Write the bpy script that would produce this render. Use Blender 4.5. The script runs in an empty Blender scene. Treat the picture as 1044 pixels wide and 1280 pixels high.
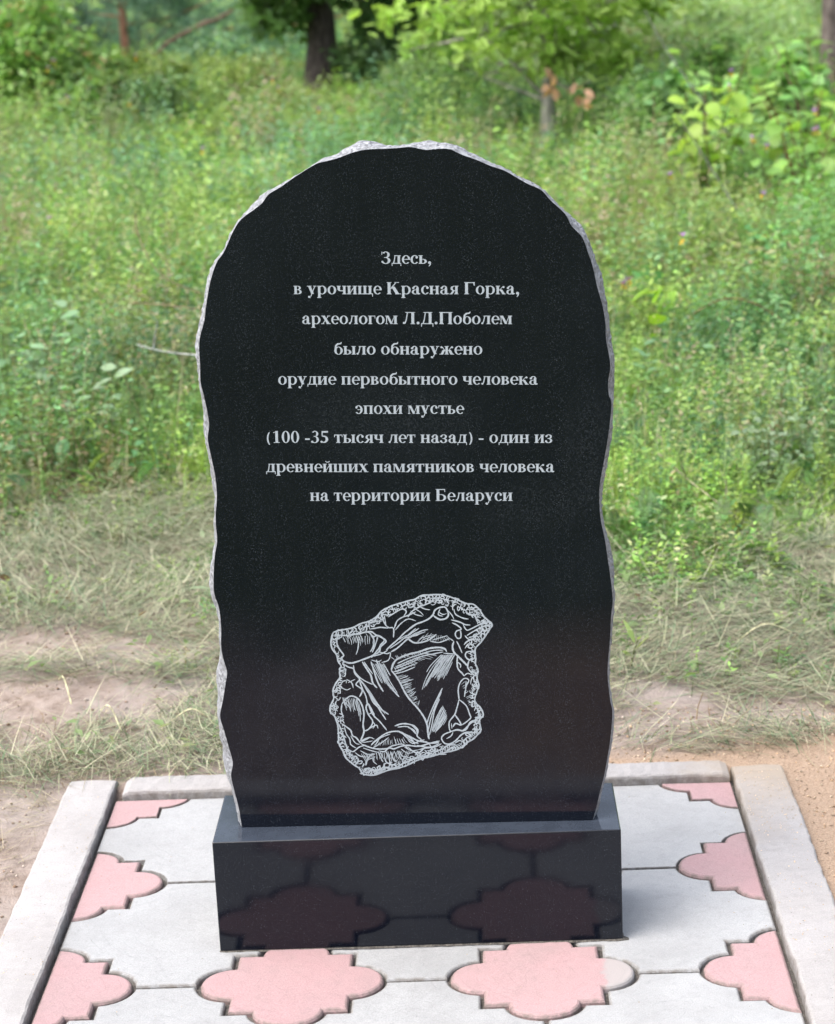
import bpy, math, random
import numpy as np
from mathutils import Vector, Matrix

# ------------------------------------------------------------------ camera, sky, sun, exposure
scene = bpy.context.scene
COL = scene.collection
cam_data = bpy.data.cameras.new('camera')
cam = bpy.data.objects.new('camera', cam_data)
COL.objects.link(cam)
scene.camera = cam
_p, _y, _r = 0.2785, -0.0305, -0.045
_F = Vector((math.sin(_y)*math.cos(_p), math.cos(_y)*math.cos(_p), -math.sin(_p)))
_R = Vector((math.cos(_y), -math.sin(_y), 0))
_U = _R.cross(_F)
_R2 = math.cos(_r)*_R + math.sin(_r)*_U
_U2 = -math.sin(_r)*_R + math.cos(_r)*_U
M = Matrix((( _R2.x, _U2.x, -_F.x, 0.1096), (_R2.y, _U2.y, -_F.y, -2.8149), (_R2.z, _U2.z, -_F.z, 1.4781), (0, 0, 0, 1)))
cam.matrix_world = M
cam_data.sensor_fit = 'VERTICAL'
cam_data.sensor_height = 24.0
cam_data.lens = 2615.6/1280*24.0
cam_data.clip_start = 0.05
cam_data.clip_end = 600
cam_data.dof.use_dof = True
cam_data.dof.focus_distance = 2.98
cam_data.dof.aperture_fstop = 4.8

SUN_EL, SUN_AZ = math.radians(58), math.radians(-118)      # azimuth measured from +Y towards +X
world = bpy.data.worlds.new('World')
scene.world = world
world.use_nodes = True
nt = world.node_tree
nt.nodes.clear()
sky = nt.nodes.new('ShaderNodeTexSky'); sky.sky_type = 'NISHITA'; sky.sun_disc = False
sky.sun_elevation = SUN_EL; sky.sun_rotation = SUN_AZ
sky.air_density = 1.0; sky.dust_density = 6.0; sky.ozone_density = 1.0
bg = nt.nodes.new('ShaderNodeBackground'); bg.inputs['Strength'].default_value = 0.15
wo = nt.nodes.new('ShaderNodeOutputWorld')
hs = nt.nodes.new('ShaderNodeHueSaturation'); hs.inputs['Saturation'].default_value = .62      # thin bright overcast
nt.links.new(sky.outputs[0], hs.inputs['Color']); nt.links.new(hs.outputs[0], bg.inputs[0]); nt.links.new(bg.outputs[0], wo.inputs[0])
sun_d = bpy.data.lights.new('sun', 'SUN'); sun_d.energy = 0.6; sun_d.angle = math.radians(60)
sun_d.color = (1.0, 0.985, 0.96)
sun = bpy.data.objects.new('sun', sun_d); COL.objects.link(sun)
_sd = Vector((math.sin(SUN_AZ)*math.cos(SUN_EL), math.cos(SUN_AZ)*math.cos(SUN_EL), math.sin(SUN_EL)))
sun.rotation_euler = _sd.to_track_quat('Z', 'Y').to_euler()
sun.location = (-4, -3, 8)
vs = scene.view_settings
vs.view_transform = 'Standard'; vs.look = 'None'; vs.gamma = 1.0; vs.use_curve_mapping = False
vs.exposure = 1.5
scene.render.film_transparent = False
scene.cycles.max_bounces = 6
scene.cycles.transparent_max_bounces = 4

rng = np.random.default_rng(11)
rnd = random.Random(5)

# ------------------------------------------------------------------ helpers
def tag(o, label=None, cat=None, group=None, kind=None):
    if label: o['label'] = label
    if cat: o['category'] = cat
    if group: o['group'] = group
    if kind: o['kind'] = kind
    return o

def empty(name, loc, label=None, cat=None, group=None):
    o = bpy.data.objects.new(name, None)
    COL.objects.link(o); o.location = loc; o.empty_display_size = 0.1
    return tag(o, label, cat, group)

def link(name, me, mats=None, parent=None):
    """one mesh object; geometry is given in world coordinates"""
    if mats is not None:
        for m in (mats if isinstance(mats, (list, tuple)) else [mats]):
            me.materials.append(m)
    o = bpy.data.objects.new(name, me); COL.objects.link(o)
    if parent is not None:
        o.parent = parent
        if parent.type == 'EMPTY':
            o.matrix_parent_inverse = Matrix.Translation(-parent.location)
    return o

class Soup:
    """collects triangles and quads with a colour per vertex, builds ONE mesh"""
    def __init__(s): s.v = []; s.c = []; s.q = []; s.t = []; s.n = 0
    def add(s, v, c, quads=None, tris=None):
        v = np.asarray(v, np.float32).reshape(-1, 3)
        c = np.asarray(c, np.float32)
        if c.ndim == 1: c = np.tile(c, (len(v), 1))
        s.v.append(v); s.c.append(c.reshape(-1, 3))
        if quads is not None: s.q.append(np.asarray(quads, np.int32).reshape(-1, 4)+s.n)
        if tris is not None: s.t.append(np.asarray(tris, np.int32).reshape(-1, 3)+s.n)
        s.n += len(v)
    def mesh(s, name, smooth=False):
        me = bpy.data.meshes.new(name)
        v = np.concatenate(s.v); c = np.concatenate(s.c)
        q = np.concatenate(s.q) if s.q else np.zeros((0, 4), np.int32)
        t = np.concatenate(s.t) if s.t else np.zeros((0, 3), np.int32)
        me.vertices.add(len(v)); me.vertices.foreach_set('co', v.ravel())
        nl = q.size+t.size
        me.loops.add(nl); me.loops.foreach_set('vertex_index', np.concatenate([q.ravel(), t.ravel()]))
        me.polygons.add(len(q)+len(t))
        st = np.concatenate([np.arange(len(q))*4, q.size+np.arange(len(t))*3])
        me.polygons.foreach_set('loop_start', st.astype(np.int32))
        if smooth: me.polygons.foreach_set('use_smooth', np.ones(len(q)+len(t), bool))
        me.update(calc_edges=True)
        a = me.attributes.new('Col', 'FLOAT_COLOR', 'POINT')
        c4 = np.ones((len(v), 4), np.float32); c4[:, :3] = np.clip(c, 0, 1)
        a.data.foreach_set('color', c4.ravel())
        return me

def unit(a):
    return a/np.maximum(np.linalg.norm(a, axis=-1, keepdims=True), 1e-9)

def strips(sp, base, head, lean, length, width, droop, col, seg=3, tipcol=None):
    """n curved tapering blades. head = azimuth, lean = angle off vertical at the foot"""
    n = len(base)
    ts = np.linspace(0, 1, seg+1)
    dirx = np.stack([np.cos(head), np.sin(head), np.zeros(n)], 1)
    side = np.stack([-np.sin(head), np.cos(head), np.zeros(n)], 1)
    tw = rng.uniform(-.8, .8, n)[:, None]
    p = np.array(base, float); rows = []
    ang = np.array(lean, float)
    for i, t in enumerate(ts):
        if i:
            p = p + (dirx*np.sin(ang)[:, None]+np.array([0, 0, 1.])*np.cos(ang)[:, None])*(length/seg)[:, None]
            ang = ang+droop/seg
        w = (width*(1-t)**.6*.5)[:, None]
        if i < seg:
            sd = unit(side+tw*dirx*.6)
            rows += [p-sd*w, p+sd*w]
        else: rows += [p]
    V = np.stack(rows, 1)                       # n, 2*seg+1, 3
    k = 2*seg+1
    C = np.repeat(col[:, None, :], k, 1)
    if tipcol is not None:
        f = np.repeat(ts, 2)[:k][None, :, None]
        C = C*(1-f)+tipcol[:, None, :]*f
    off = (np.arange(n)*k)[:, None, None]
    q = np.array([[2*i, 2*i+1, 2*i+3, 2*i+2] for i in range(seg-1)]).reshape(-1, 4)
    t = np.array([[2*seg-2, 2*seg-1, 2*seg]])
    sp.add(V, C, (q[None]+off).reshape(-1, 4) if len(q) else None, (t[None]+off).reshape(-1, 3))

def leaves(sp, pos, d, nrm, length, width, col, fold=.25, big=False, lobed=False):
    """folded leaves: 2 triangles each, or 8 when big"""
    n = len(pos); d = unit(d); s = unit(np.cross(d, nrm)); u = np.cross(s, d)
    L = np.asarray(length).reshape(-1, 1); W = np.asarray(width).reshape(-1, 1)*.5
    if lobed:                                   # oak leaf: three lobes a side
        prof = ((.10, .22), (.28, .80), (.38, .42), (.55, 1.0), (.66, .50), (.82, .72))
        V = [pos]+[pos+d*L*f-u*L*.08*f*f for f, _ in prof]+[pos+d*L-u*L*.12]
        for sg in (-1, 1):
            for f, w in prof: V.append(pos+d*L*(f+.05*(w > .6))+s*sg*W*w+u*(W*w*fold-L*.08*f*f))
        V = np.stack(V, 1); k = 20; t = []
        for o in (8, 14):
            t.append([0, 1, o])
            for i in range(5): t += [[i+1, o+i, i+2], [o+i, o+i+1, i+2]]
            t.append([6, o+5, 7])
        t = np.array(t)
    elif not big:
        a = pos; b = pos+d*L*.45-s*W+u*W*fold; c = pos+d*L-u*L*.12; e = pos+d*L*.45+s*W+u*W*fold
        V = np.stack([a, b, c, e], 1); k = 4; t = np.array([[0, 1, 2], [0, 2, 3]])
    else:
        V = [pos, pos+d*L*.35+u*L*.03, pos+d*L*.7+u*L*.01, pos+d*L-u*L*.12]
        for sg in (-1, 1):
            for f, w in ((.12, .62), (.42, 1.0), (.75, .72)):
                V.append(pos+d*L*f+s*sg*W*w+u*(W*w*fold-L*.08*f*f))
        V = np.stack(V, 1); k = 10
        t = np.array([[0, 4, 1], [4, 5, 1], [5, 2, 1], [5, 6, 2], [6, 3, 2], [0, 1, 7], [7, 1, 8], [8, 1, 2], [8, 2, 9], [9, 2, 3]])
    C = np.repeat(col[:, None, :], k, 1)
    sp.add(V, C, None, (t[None]+(np.arange(n)*k)[:, None, None]).reshape(-1, 3))

def tube(sp, pts, rad, col, sides=6, bump=0.0):
    pts = np.asarray(pts, float); m = len(pts); rad = np.broadcast_to(np.asarray(rad, float), (m,))
    tg = np.gradient(pts, axis=0); tg = unit(tg)
    ref = np.array([0, 0, 1.]) if abs(tg[0][2]) < .8 else np.array([1., 0, 0])
    a = unit(np.cross(tg, ref)); b = np.cross(tg, a)
    th = np.linspace(0, 2*np.pi, sides, endpoint=False)
    V = pts[:, None]+(a[:, None]*np.cos(th)[None, :, None]+b[:, None]*np.sin(th)[None, :, None])*rad[:, None, None]*(1+bump*rng.uniform(-1, 1, (m, sides, 1)))
    q = [[i*sides+j, i*sides+(j+1) % sides, (i+1)*sides+(j+1) % sides, (i+1)*sides+j] for i in range(m-1) for j in range(sides)]
    col = np.asarray(col, float)
    c = np.clip(col[None]*rng.uniform(.75, 1.25, (m*sides, 1)), 0, 1)
    sp.add(V, c, q)

def wave(x, y, f, s=0.0):
    """smooth pseudo-noise 0..1"""
    v = np.zeros_like(x, dtype=float); a = 1.0; tot = 0
    for i in range(4):
        k = f*(1.9**i); ph = s*7.1+i*2.7
        v += a*(np.sin(k*x+1.7*np.sin(k*.7*y+ph)+ph)*np.cos(k*1.1*y+1.3*np.sin(k*.6*x-ph)+ph*1.3)); tot += a; a *= .6
    return .5+.5*v/tot*1.3

# ------------------------------------------------------------------ materials
def newmat(name):
    m = bpy.data.materials.new(name); m.use_nodes = True
    n = m.node_tree; b = n.nodes['Principled BSDF']; return m, n, b
def nd(n, t, **kw):
    x = n.nodes.new(t)
    for k, v in kw.items():
        if k in x.inputs: x.inputs[k].default_value = v
        else: setattr(x, k, v)
    return x
def noise(n, scale, detail=4, rough=.6, coord=None):
    x = nd(n, 'ShaderNodeTexNoise'); x.inputs['Scale'].default_value = scale
    x.inputs['Detail'].default_value = detail; x.inputs['Roughness'].default_value = rough
    if coord is not None: n.links.new(coord, x.inputs['Vector'])
    return x
def ramp(n, src, stops):
    r = n.nodes.new('ShaderNodeValToRGB'); e = r.color_ramp.elements
    while len(e) < len(stops): e.new(.5)
    for el, (p, c) in zip(e, stops):
        el.position = p; el.color = (c if len(c) == 4 else (*c, 1)) if hasattr(c, '__len__') else (c, c, c, 1)
    n.links.new(src, r.inputs[0]); return r
def mix(n, f, a, b, mode='MIX'):
    x = n.nodes.new('ShaderNodeMix'); x.data_type = 'RGBA'; x.blend_type = mode
    for i, v in ((0, f), (6, a), (7, b)):
        if isinstance(v, bpy.types.NodeSocket): n.links.new(v, x.inputs[i])
        elif i == 0: x.inputs[0].default_value = v
        else: x.inputs[i].default_value = (*v, 1) if len(v) == 3 else v
    return x.outputs[2]
def math_(n, op, a, b=None, c=None, clamp=False):
    x = n.nodes.new('ShaderNodeMath'); x.operation = op; x.use_clamp = clamp
    for i, v in enumerate((a, b, c)):
        if v is None: continue
        if isinstance(v, bpy.types.NodeSocket): n.links.new(v, x.inputs[i])
        else: x.inputs[i].default_value = v
    return x.outputs[0]
def bump(n, h, b, strength=.3, dist=.002):
    x = n.nodes.new('ShaderNodeBump'); x.inputs['Strength'].default_value = strength; x.inputs['Distance'].default_value = dist
    n.links.new(h, x.inputs['Height']); n.links.new(x.outputs[0], b.inputs['Normal']); return x
def pos(n):
    return n.nodes.new('ShaderNodeNewGeometry').outputs['Position']

def plant_mat(name, trans=.35, rough=.55, gloss=.3):
    m, n, b = newmat(name)
    at = nd(n, 'ShaderNodeAttribute'); at.attribute_name = 'Col'
    b.inputs['Roughness'].default_value = rough
    b.inputs['Specular IOR Level'].default_value = gloss
    n.links.new(at.outputs['Color'], b.inputs['Base Color'])
    if trans > 0:
        tr = nd(n, 'ShaderNodeBsdfTranslucent')
        c2 = mix(n, 1.0, at.outputs['Color'], (1.3, 1.35, .75), 'MULTIPLY')
        n.links.new(c2, tr.inputs['Color'])
        mx = nd(n, 'ShaderNodeMixShader'); mx.inputs[0].default_value = trans
        n.links.new(b.outputs[0], mx.inputs[1]); n.links.new(tr.outputs[0], mx.inputs[2])
        n.links.new(mx.outputs[0], n.nodes['Material Output'].inputs[0])
    return m
M_LEAF = plant_mat('leaf', .40, .46, .45)
M_HAY = plant_mat('hay', .2, .7, .15)
M_BARK = plant_mat('bark', 0, .9, .1)
_n = M_BARK.node_tree; _b = _n.nodes['Principled BSDF']; _P = pos(_n)
_mp = nd(_n, 'ShaderNodeMapping'); _mp.inputs['Scale'].default_value = (1, 1, .25); _n.links.new(_P, _mp.inputs['Vector'])
_nz = noise(_n, 45, 5, .7, _mp.outputs[0])
_c = mix(_n, 1.0, _b.inputs['Base Color'].links[0].from_socket, ramp(_n, _nz.outputs[0], [(.35, .45), (.65, 1.5)]).outputs[0], 'MULTIPLY')
_n.links.new(_c, _b.inputs['Base Color']); bump(_n, _nz.outputs[0], _b, .8, .02)
M_PETAL = plant_mat('petal', .3, .6, .2)

# polished black granite with fine speckle, dust, and a sky sheen painted on top faces
M_GRANITE, n, b = newmat('black_granite')
P = pos(n)
sp1 = nd(n, 'ShaderNodeTexVoronoi'); sp1.inputs['Scale'].default_value = 330; n.links.new(P, sp1.inputs['Vector'])
big = noise(n, 11, 4, .6, P); mid = noise(n, 60, 3, .6, P); fine = noise(n, 700, 2, .5, P)
grain = ramp(n, fine.outputs[0], [(.35, (.0009, .0018, .0050)), (.7, (.0022, .0040, .0095))])
speck = ramp(n, sp1.outputs['Distance'], [(.0, 1.0), (.26, 0.0)])
spsel = ramp(n, sp1.outputs['Color'], [(.66, 0.0), (.95, 1.0)])
dust = ramp(n, big.outputs[0], [(.40, .4), (.7, 1.0)])
dust2 = ramp(n, mid.outputs[0], [(.42, .35), (.66, 1.0)])
f = math_(n, 'MULTIPLY', math_(n, 'MULTIPLY', speck.outputs[0], spsel.outputs[0]), math_(n, 'MULTIPLY', dust.outputs[0], dust2.outputs[0]))
c = mix(n, math_(n, 'MULTIPLY', f, 1.0), grain.outputs[0], (.17, .19, .21))
# a few larger smears of dust right of the lettering
def smear(cx, cz, rx, rz):
    s = nd(n, 'ShaderNodeSeparateXYZ'); n.links.new(P, s.inputs[0])
    a = math_(n, 'DIVIDE', math_(n, 'SUBTRACT', s.outputs[0], cx), rx); d = math_(n, 'DIVIDE', math_(n, 'SUBTRACT', s.outputs[2], cz), rz)
    r2 = math_(n, 'ADD', math_(n, 'MULTIPLY', a, a), math_(n, 'MULTIPLY', d, d))
    return math_(n, 'SUBTRACT', 1.0, r2, clamp=True)
sm = math_(n, 'ADD', math_(n, 'ADD', smear(.19, .665, .10, .05), smear(.06, .80, .05, .035)), math_(n, 'ADD', smear(.27, .75, .05, .10), smear(-.02, .80, .16, .08)), clamp=True)
smn = math_(n, 'MULTIPLY', sm, ramp(n, noise(n, 300, 3, .7, P).outputs[0], [(.45, 0.0), (.75, 1.0)]).outputs[0])
c = mix(n, math_(n, 'MULTIPLY', smn, .11), c, (.13, .15, .17))
film = ramp(n, noise(n, 4.5, 5, .65, P).outputs[0], [(.42, 0.0), (.75, 1.0)])
c = mix(n, math_(n, 'MULTIPLY', film.outputs[0], .35), c, (.008, .011, .017))
fl = nd(n, 'ShaderNodeTexNoise'); fl.inputs['Scale'].default_value = 900; n.links.new(P, fl.inputs['Vector'])
c = mix(n, math_(n, 'MULTIPLY', ramp(n, fl.outputs[0], [(.63, 0.0), (.74, 1.0)]).outputs[0], .55), c, (.085, .10, .12))
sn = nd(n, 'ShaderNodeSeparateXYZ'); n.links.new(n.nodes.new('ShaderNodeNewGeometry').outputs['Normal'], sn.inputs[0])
up = ramp(n, sn.outputs[2], [(.7, 0.0), (.95, 1.0)])      # bright sky reflection on the plinth ledge, painted into upward faces as pale blue
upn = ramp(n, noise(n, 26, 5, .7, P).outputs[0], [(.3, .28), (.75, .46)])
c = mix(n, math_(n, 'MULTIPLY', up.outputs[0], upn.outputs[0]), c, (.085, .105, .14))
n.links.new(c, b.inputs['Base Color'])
b.inputs['Roughness'].default_value = .09
b.inputs['Specular IOR Level'].default_value = .40
rr = ramp(n, big.outputs[0], [(.3, .06), (.75, .16)])
n.links.new(rr.outputs[0], b.inputs['Roughness'])

# hammered, unpolished rim of the slab
M_RIM, n, b = newmat('rough_granite')
P = pos(n)
v = nd(n, 'ShaderNodeTexVoronoi'); v.inputs['Scale'].default_value = 260; n.links.new(P, v.inputs['Vector'])
nz = noise(n, 120, 4, .7, P)
c = mix(n, ramp(n, v.outputs['Color'], [(.2, 0.0), (.9, 1.0)]).outputs[0], (.10, .105, .115), (.31, .325, .35))
c = mix(n, ramp(n, nz.outputs[0], [(.35, .0), (.7, .6)]).outputs[0], c, (.25, .26, .28))
n.links.new(c, b.inputs['Base Color']); b.inputs['Roughness'].default_value = .8
bump(n, nz.outputs[0], b, .9, .004)

M_ETCH, n, b = newmat('etched_stone')
P = pos(n)
c = ramp(n, noise(n, 900, 2, .6, P).outputs[0], [(.3, (.23, .27, .30)), (.7, (.38, .425, .465))])
n.links.new(c.outputs[0], b.inputs['Base Color']); b.inputs['Roughness'].default_value = .85

def concrete(name, base, dark, rough=.85, worn=None, relief=None):
    m, n, b = newmat(name)
    P = pos(n)
    a = noise(n, 9, 5, .65, P); g = noise(n, 500, 2, .6, P); s = noise(n, 45, 4, .7, P)
    oi = nd(n, 'ShaderNodeObjectInfo')
    c = mix(n, ramp(n, a.outputs[0], [(.35, 0.0), (.75, .55)]).outputs[0], base, dark)
    c = mix(n, ramp(n, s.outputs[0], [(.5, 0.0), (.8, .35)]).outputs[0], c, tuple(x*.72 for x in dark))
    c = mix(n, .30, c, g.outputs[0], 'OVERLAY')
    st = noise(n, 4.2, 6, .75, P); c = mix(n, ramp(n, st.outputs[0], [(.48, 0.0), (.78, .5)]).outputs[0], c, tuple(x*.78 for x in dark))
    pt = nd(n, 'ShaderNodeTexVoronoi'); pt.inputs['Scale'].default_value = 170; n.links.new(P, pt.inputs['Vector'])
    c = mix(n, math_(n, 'MULTIPLY', ramp(n, pt.outputs['Distance'], [(.05, 1.0), (.12, 0.0)]).outputs[0], ramp(n, s.outputs[0], [(.52, 0.0), (.6, .5)]).outputs[0]), c, tuple(x*.5 for x in dark))
    hsv = nd(n, 'ShaderNodeHueSaturation'); n.links.new(c, hsv.inputs['Color'])
    n.links.new(math_(n, 'MULTIPLY_ADD', oi.outputs['Random'], .12, .94), hsv.inputs['Value'])
    c = hsv.outputs[0]
    # dirt gathered along the edges: shared attribute written by the builder
    at = nd(n, 'ShaderNodeAttribute'); at.attribute_name = 'Dirt'
    dm = math_(n, 'MULTIPLY', at.outputs['Fac'], ramp(n, noise(n, 70, 4, .7, P).outputs[0], [(.35, .15), (.62, 1.0)]).outputs[0], clamp=True)
    c = mix(n, math_(n, 'MULTIPLY', dm, .85), c, (.13, .115, .10))
    if name.startswith('kerb'):
        s3 = nd(n, 'ShaderNodeSeparateXYZ'); n.links.new(P, s3.inputs[0])
        w = math_(n, 'MULTIPLY', ramp(n, math_(n, 'ADD', s3.outputs[0], math_(n, 'MULTIPLY', math_(n, 'SUBTRACT', s.outputs[0], .5), .12)), [(.42, 0.0), (.56, 1.0)]).outputs[0], ramp(n, math_(n, 'ADD', s3.outputs[1], math_(n, 'MULTIPLY', a.outputs[0], .3)), [(.45, 0.0), (.75, .75)]).outputs[0])
        c = mix(n, w, c, (.30, .245, .185))
        pores = nd(n, 'ShaderNodeTexVoronoi'); pores.inputs['Scale'].default_value = 95; n.links.new(P, pores.inputs['Vector'])
        c = mix(n, math_(n, 'MULTIPLY', ramp(n, pores.outputs['Distance'], [(.06, 1.0), (.14, 0.0)]).outputs[0], ramp(n, s.outputs[0], [(.5, 0.0), (.56, .75)]).outputs[0]), c, (.08, .07, .06))
    if worn is not None:
        s2 = nd(n, 'ShaderNodeSeparateXYZ'); n.links.new(P, s2.inputs[0])
        e = math_(n, 'ADD', s2.outputs[0], math_(n, 'MULTIPLY', math_(n, 'SUBTRACT', s.outputs[0], .5), .03))
        w = math_(n, 'MULTIPLY', ramp(n, math_(n, 'SUBTRACT', e, worn[0]), [(0, 0.0), (.006, 1.0)]).outputs[0], math_(n, 'LESS_THAN', s2.outputs[0], worn[1]))
        c = mix(n, math_(n, 'MULTIPLY', w, .8), c, (.30, .295, .29))
    n.links.new(c, b.inputs['Base Color']); b.inputs['Roughness'].default_value = rough
    b.inputs['Specular IOR Level'].default_value = .25
    h = math_(n, 'ADD', math_(n, 'MULTIPLY', s.outputs[0], .6), math_(n, 'MULTIPLY', g.outputs[0], .4))
    if relief:
        # cast-in ornament: rings and scrolls repeated on the paver lattice
        sx = nd(n, 'ShaderNodeSeparateXYZ'); n.links.new(P, sx.inputs[0])
        def cell(v, o, p): return math_(n, 'SUBTRACT', math_(n, 'FRACT', math_(n, 'DIVIDE', math_(n, 'SUBTRACT', v, o-p/2), p)), .5)
        ux, uy = cell(sx.outputs[0], relief[0], relief[2]), cell(sx.outputs[1], relief[1], relief[3])
        ax, ay = math_(n, 'ABSOLUTE', ux), math_(n, 'ABSOLUTE', uy)
        rr_ = math_(n, 'SQRT', math_(n, 'ADD', math_(n, 'MULTIPLY', ux, ux), math_(n, 'MULTIPLY', uy, uy)))
        w1 = math_(n, 'ABSOLUTE', math_(n, 'SINE', math_(n, 'MULTIPLY', math_(n, 'ADD', rr_, math_(n, 'MULTIPLY', ax, ay)), 48.0)))
        w2 = math_(n, 'ABSOLUTE', math_(n, 'SINE', math_(n, 'ADD', math_(n, 'MULTIPLY', ax, 34.0), math_(n, 'SINE', math_(n, 'MULTIPLY', ay, 30.0)))))
        g_ = math_(n, 'MULTIPLY', math_(n, 'LESS_THAN', math_(n, 'MINIMUM', w1, w2), .13), -1.0)
        h = math_(n, 'ADD', math_(n, 'MULTIPLY', h, .8), math_(n, 'MULTIPLY', g_, ramp(n, a.outputs[0], [(.35, .25), (.6, .8)]).outputs[0]))
    bump(n, h, b, .7 if relief else .5, .003 if relief else .0025)
    return m
M_GREYPAVE = concrete('pale_concrete', (.31, .318, .324), (.255, .26, .264), relief=(-.0047, .072, .3639, .34))
M_PINK = concrete('pink_concrete', (.345, .225, .232), (.315, .24, .24), worn=(.263, .33), relief=(-.1866, -.098, .3639, .34))
M_KERB = concrete('kerb_concrete', (.305, .298, .298), (.25, .238, .232))

# soil, sand and far meadow, all on one sheet
M_GROUND, n, b = newmat('ground')
P = pos(n)
s = nd(n, 'ShaderNodeSeparateXYZ'); n.links.new(P, s.inputs[0]); X, Y = s.outputs[0], s.outputs[1]
n1 = noise(n, 3.2, 5, .6, P); n2 = noise(n, 25, 5, .7, P); n3 = noise(n, 260, 3, .7, P); n4 = noise(n, .35, 3, .5, P)
soil = ramp(n, n2.outputs[0], [(.3, (.12, .09, .072)), (.5, (.235, .19, .162)), (.72, (.31, .265, .238))]).outputs[0]
soil = mix(n, ramp(n, n1.outputs[0], [(.45, 0.0), (.65, .7)]).outputs[0], soil, (.29, .255, .238))
sand = ramp(n, n3.outputs[0], [(.3, (.19, .13, .09)), (.5, (.325, .24, .175)), (.75, (.41, .32, .245))]).outputs[0]
sand = mix(n, ramp(n, n2.outputs[0], [(.55, 0.0), (.8, .5)]).outputs[0], sand, (.22, .16, .115))
wob = math_(n, 'MULTIPLY', math_(n, 'SUBTRACT', n1.outputs[0], .5), .5)
Yw = math_(n, 'ADD', Y, wob)
# sand lies right of the slab, in front of the pad, and under the back kerb
fs = math_(n, 'MULTIPLY', ramp(n, math_(n, 'ADD', X, wob), [(.05, 0.0), (.2, 1.0)]).outputs[0], ramp(n, Yw, [(.68, 1.0), (.80, 0.0)]).outputs[0])
near = mix(n, fs, soil, sand)
mead = ramp(n, n2.outputs[0], [(.3, (.04, .055, .015)), (.55, (.08, .10, .03)), (.75, (.14, .13, .06))]).outputs[0]
field = ramp(n, n1.outputs[0], [(.3, (.14, .24, .05)), (.7, (.24, .34, .10))]).outputs[0]
fm = ramp(n, math_(n, 'MULTIPLY', Yw, .1), [(.19, 0.0), (.25, 1.0)]).outputs[0]
fm = math_(n, 'MAXIMUM', fm, ramp(n, math_(n, 'MULTIPLY', Yw, -.1), [(.105, 0.0), (.15, 1.0)]).outputs[0])
c = mix(n, fm, near, mead)
ff = math_(n, 'GREATER_THAN', math_(n, 'ADD', Y, math_(n, 'MULTIPLY', X, .8)), 24.0)
c = mix(n, ff, c, field)
n.links.new(c, b.inputs['Base Color']); b.inputs['Roughness'].default_value = .95
b.inputs['Specular IOR Level'].default_value = .1
h = math_(n, 'ADD', math_(n, 'MULTIPLY', n2.outputs[0], .7), math_(n, 'MULTIPLY', n3.outputs[0], .3))
bump(n, h, b, .8, .012)

M_JOINT, n, b = newmat('joint_sand')
P = pos(n)
c = ramp(n, noise(n, 180, 4, .7, P).outputs[0], [(.3, (.05, .045, .04)), (.55, (.11, .10, .09)), (.75, (.19, .17, .155))])
n.links.new(c.outputs[0], b.inputs['Base Color']); b.inputs['Roughness'].default_value = 1
bump(n, noise(n, 300, 3, .7, P).outputs[0], b, .8, .004)

# ------------------------------------------------------------------ ground sheet
def axis(lo, hi, a, b_, step, far):
    core = np.arange(a, b_+1e-6, step)
    up = [core[-1]]; st = step
    while up[-1] < hi: st *= 1.22; up.append(up[-1]+st)
    dn = [core[0]]; st = step
    while dn[-1] > lo: st *= 1.22; dn.append(dn[-1]-st)
    return np.array(dn[1:][::-1]+list(core)+up[1:])
gx = axis(-260, 260, -1.7, 1.7, .022, 0); gy = axis(-260, 300, -1.3, 3.2, .022, 0)
GX, GY = np.meshgrid(gx, gy)
def ground_z(x, y):
    x = np.asarray(x, float); y = np.asarray(y, float)
    z = (wave(x, y, 2.1, 1)-.5)*.05+(wave(x, y, 9, 2)-.5)*.022+(wave(x, y, 31, 3)-.5)*.009
    amp = np.clip((np.maximum(np.abs(x)-.66, np.maximum(y-.64, -.56-y))+.02)/.35, 0, 1)
    far = np.clip((np.hypot(x, y)-20)/60, 0, 1)
    z = z*(.12+.88*amp)*(1+far*3)+.004
    inside = (x > -.60) & (x < .58) & (y > -.50) & (y < .60)
    return np.where(inside, -.05, z)
GZ = ground_z(GX, GY)
sp = Soup()
ny, nx = GX.shape
idx = np.arange(nx*ny).reshape(ny, nx)
sp.add(np.stack([GX, GY, GZ], -1), (.3, .3, .3), np.stack([idx[:-1, :-1], idx[:-1, 1:], idx[1:, 1:], idx[1:, :-1]], -1))
tag(link('ground', sp.mesh('ground', True), M_GROUND), kind='structure')

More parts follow.
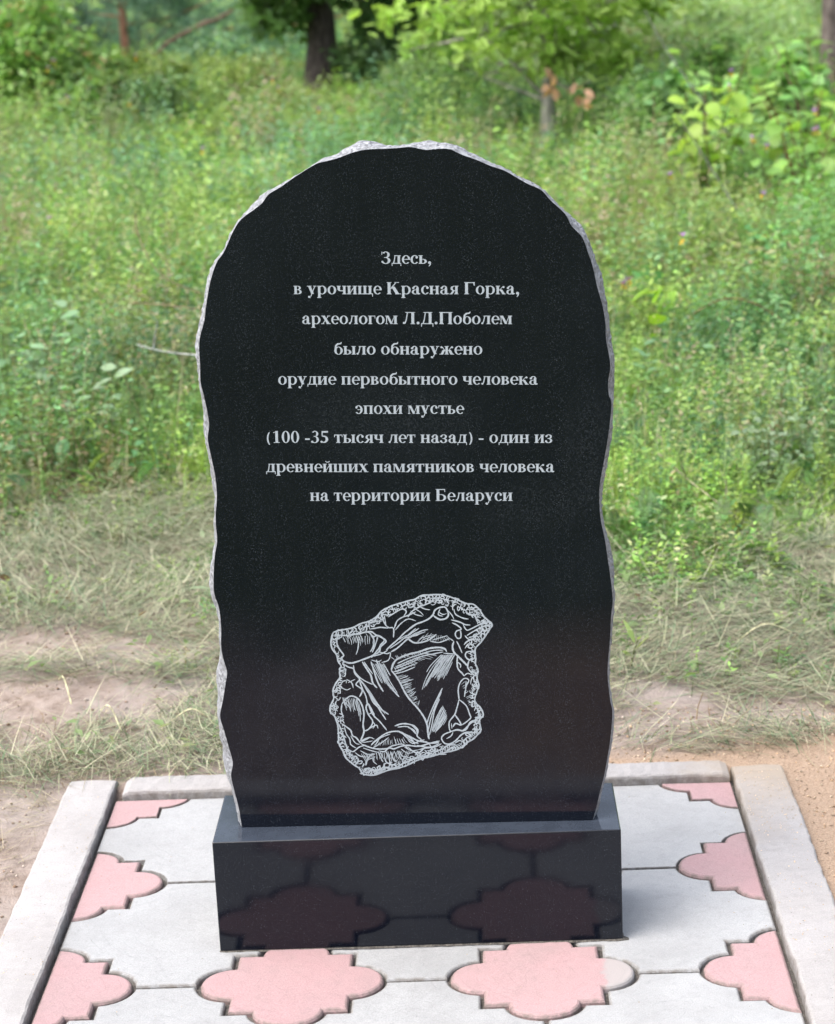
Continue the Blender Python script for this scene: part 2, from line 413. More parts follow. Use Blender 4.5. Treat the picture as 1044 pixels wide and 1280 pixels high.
# ------------------------------------------------------------------ paved pad: bed, pavers, kerb stones
X0, Y0, PX, PY, W, V = -.1866, -.098, .3639, .3400, .1326, .1200
PADX0, PADX1, PADY0, PADY1 = -.549, .533, -.438, .573
def clip_poly(poly, ax, val, keep_less):
    out = []
    for i, p in enumerate(poly):
        q = poly[(i+1) % len(poly)]
        ip = (p[ax] <= val) == keep_less; iq = (q[ax] <= val) == keep_less
        if ip: out.append(p)
        if ip != iq:
            f = (val-p[ax])/(q[ax]-p[ax]); out.append((p[0]+f*(q[0]-p[0]), p[1]+f*(q[1]-p[1])))
    return out
def clover_quadrant(W, V, g=0.0):
    """first quadrant of the four-lobed paver, from the right tip round to the top tip"""
    pts = []
    for i in range(9):
        a = math.pi/2*i/8
        q = (.64*W+(.36*W+g)*math.cos(a), (.37*V+g)*math.sin(a))
        if q[0] > .64*W+g+(.006 if g else .001) or (g == 0 and i == 8): pts.append(q)
    pts += [(.64*W+g, .37*V+g)] if g else []
    pts += [(.64*W+g, .68*V+g), (.38*W+g, .68*V+g)]
    for i in range(1, 9):
        a = math.pi/2*i/8
        q = ((.38*W+g)*math.cos(a), .68*V+(.32*V+g)*math.sin(a))
        if q[1] > .68*V+g+(.006 if g else .001): pts.append(q)
    out = [pts[0]]
    for p in pts[1:]:
        if math.hypot(p[0]-out[-1][0], p[1]-out[-1][1]) > 5e-4: out.append(p)
    return out
Q1 = clover_quadrant(W, V)
def full_clover():
    q = Q1
    return q+[(-x, y) for x, y in q[::-1][1:]]+[(-x, -y) for x, y in q[1:]]+[(x, -y) for x, y in q[::-1][1:-1]]
def dedupe(poly, eps=6e-4):
    out = []
    for p in poly:
        if not out or math.hypot(p[0]-out[-1][0], p[1]-out[-1][1]) > eps: out.append(p)
    while len(out) > 3 and math.hypot(out[0][0]-out[-1][0], out[0][1]-out[-1][1]) <= eps: out.pop()
    return out
def slab_mesh(name, poly, top, thick, bevel=.004, tilt=(0, 0), cut=False):
    """prism with a chamfered top edge; writes a Dirt attribute that rises at the rim"""
    poly = dedupe(poly, .0022); n_ = len(poly)
    area = sum(poly[i][0]*poly[(i+1) % n_][1]-poly[(i+1) % n_][0]*poly[i][1] for i in range(n_))
    if area < 0: poly = poly[::-1]
    def inset(d):
        o = []
        for i in range(n_):
            a, b2, c2 = poly[i-1], poly[i], poly[(i+1) % n_]
            e1 = Vector((b2[0]-a[0], b2[1]-a[1])).normalized(); e2 = Vector((c2[0]-b2[0], c2[1]-b2[1])).normalized()
            n1_ = Vector((-e1.y, e1.x)); n2_ = Vector((-e2.y, e2.x)); m_ = (n1_+n2_)
            if m_.length < .3: m_ = n1_
            m_.normalize(); k = 1/max(.5, m_.dot(n1_)); dd_ = min(d, lim[i])
            o.append((b2[0]+m_.x*dd_*k, b2[1]+m_.y*dd_*k))
        return o
    lim = [.9*min(math.hypot(poly[i][0]-poly[i-1][0], poly[i][1]-poly[i-1][1]), math.hypot(poly[i][0]-poly[(i+1) % n_][0], poly[i][1]-poly[(i+1) % n_][1])) for i in range(n_)]
    cx = sum(p[0] for p in poly)/n_; cy = sum(p[1] for p in poly)/n_
    zt = lambda x, y: top+(x-cx)*tilt[0]+(y-cy)*tilt[1]
    vs_, dirt = [], []
    if cut: bevel *= .3
    for d, dz, dr in ((0, -thick, 1), (0, -bevel, 1.0), (bevel*.4, -bevel*.3, .85), (bevel, 0, .38), (bevel+(.0006 if cut else .0015), .0001, 0)):
        for x, y in inset(d): vs_.append((x, y, zt(x, y)+dz)); dirt.append(dr)
    fs_ = []
    for r in range(4):
        for i in range(n_):
            j = (i+1) % n_
            fs_.append((r*n_+i, r*n_+j, (r+1)*n_+j, (r+1)*n_+i))
    fs_.append(tuple(range(4*n_, 5*n_)))
    me = bpy.data.meshes.new(name); me.from_pydata(vs_, [], fs_); me.update()
    a = me.attributes.new('Dirt', 'FLOAT', 'POINT'); a.data.foreach_set('value', dirt)
    return me
sp = Soup()
sp.add([(PADX0-.03, PADY0-.02, -.0085), (PADX1+.03, PADY0-.02, -.0085), (PADX1+.03, PADY1+.02, -.0085), (PADX0-.03, PADY1+.02, -.0085)], (.3, .3, .3), [[0, 1, 2, 3]])
paving = tag(link('paving', sp.mesh('paving'), M_JOINT), kind='structure')
fc = full_clover()
for j in range(-1, 3):
    for i in range(-1, 3):
        cx, cy = X0+i*PX+rnd.uniform(-.0015, .0015), Y0+j*PY+rnd.uniform(-.0015, .0015)
        a = rnd.uniform(-.012, .012)
        poly = [(cx+x*math.cos(a)-y*math.sin(a), cy+x*math.sin(a)+y*math.cos(a)) for x, y in fc]
        for ax, val, less in ((0, PADX0+.003, False), (0, PADX1-.003, True), (1, PADY0+.003, False), (1, PADY1-.003, True)):
            if poly: poly = clip_poly(poly, ax, val, less)
        if len(dedupe(poly)) < 3: continue
        top = rnd.uniform(-.0008, .0015) if i in (0, 1) else rnd.uniform(.0005, .003)
        link('pink_paver', slab_mesh('pink_paver', poly, top, .03, .0045, tilt=(rnd.uniform(-.012, .012), rnd.uniform(-.012, .012)), cut=j == 2), M_PINK, paving)
GAP = .0055
Q2_ = clover_quadrant(W, V, GAP)
for j in range(-1, 2):
    for i in range(-1, 2):
        ax0, ay0 = X0+i*PX, Y0+j*PY; hx, hy = .0028, .0028
        poly = []
        for (ox, oy, sx, sy, rev) in ((ax0, ay0, 1, 1, True), (ax0+PX, ay0, -1, 1, False), (ax0+PX, ay0+PY, -1, -1, True), (ax0, ay0+PY, 1, -1, False)):
            q = [(ox+sx*max(x, hx), oy+sy*max(y, hy)) for x, y in Q2_]
            poly += q[::-1] if rev else q
        # the corner trace runs: vertical seam -> quadrant -> horizontal seam, corner by corner
        for ax, val, less in ((0, PADX0+.003, False), (0, PADX1-.003, True), (1, PADY0+.003, False), (1, PADY1-.003, True)):
            poly = clip_poly(poly, ax, val, less)
        link('grey_paver', slab_mesh('grey_paver', poly, rnd.uniform(-.001, .0015), .03, .0035, tilt=(rnd.uniform(-.003, .003), rnd.uniform(-.003, .003)), cut=j == 1), M_GREYPAVE, paving)

def kerb_mesh(x0, x1, y0, y1, top, along, seed, rough=1.0):
    """worn concrete kerb: rounded cross-section swept with chipped, wavering edges"""
    r_ = random.Random(seed)
    L = (y1-y0) if along == 'y' else (x1-x0); Wd = (x1-x0) if along == 'y' else (y1-y0)
    m = max(8, int(L/.012)); prof = [(0, -.05), (0, -.012), (.003, -.004), (.009, -.0008), (.5, .0012), (1, 0), (1, 0), (1, 0)]
    prof = [(0, -.06), (0, -.007), (.0015, -.0025), (.005, -.0006), (Wd*.35, .0005), (Wd*.65, .0005), (Wd-.005, -.0006), (Wd-.0015, -.0025), (Wd, -.007), (Wd, -.06)]
    vs_, dirt = [], []; k = len(prof)
    w1 = w2 = 0
    for i in range(m+1):
        t = i/m; endf = min(1, min(t, 1-t)*L/.010)
        w1 = w1*.6+r_.uniform(-1, 1)*.0009*rough; w2 = w2*.6+r_.uniform(-1, 1)*.0009*rough
        for s_, (u, z) in enumerate(prof):
            e = (w1 if u < Wd/2 else w2)*(1 if z > -.03 else .3)
            zz = top+z-(1-endf)**2*.006+r_.uniform(-1, 1)*.0006*rough
            al = t*L+(0 if 0 < i < m else (0.0))
            p = (x0+u+e, y0+al, zz) if along == 'y' else (x0+al, y0+u+e, zz)
            vs_.append(p); dirt.append(.9 if z < -.003 else (.30 if z < -.001 else .02))
    fs_ = [(i*k+j, (i+1)*k+j, (i+1)*k+j+1, i*k+j+1) if along == 'x' else (i*k+j, i*k+j+1, (i+1)*k+j+1, (i+1)*k+j) for i in range(m) for j in range(k-1)]
    fs_.append(tuple(range(k))); fs_.append(tuple(m*k+j for j in range(k))[::-1])
    me = bpy.data.meshes.new('kerb_stone'); me.from_pydata(vs_, [], fs_); me.update()
    a = me.attributes.new('Dirt', 'FLOAT', 'POINT'); a.data.foreach_set('value', dirt)
    return me
link('kerb_stone', kerb_mesh(-.640, -.552, -.50, .643, .016, 'y', 1), M_KERB, paving)
link('kerb_stone', kerb_mesh(.536, .627, -.50, .615, .016, 'y', 2, 1.5), M_KERB, paving)
link('kerb_stone', kerb_mesh(-.536, -.012, .577, .645, .017, 'x', 3, 1.6), M_KERB, paving)
link('kerb_stone', kerb_mesh(-.006, .529, .572, .634, .017, 'x', 4, 1.6), M_KERB, paving)
link('kerb_stone', kerb_mesh(-.548, .530, -.515, -.441, .016, 'x', 5, 1.2), M_KERB, paving)

# ------------------------------------------------------------------ measured outlines, tenths of a millimetre on the slab's face
SLAB_FRONT=[(-2602,1800),(-2609,1813),(-2634,2111),(-2675,2357),(-2714,2627),(-2674,2831),(-2707,3035),(-2766,3341),(-2812,3575),(-2758,3806),(-2699,4072),(-2661,4269),(-2696,4440),(-2721,4665),(-2701,4958),(-2711,5252),(-2765,5485),(-2753,5751),(-2717,6040),(-2668,6259),(-2668,6517),(-2655,6703),(-2625,6924),(-2626,7206),(-2661,7486),(-2695,7768),(-2664,7953),(-2669,8139),(-2709,8417),(-2739,8602),(-2727,8843),(-2723,9086),(-2696,9251),(-2622,9469),(-2578,9698),(-2496,10020),(-2392,10273),(-2282,10413),(-2134,10695),(-2009,10857),(-1829,10980),(-1708,11067),(-1617,11180),(-1443,11274),(-1237,11405),(-944,11567),(-828,11595),(-656,11631),(-402,11711),(-205,11737),(-4,11736),(208,11741),(354,11747),(554,11699),(673,11706),(875,11698),(1046,11615),(1246,11537),(1418,11455),(1619,11377),(1816,11253),(1934,11185),(2105,11097),(2217,10963),(2416,10765),(2499,10602),(2642,10435),(2725,10199),(2780,10018),(2832,9749),(2901,9478),(2936,9227),(2940,9013),(2991,8654),(2958,8413),(2962,8231),(2997,8110),(2972,7837),(2927,7532),(2862,7197),(2812,6919),(2802,6673),(2816,6419),(2872,6104),(2907,5817),(2934,5601),(2964,5227),(2937,4974),(2918,4658),(2871,4120),(2900,3699),(2929,3500),(2897,3113),(2847,2800),(2787,2485),(2724,2245),(2668,2004),(2610,1800)]
SLAB_RIM=[(-2670,1677),(-2756,2331),(-2832,2605),(-2876,2777),(-2850,3042),(-2968,3058),(-2885,3210),(-2876,3356),(-2896,3528),(-2868,3794),(-2872,4096),(-2823,4333),(-2781,4495),(-2773,4824),(-2782,5153),(-2853,5352),(-2862,5560),(-2804,5949),(-2737,6171),(-2739,6432),(-2696,6746),(-2715,6970),(-2732,7316),(-2774,7665),(-2783,7884),(-2773,8200),(-2803,8480),(-2801,8723),(-2822,8908),(-2817,9092),(-2756,9308),(-2720,9415),(-2646,9707),(-2576,9996),(-2474,10227),(-2330,10394),(-2186,10663),(-2039,10847),(-1853,11039),(-1641,11201),(-1319,11349),(-1078,11482),(-873,11597),(-671,11663),(-468,11764),(-322,11824),(-152,11808),(-40,11769),(201,11744),(344,11762),(526,11791),(788,11759),(963,11720),(1135,11621),(1362,11499),(1596,11394),(1825,11253),(2116,11093),(2259,10936),(2457,10722),(2662,10523),(2756,10297),(2828,10056),(2912,9844),(2951,9574),(2990,9269),(3008,9053),(3045,8802),(3066,8557),(3041,8160),(3028,7947),(3012,7640),(2959,7303),(2881,6897),(2841,6587),(2865,6300),(2950,5946),(2998,5721),(3001,5418),(3000,5126),(2973,4809),(2951,4552),(2906,4008),(2939,3582),(2965,3381),(2935,2990),(2882,2674),(2817,2356),(2753,2113),(2696,1869),(2638,1676)]
TEXT_LINES=[('Здесь,',(-117,10173),(571,10148)),
('в урочище Красная Горка,',(-1351,9793),(1764,9683)),
('археологом Л.Д.Поболем',(-1259,9371),(1646,9270)),
('было обнаружено',(-837,8926),(1221,8857)),
('орудие первобытного человека',(-1645,8524),(1976,8404)),
('эпохи мустье',(-585,8069),(932,8019)),
('(100 -35 тысяч лет назад) - один из',(-1867,7689),(2161,7561)),
('древнейших памятников человека',(-1894,7263),(2175,7136)),
('на территории Беларуси',(-1293,6820),(1574,6733))]
SKETCH=[(2.16,[(-1080,4832),(-987,4864),(-880,4879),(-784,4901),(-663,4960),(-550,4989),(-434,5058),(-356,5141),(-226,5208),(-124,5241),(33,5284),(137,5308),(222,5359),(343,5366),(494,5367),(619,5336),(740,5281),(865,5222),(971,5204),(1048,5128),(1105,5029),(1162,4963),(1229,4893),(1179,4805),(1128,4727),(1063,4634),(1012,4581),(969,4520),(972,4379),(965,4303),(997,4199),(981,4085),(1003,3961),(969,3861),(935,3755),(957,3681),(1014,3616),(1051,3502),(994,3420),(1008,3264),(950,3187),(878,3120),(784,3065),(707,2998),(597,2954),(445,2919),(280,2872),(153,2846),(29,2801),(-110,2732),(-239,2692),(-345,2675),(-446,2642),(-559,2600),(-653,2594),(-760,2621),(-800,2700),(-890,2772),(-994,2878),(-1032,2984),(-1083,3105),(-1082,3260),(-1087,3394),(-1127,3542),(-1185,3614),(-1175,3704),(-1123,3814),(-1127,3938),(-1082,4043),(-1014,4140),(-1016,4227),(-988,4312),(-1026,4388),(-1040,4483),(-1095,4563),(-1116,4663),(-1100,4768),(-1072,4834)]),
(2.25,[(-989,4790),(-887,4782),(-758,4797),(-629,4821),(-526,4831),(-452,4775),(-390,4747),(-316,4677),(-397,4598),(-426,4518),(-545,4453),(-676,4402),(-832,4357),(-934,4382),(-982,4437),(-941,4477),(-988,4560),(-1023,4628),(-1030,4737),(-989,4790)]),
(1.57,[(-746,4783),(-718,4674),(-731,4566),(-761,4486)]),
(1.27,[(-694,4795),(-659,4727),(-649,4673)]),
(1.96,[(-529,4777),(-487,4695),(-512,4588),(-554,4521)]),
(1.57,[(-428,4748),(-480,4614),(-524,4512)]),
(1.18,[(-939,4762),(-905,4679)]),
(1.18,[(-887,4782),(-851,4732)]),
(1.08,[(-785,4779),(-764,4676)]),
(1.08,[(-720,4788),(-687,4687)]),
(1.18,[(-599,4806),(-576,4752)]),
(2.55,[(-260,4228),(-230,4322),(-163,4402),(-6,4466),(149,4502),(305,4552),(458,4562),(539,4532),(553,4491)]),
(2.35,[(-260,4228),(-200,4144),(-141,4034),(-83,3895),(-11,3770),(99,3630),(183,3490),(224,3364),(235,3198),(246,3142)]),
(1.47,[(-236,4200),(-93,4251),(116,4327)]),
(1.57,[(-194,4280),(-11,4357),(197,4433),(507,4493)]),
(1.57,[(-166,4334),(43,4424),(302,4498)]),
(1.47,[(-212,4172),(-69,4209),(88,4273)]),
(1.27,[(-151,4088),(-20,4140)]),
(1.27,[(-128,4033),(54,4083)]),
(1.27,[(-80,3950),(25,4002)]),
(1.27,[(-45,3880),(74,3946)]),
(1.27,[(-9,3811),(84,3891)]),
(1.27,[(39,3741),(93,3808)]),
(1.18,[(100,3671),(130,3752)]),
(1.47,[(-208,4254),(-64,4304),(145,4394)]),
(1.37,[(147,4462),(354,4516),(508,4520)]),
(1.37,[(-198,4199),(-14,4276)]),
(1.18,[(-104,3992),(-25,4031)]),
(1.18,[(-21,3844),(59,3897)]),
(1.08,[(505,4452),(344,4266),(234,4078),(175,3916)]),
(1.08,[(543,4451),(368,4238),(258,4050),(202,3943)]),
(1.08,[(607,4449),(446,4264),(337,4103)]),
(1.08,[(645,4448),(496,4235),(401,4101)]),
(1.08,[(671,4448),(574,4260),(490,4072)]),
(1.08,[(480,4453),(320,4294),(251,4187)]),
(1.08,[(569,4450),(395,4265),(285,4077)]),
(1.57,[(506,4474),(684,4453)]),
(1.08,[(627,4443),(471,4241),(362,4089)]),
(1.08,[(587,4450),(426,4264),(312,4109)]),
(1.08,[(658,4435),(549,4261),(466,4127)]),
(1.08,[(634,4340),(530,4125)]),
(1.67,[(472,3936),(346,3692),(261,3501),(216,3364)]),
(1.47,[(457,3881),(358,3664),(285,3473),(239,3281)]),
(1.37,[(426,3772),(342,3582),(294,3363),(248,3197)]),
(0.98,[(472,3634),(373,3416),(302,3252)]),
(0.98,[(509,3592),(411,3387),(341,3251)]),
(0.98,[(520,3523),(436,3359),(368,3278)]),
(0.98,[(447,3634),(349,3444),(290,3280)]),
(0.98,[(492,3614),(391,3402),(323,3251)]),
(0.98,[(516,3556),(423,3373),(354,3264)]),
(0.98,[(468,3661),(361,3430),(295,3266)]),
(0.98,[(522,3467),(461,3358)]),
(2.16,[(-549,4371),(-506,4207),(-462,4042),(-392,3903)]),
(2.16,[(-471,4397),(-414,4232),(-334,4038),(-164,3815)]),
(1.37,[(-410,4313),(-355,4121),(-236,3926)]),
(1.57,[(-371,4340),(-277,4146)]),
(1.27,[(-527,4289),(-485,4097),(-415,3958)]),
(1.27,[(-392,4327),(-317,4120),(-187,3870)]),
(1.27,[(-433,4368),(-395,4259)]),
(1.96,[(-729,4103),(-622,3936),(-530,3714),(-331,3544)]),
(1.76,[(-622,3936),(-481,3658),(-374,3462)]),
(1.27,[(-681,4047),(-573,3880),(-455,3657)]),
(1.76,[(-620,3717),(-564,3550),(-466,3437),(-369,3296)]),
(1.76,[(-634,3689),(-648,3827),(-698,3966),(-731,4076)]),
(1.27,[(-586,3881),(-478,3713)]),
(2.16,[(-1007,3726),(-938,3807),(-859,3846),(-771,3803),(-712,3691),(-693,3553),(-714,3388),(-707,3276),(-766,3139)]),
(1.67,[(-1007,3726),(-1021,3616),(-993,3505)]),
(1.47,[(-991,3781),(-918,3697),(-882,3641)]),
(1.18,[(-796,3804),(-755,3610),(-750,3444)]),
(1.08,[(-822,3804),(-780,3610)]),
(1.08,[(-761,3748),(-732,3554)]),
(1.18,[(-940,3780),(-891,3723),(-891,3627)]),
(1.96,[(-706,3290),(-626,3330),(-569,3439),(-628,3551),(-656,3662),(-620,3717),(-538,3535)]),
(1.57,[(-626,3330),(-520,3383),(-497,3327)]),
(1.37,[(-569,3439),(-541,3383),(-575,3329)]),
(1.37,[(-628,3551),(-562,3577),(-545,3508)]),
(1.96,[(-1036,3423),(-962,3366),(-900,3309),(-878,3225),(-828,3196),(-779,3125),(-743,3083)]),
(1.96,[(-1075,3424),(-1019,3256),(-978,3061),(-932,2948),(-857,2876)]),
(1.57,[(-988,3367),(-967,3255),(-920,3171),(-911,3087),(-836,3029)]),
(1.47,[(-904,3226),(-845,3113),(-781,3084)]),
(1.96,[(-961,4355),(-887,4299),(-811,4269),(-790,4187),(-729,4103),(-785,4023),(-699,3938),(-743,3830)]),
(2.25,[(-677,4375),(-618,4264),(-560,4154),(-539,4044),(-479,3960)]),
(1.57,[(-808,4324),(-788,4214),(-691,4102),(-541,4016)]),
(1.47,[(-651,4374),(-604,4291),(-533,4180)]),
(1.47,[(-900,4053),(-794,4105)]),
(1.47,[(-922,4108),(-848,4052),(-827,3969)]),
(1.37,[(-547,4399),(-446,4369),(-394,4395)]),
(1.57,[(-426,4518),(-312,4487),(-261,4500),(-291,4392),(-396,4354)]),
(1.57,[(-519,4452),(-389,4489),(-297,4541)]),
(1.37,[(-1031,4002),(-931,3944),(-865,3970)]),
(2.16,[(-743,3083),(-641,3038),(-538,3008),(-409,3005),(-330,3017),(-279,3002),(-173,3041),(-69,3052),(86,3035),(243,3073),(400,3110)]),
(1.96,[(-613,3066),(-532,3147),(-371,3254),(-214,3278),(-113,3234),(-13,3148),(35,3064)]),
(1.57,[(-590,3023),(-456,3104),(-348,3184)]),
(2.16,[(-249,3362),(-131,3395),(-3,3370),(71,3285),(67,3202)]),
(1.57,[(-211,3342),(-56,3344),(55,3230)]),
(2.16,[(-189,3264),(-62,3205),(89,3118),(218,3101)]),
(1.76,[(-139,3235),(-14,3121),(88,3076)]),
(1.27,[(-586,3093),(-452,3187),(-320,3239)]),
(1.47,[(-766,3139),(-633,3191),(-557,3162)]),
(1.27,[(-741,3111),(-584,3135)]),
(1.76,[(-514,2966),(-480,2867),(-445,2796)]),
(1.76,[(-333,2961),(-287,2821),(-237,2791)]),
(1.76,[(-228,2973),(-182,2846),(-131,2817)]),
(1.76,[(-410,2977),(-363,2878),(-342,2766)]),
(1.76,[(-707,2747),(-690,2830),(-621,2912),(-568,2939)]),
(1.27,[(-372,2962),(-338,2850)]),
(1.27,[(-488,2965),(-442,2852)]),
(1.27,[(-280,2974),(-233,2861)]),
(1.37,[(-175,2999),(-75,2927),(30,2953)]),
(1.37,[(-122,3026),(-21,2968),(83,2979)]),
(2.16,[(-736,2691),(-606,2688),(-531,2630),(-397,2711),(-294,2681),(-160,2762),(78,2854),(261,2891)]),
(1.76,[(243,3073),(291,2974),(340,2917)]),
(1.76,[(83,2979),(188,3004),(318,3015),(424,3068)]),
(1.47,[(-131,2817),(26,2855),(184,2907)]),
(1.76,[(708,3751),(701,3902),(731,4011),(798,4077),(861,4048),(819,3954),(787,3791)]),
(1.76,[(708,3751),(808,3653),(854,3514),(865,3459),(772,3378),(719,3352)]),
(1.76,[(708,3751),(673,3629),(635,3520),(554,3411),(549,3301),(574,3259),(665,3284),(742,3268),(835,3349),(901,3403),(992,3414)]),
(1.96,[(635,3520),(696,3422),(719,3352),(643,3381),(602,3327)]),
(1.47,[(579,3383),(588,3300)]),
(1.37,[(822,4036),(804,3900)]),
(1.96,[(-321,4540),(-265,4595),(-140,4705),(-42,4801),(68,4882),(128,4922)]),
(2.25,[(9,4841),(119,4923),(227,4962),(322,5008),(384,5069),(406,5125),(461,5165),(554,5177),(592,5120),(602,5049),(561,5002),(480,4990),(416,5027),(384,5056)]),
(1.96,[(-256,4510),(-146,4578),(-7,4701),(122,4782)]),
(1.57,[(5,4757),(88,4811),(170,4865)]),
(2.16,[(3,4715),(67,4657),(133,4641),(241,4659),(322,4692),(418,4767)]),
(1.47,[(30,4714),(113,4782),(221,4829),(302,4840)]),
(1.57,[(321,4664),(440,4640),(534,4665),(608,4692),(666,4648)]),
(1.37,[(348,4677),(442,4703),(577,4742)]),
(1.18,[(162,4697),(271,4736),(378,4761)]),
(1.18,[(202,4681),(296,4714),(404,4746)]),
(1.57,[(-266,4567),(-142,4648),(-4,4757),(126,4866)]),
(1.76,[(-185,4875),(-140,4986),(-58,5040),(23,5065),(137,5118)]),
(1.47,[(-173,4846),(-89,4942),(20,5010),(131,4978)]),
(1.76,[(-270,5046),(-188,5099),(-120,5139),(-52,5165),(-1,5122),(-44,5053)]),
(1.76,[(-348,5090),(-339,4991),(-278,4891),(-199,4875),(-205,4735)]),
(1.47,[(-541,4955),(-460,4981),(-353,4992)]),
(1.76,[(-545,4871),(-465,4882),(-384,4894),(-278,4877)]),
(1.76,[(-763,4792),(-682,4804),(-614,4830),(-548,4814),(-498,4757),(-417,4769),(-340,4696),(-397,4627),(-426,4571),(-540,4433)]),
(1.47,[(-322,5075),(-304,4906)]),
(1.47,[(-401,5091),(-458,5009),(-541,4955),(-545,4871)]),
(1.96,[(639,4979),(705,4963),(783,4933),(835,4903),(915,4894)]),
(1.76,[(651,4936),(729,4892),(780,4834),(712,4808),(690,4753),(721,4696),(768,4708),(771,4793),(753,4821)]),
(2.55,[(666,4648),(643,4571),(660,4486),(711,4428),(788,4341),(852,4268)]),
(1.57,[(706,4654),(743,4568),(779,4468)]),
(1.96,[(711,4428),(701,4329),(710,4230),(768,4157),(793,4114)]),
(1.96,[(714,4329),(752,4285),(744,4243)]),
(1.76,[(793,4114),(848,4155),(913,4125)]),
(1.76,[(829,4735),(880,4677),(934,4690)]),
(1.96,[(811,4595),(866,4649),(960,4675),(1013,4674)]),
(1.76,[(822,4538),(878,4607),(930,4577)]),
(1.96,[(927,4493),(846,4481),(824,4425),(869,4367),(949,4379),(971,4435),(927,4493)]),
(1.96,[(875,4353),(851,4254),(889,4182),(940,4124),(993,4109)]),
(1.57,[(605,5119),(655,5048),(680,4991)]),
(1.76,[(685,5145),(709,5061),(812,5002),(891,4986)]),
(1.76,[(844,5127),(894,5055),(973,5039),(1022,4926)]),
(1.76,[(809,4904),(859,4818),(939,4844),(1047,4897),(1141,4923)]),
(1.76,[(856,4734),(964,4801),(1072,4855),(1166,4880)]),
(1.76,[(881,4705),(988,4731),(1097,4812)]),
(1.47,[(62,5134),(126,5077),(231,5046)]),
(1.76,[(18,5038),(75,5120),(184,5187),(291,5226),(372,5265)]),
(1.47,[(103,5175),(194,5117),(244,5059)]),
(1.47,[(184,5201),(262,5157),(341,5141)]),
(1.47,[(459,5109),(523,5066),(577,5078)]),
(1.47,[(487,5150),(457,5067),(522,5038)]),
(1.96,[(586,3258),(476,3217),(427,3153),(471,3072),(551,3063),(634,3112),(718,3197),(801,3238),(908,3228),(962,3248)]),
(1.96,[(586,3258),(667,3277),(748,3261),(803,3296),(860,3395),(956,3436),(1052,3491)]),
(1.57,[(500,3144),(570,3186),(599,3243)]),
(1.76,[(619,3069),(688,3111),(741,3095),(797,3151),(866,3178)]),
(1.76,[(670,2995),(738,3008),(808,3079),(877,3120)]),
(1.96,[(169,2978),(260,2889),(330,2945),(440,2986),(523,3042),(631,3039)]),
(1.57,[(369,2893),(439,2957)]),
(1.57,[(478,2927),(548,2983),(630,2996)]),
(1.57,[(260,2889),(356,2901),(491,2898)]),
(1.76,[(109,3139),(201,3093),(295,3077),(390,3089)]),
(1.76,[(64,3053),(171,3022),(279,3019),(390,3074)]),
(1.96,[(-72,3028),(6,2953),(86,2936),(171,3007)]),
(1.76,[(-67,3143),(-2,3084),(94,3111),(176,3138)]),
(1.76,[(-56,3389),(37,3358),(88,3284),(71,3198),(136,3139)]),
(1.47,[(-58,3331),(21,3300),(59,3227)]),
(1.76,[(-768,3117),(-685,3159),(-629,3186)]),
(1.76,[(-963,3020),(-884,2974),(-785,3045),(-689,3072)]),
(1.76,[(-916,2873),(-847,2901),(-810,2827),(-854,2769)]),
(1.76,[(-705,2751),(-673,2838),(-591,2865)]),
(1.57,[(-857,2959),(-779,2899),(-671,2882)]),
(1.57,[(-775,2986),(-669,2926),(-561,2923)]),
(1.57,[(-732,3029),(-612,2982),(-505,2951)]),
(1.76,[(-504,2980),(-423,2963),(-338,3034),(-256,3061),(-147,3073),(-69,2998)]),
(1.57,[(-562,2894),(-593,2822),(-541,2762)]),
(1.76,[(-427,2891),(-404,2803),(-351,2758)]),
(1.57,[(-315,2946),(-293,2844),(-240,2813)]),
(1.76,[(-206,2973),(-156,2884),(-74,2882)]),
(1.96,[(-575,2631),(-435,2716),(-355,2685),(-217,2725)]),
(1.76,[(-762,2694),(-711,2634),(-627,2676),(-548,2631)]),
(1.14,[(-1042,4848),(-1034,4852),(-1027,4852),(-1021,4852),(-1012,4854),(-1006,4847),(-1006,4837),(-1002,4829),(-1002,4820)]),
(1.55,[(-1016,4801),(-1009,4811),(-1000,4806),(-990,4791),(-986,4773),(-985,4757),(-988,4737),(-995,4737),(-1004,4736)]),
(1.94,[(-1015,4846),(-1011,4859),(-1005,4869),(-983,4865),(-966,4861),(-950,4853),(-943,4838),(-943,4825),(-941,4810)]),
(1.45,[(-983,4775),(-980,4789),(-973,4792),(-965,4788),(-959,4779),(-959,4766),(-961,4756),(-969,4753),(-979,4760)]),
(1.29,[(-930,4830),(-937,4829),(-943,4831),(-945,4843),(-943,4857),(-938,4866),(-931,4871),(-923,4872),(-921,4859)]),
(1.55,[(-933,4770),(-938,4780),(-942,4792),(-944,4804),(-942,4814),(-942,4826),(-937,4826),(-933,4831),(-927,4826)]),
(1.17,[(-877,4823),(-876,4845),(-874,4867),(-866,4867),(-858,4865),(-851,4847),(-850,4827),(-858,4807),(-865,4805)]),
(1.14,[(-825,4802),(-813,4785),(-821,4770),(-830,4761),(-854,4764),(-874,4778),(-887,4801),(-874,4812),(-862,4824)]),
(1.2,[(-809,4888),(-797,4889),(-790,4877),(-783,4865),(-792,4851),(-798,4843),(-806,4836),(-820,4836),(-833,4838)]),
(1.86,[(-780,4819),(-798,4803),(-819,4795),(-835,4791),(-848,4794),(-839,4810),(-821,4827),(-801,4841),(-783,4844)]),
(1.08,[(-780,4870),(-783,4886),(-775,4895),(-758,4896),(-744,4889),(-737,4876),(-738,4865),(-746,4853),(-759,4851)]),
(1.27,[(-705,4803),(-725,4794),(-752,4799),(-773,4815),(-779,4833),(-763,4845),(-741,4849),(-715,4838),(-703,4823)]),
(1.3,[(-733,4862),(-743,4874),(-755,4886),(-755,4901),(-750,4918),(-734,4923),(-720,4934),(-703,4925),(-697,4910)]),
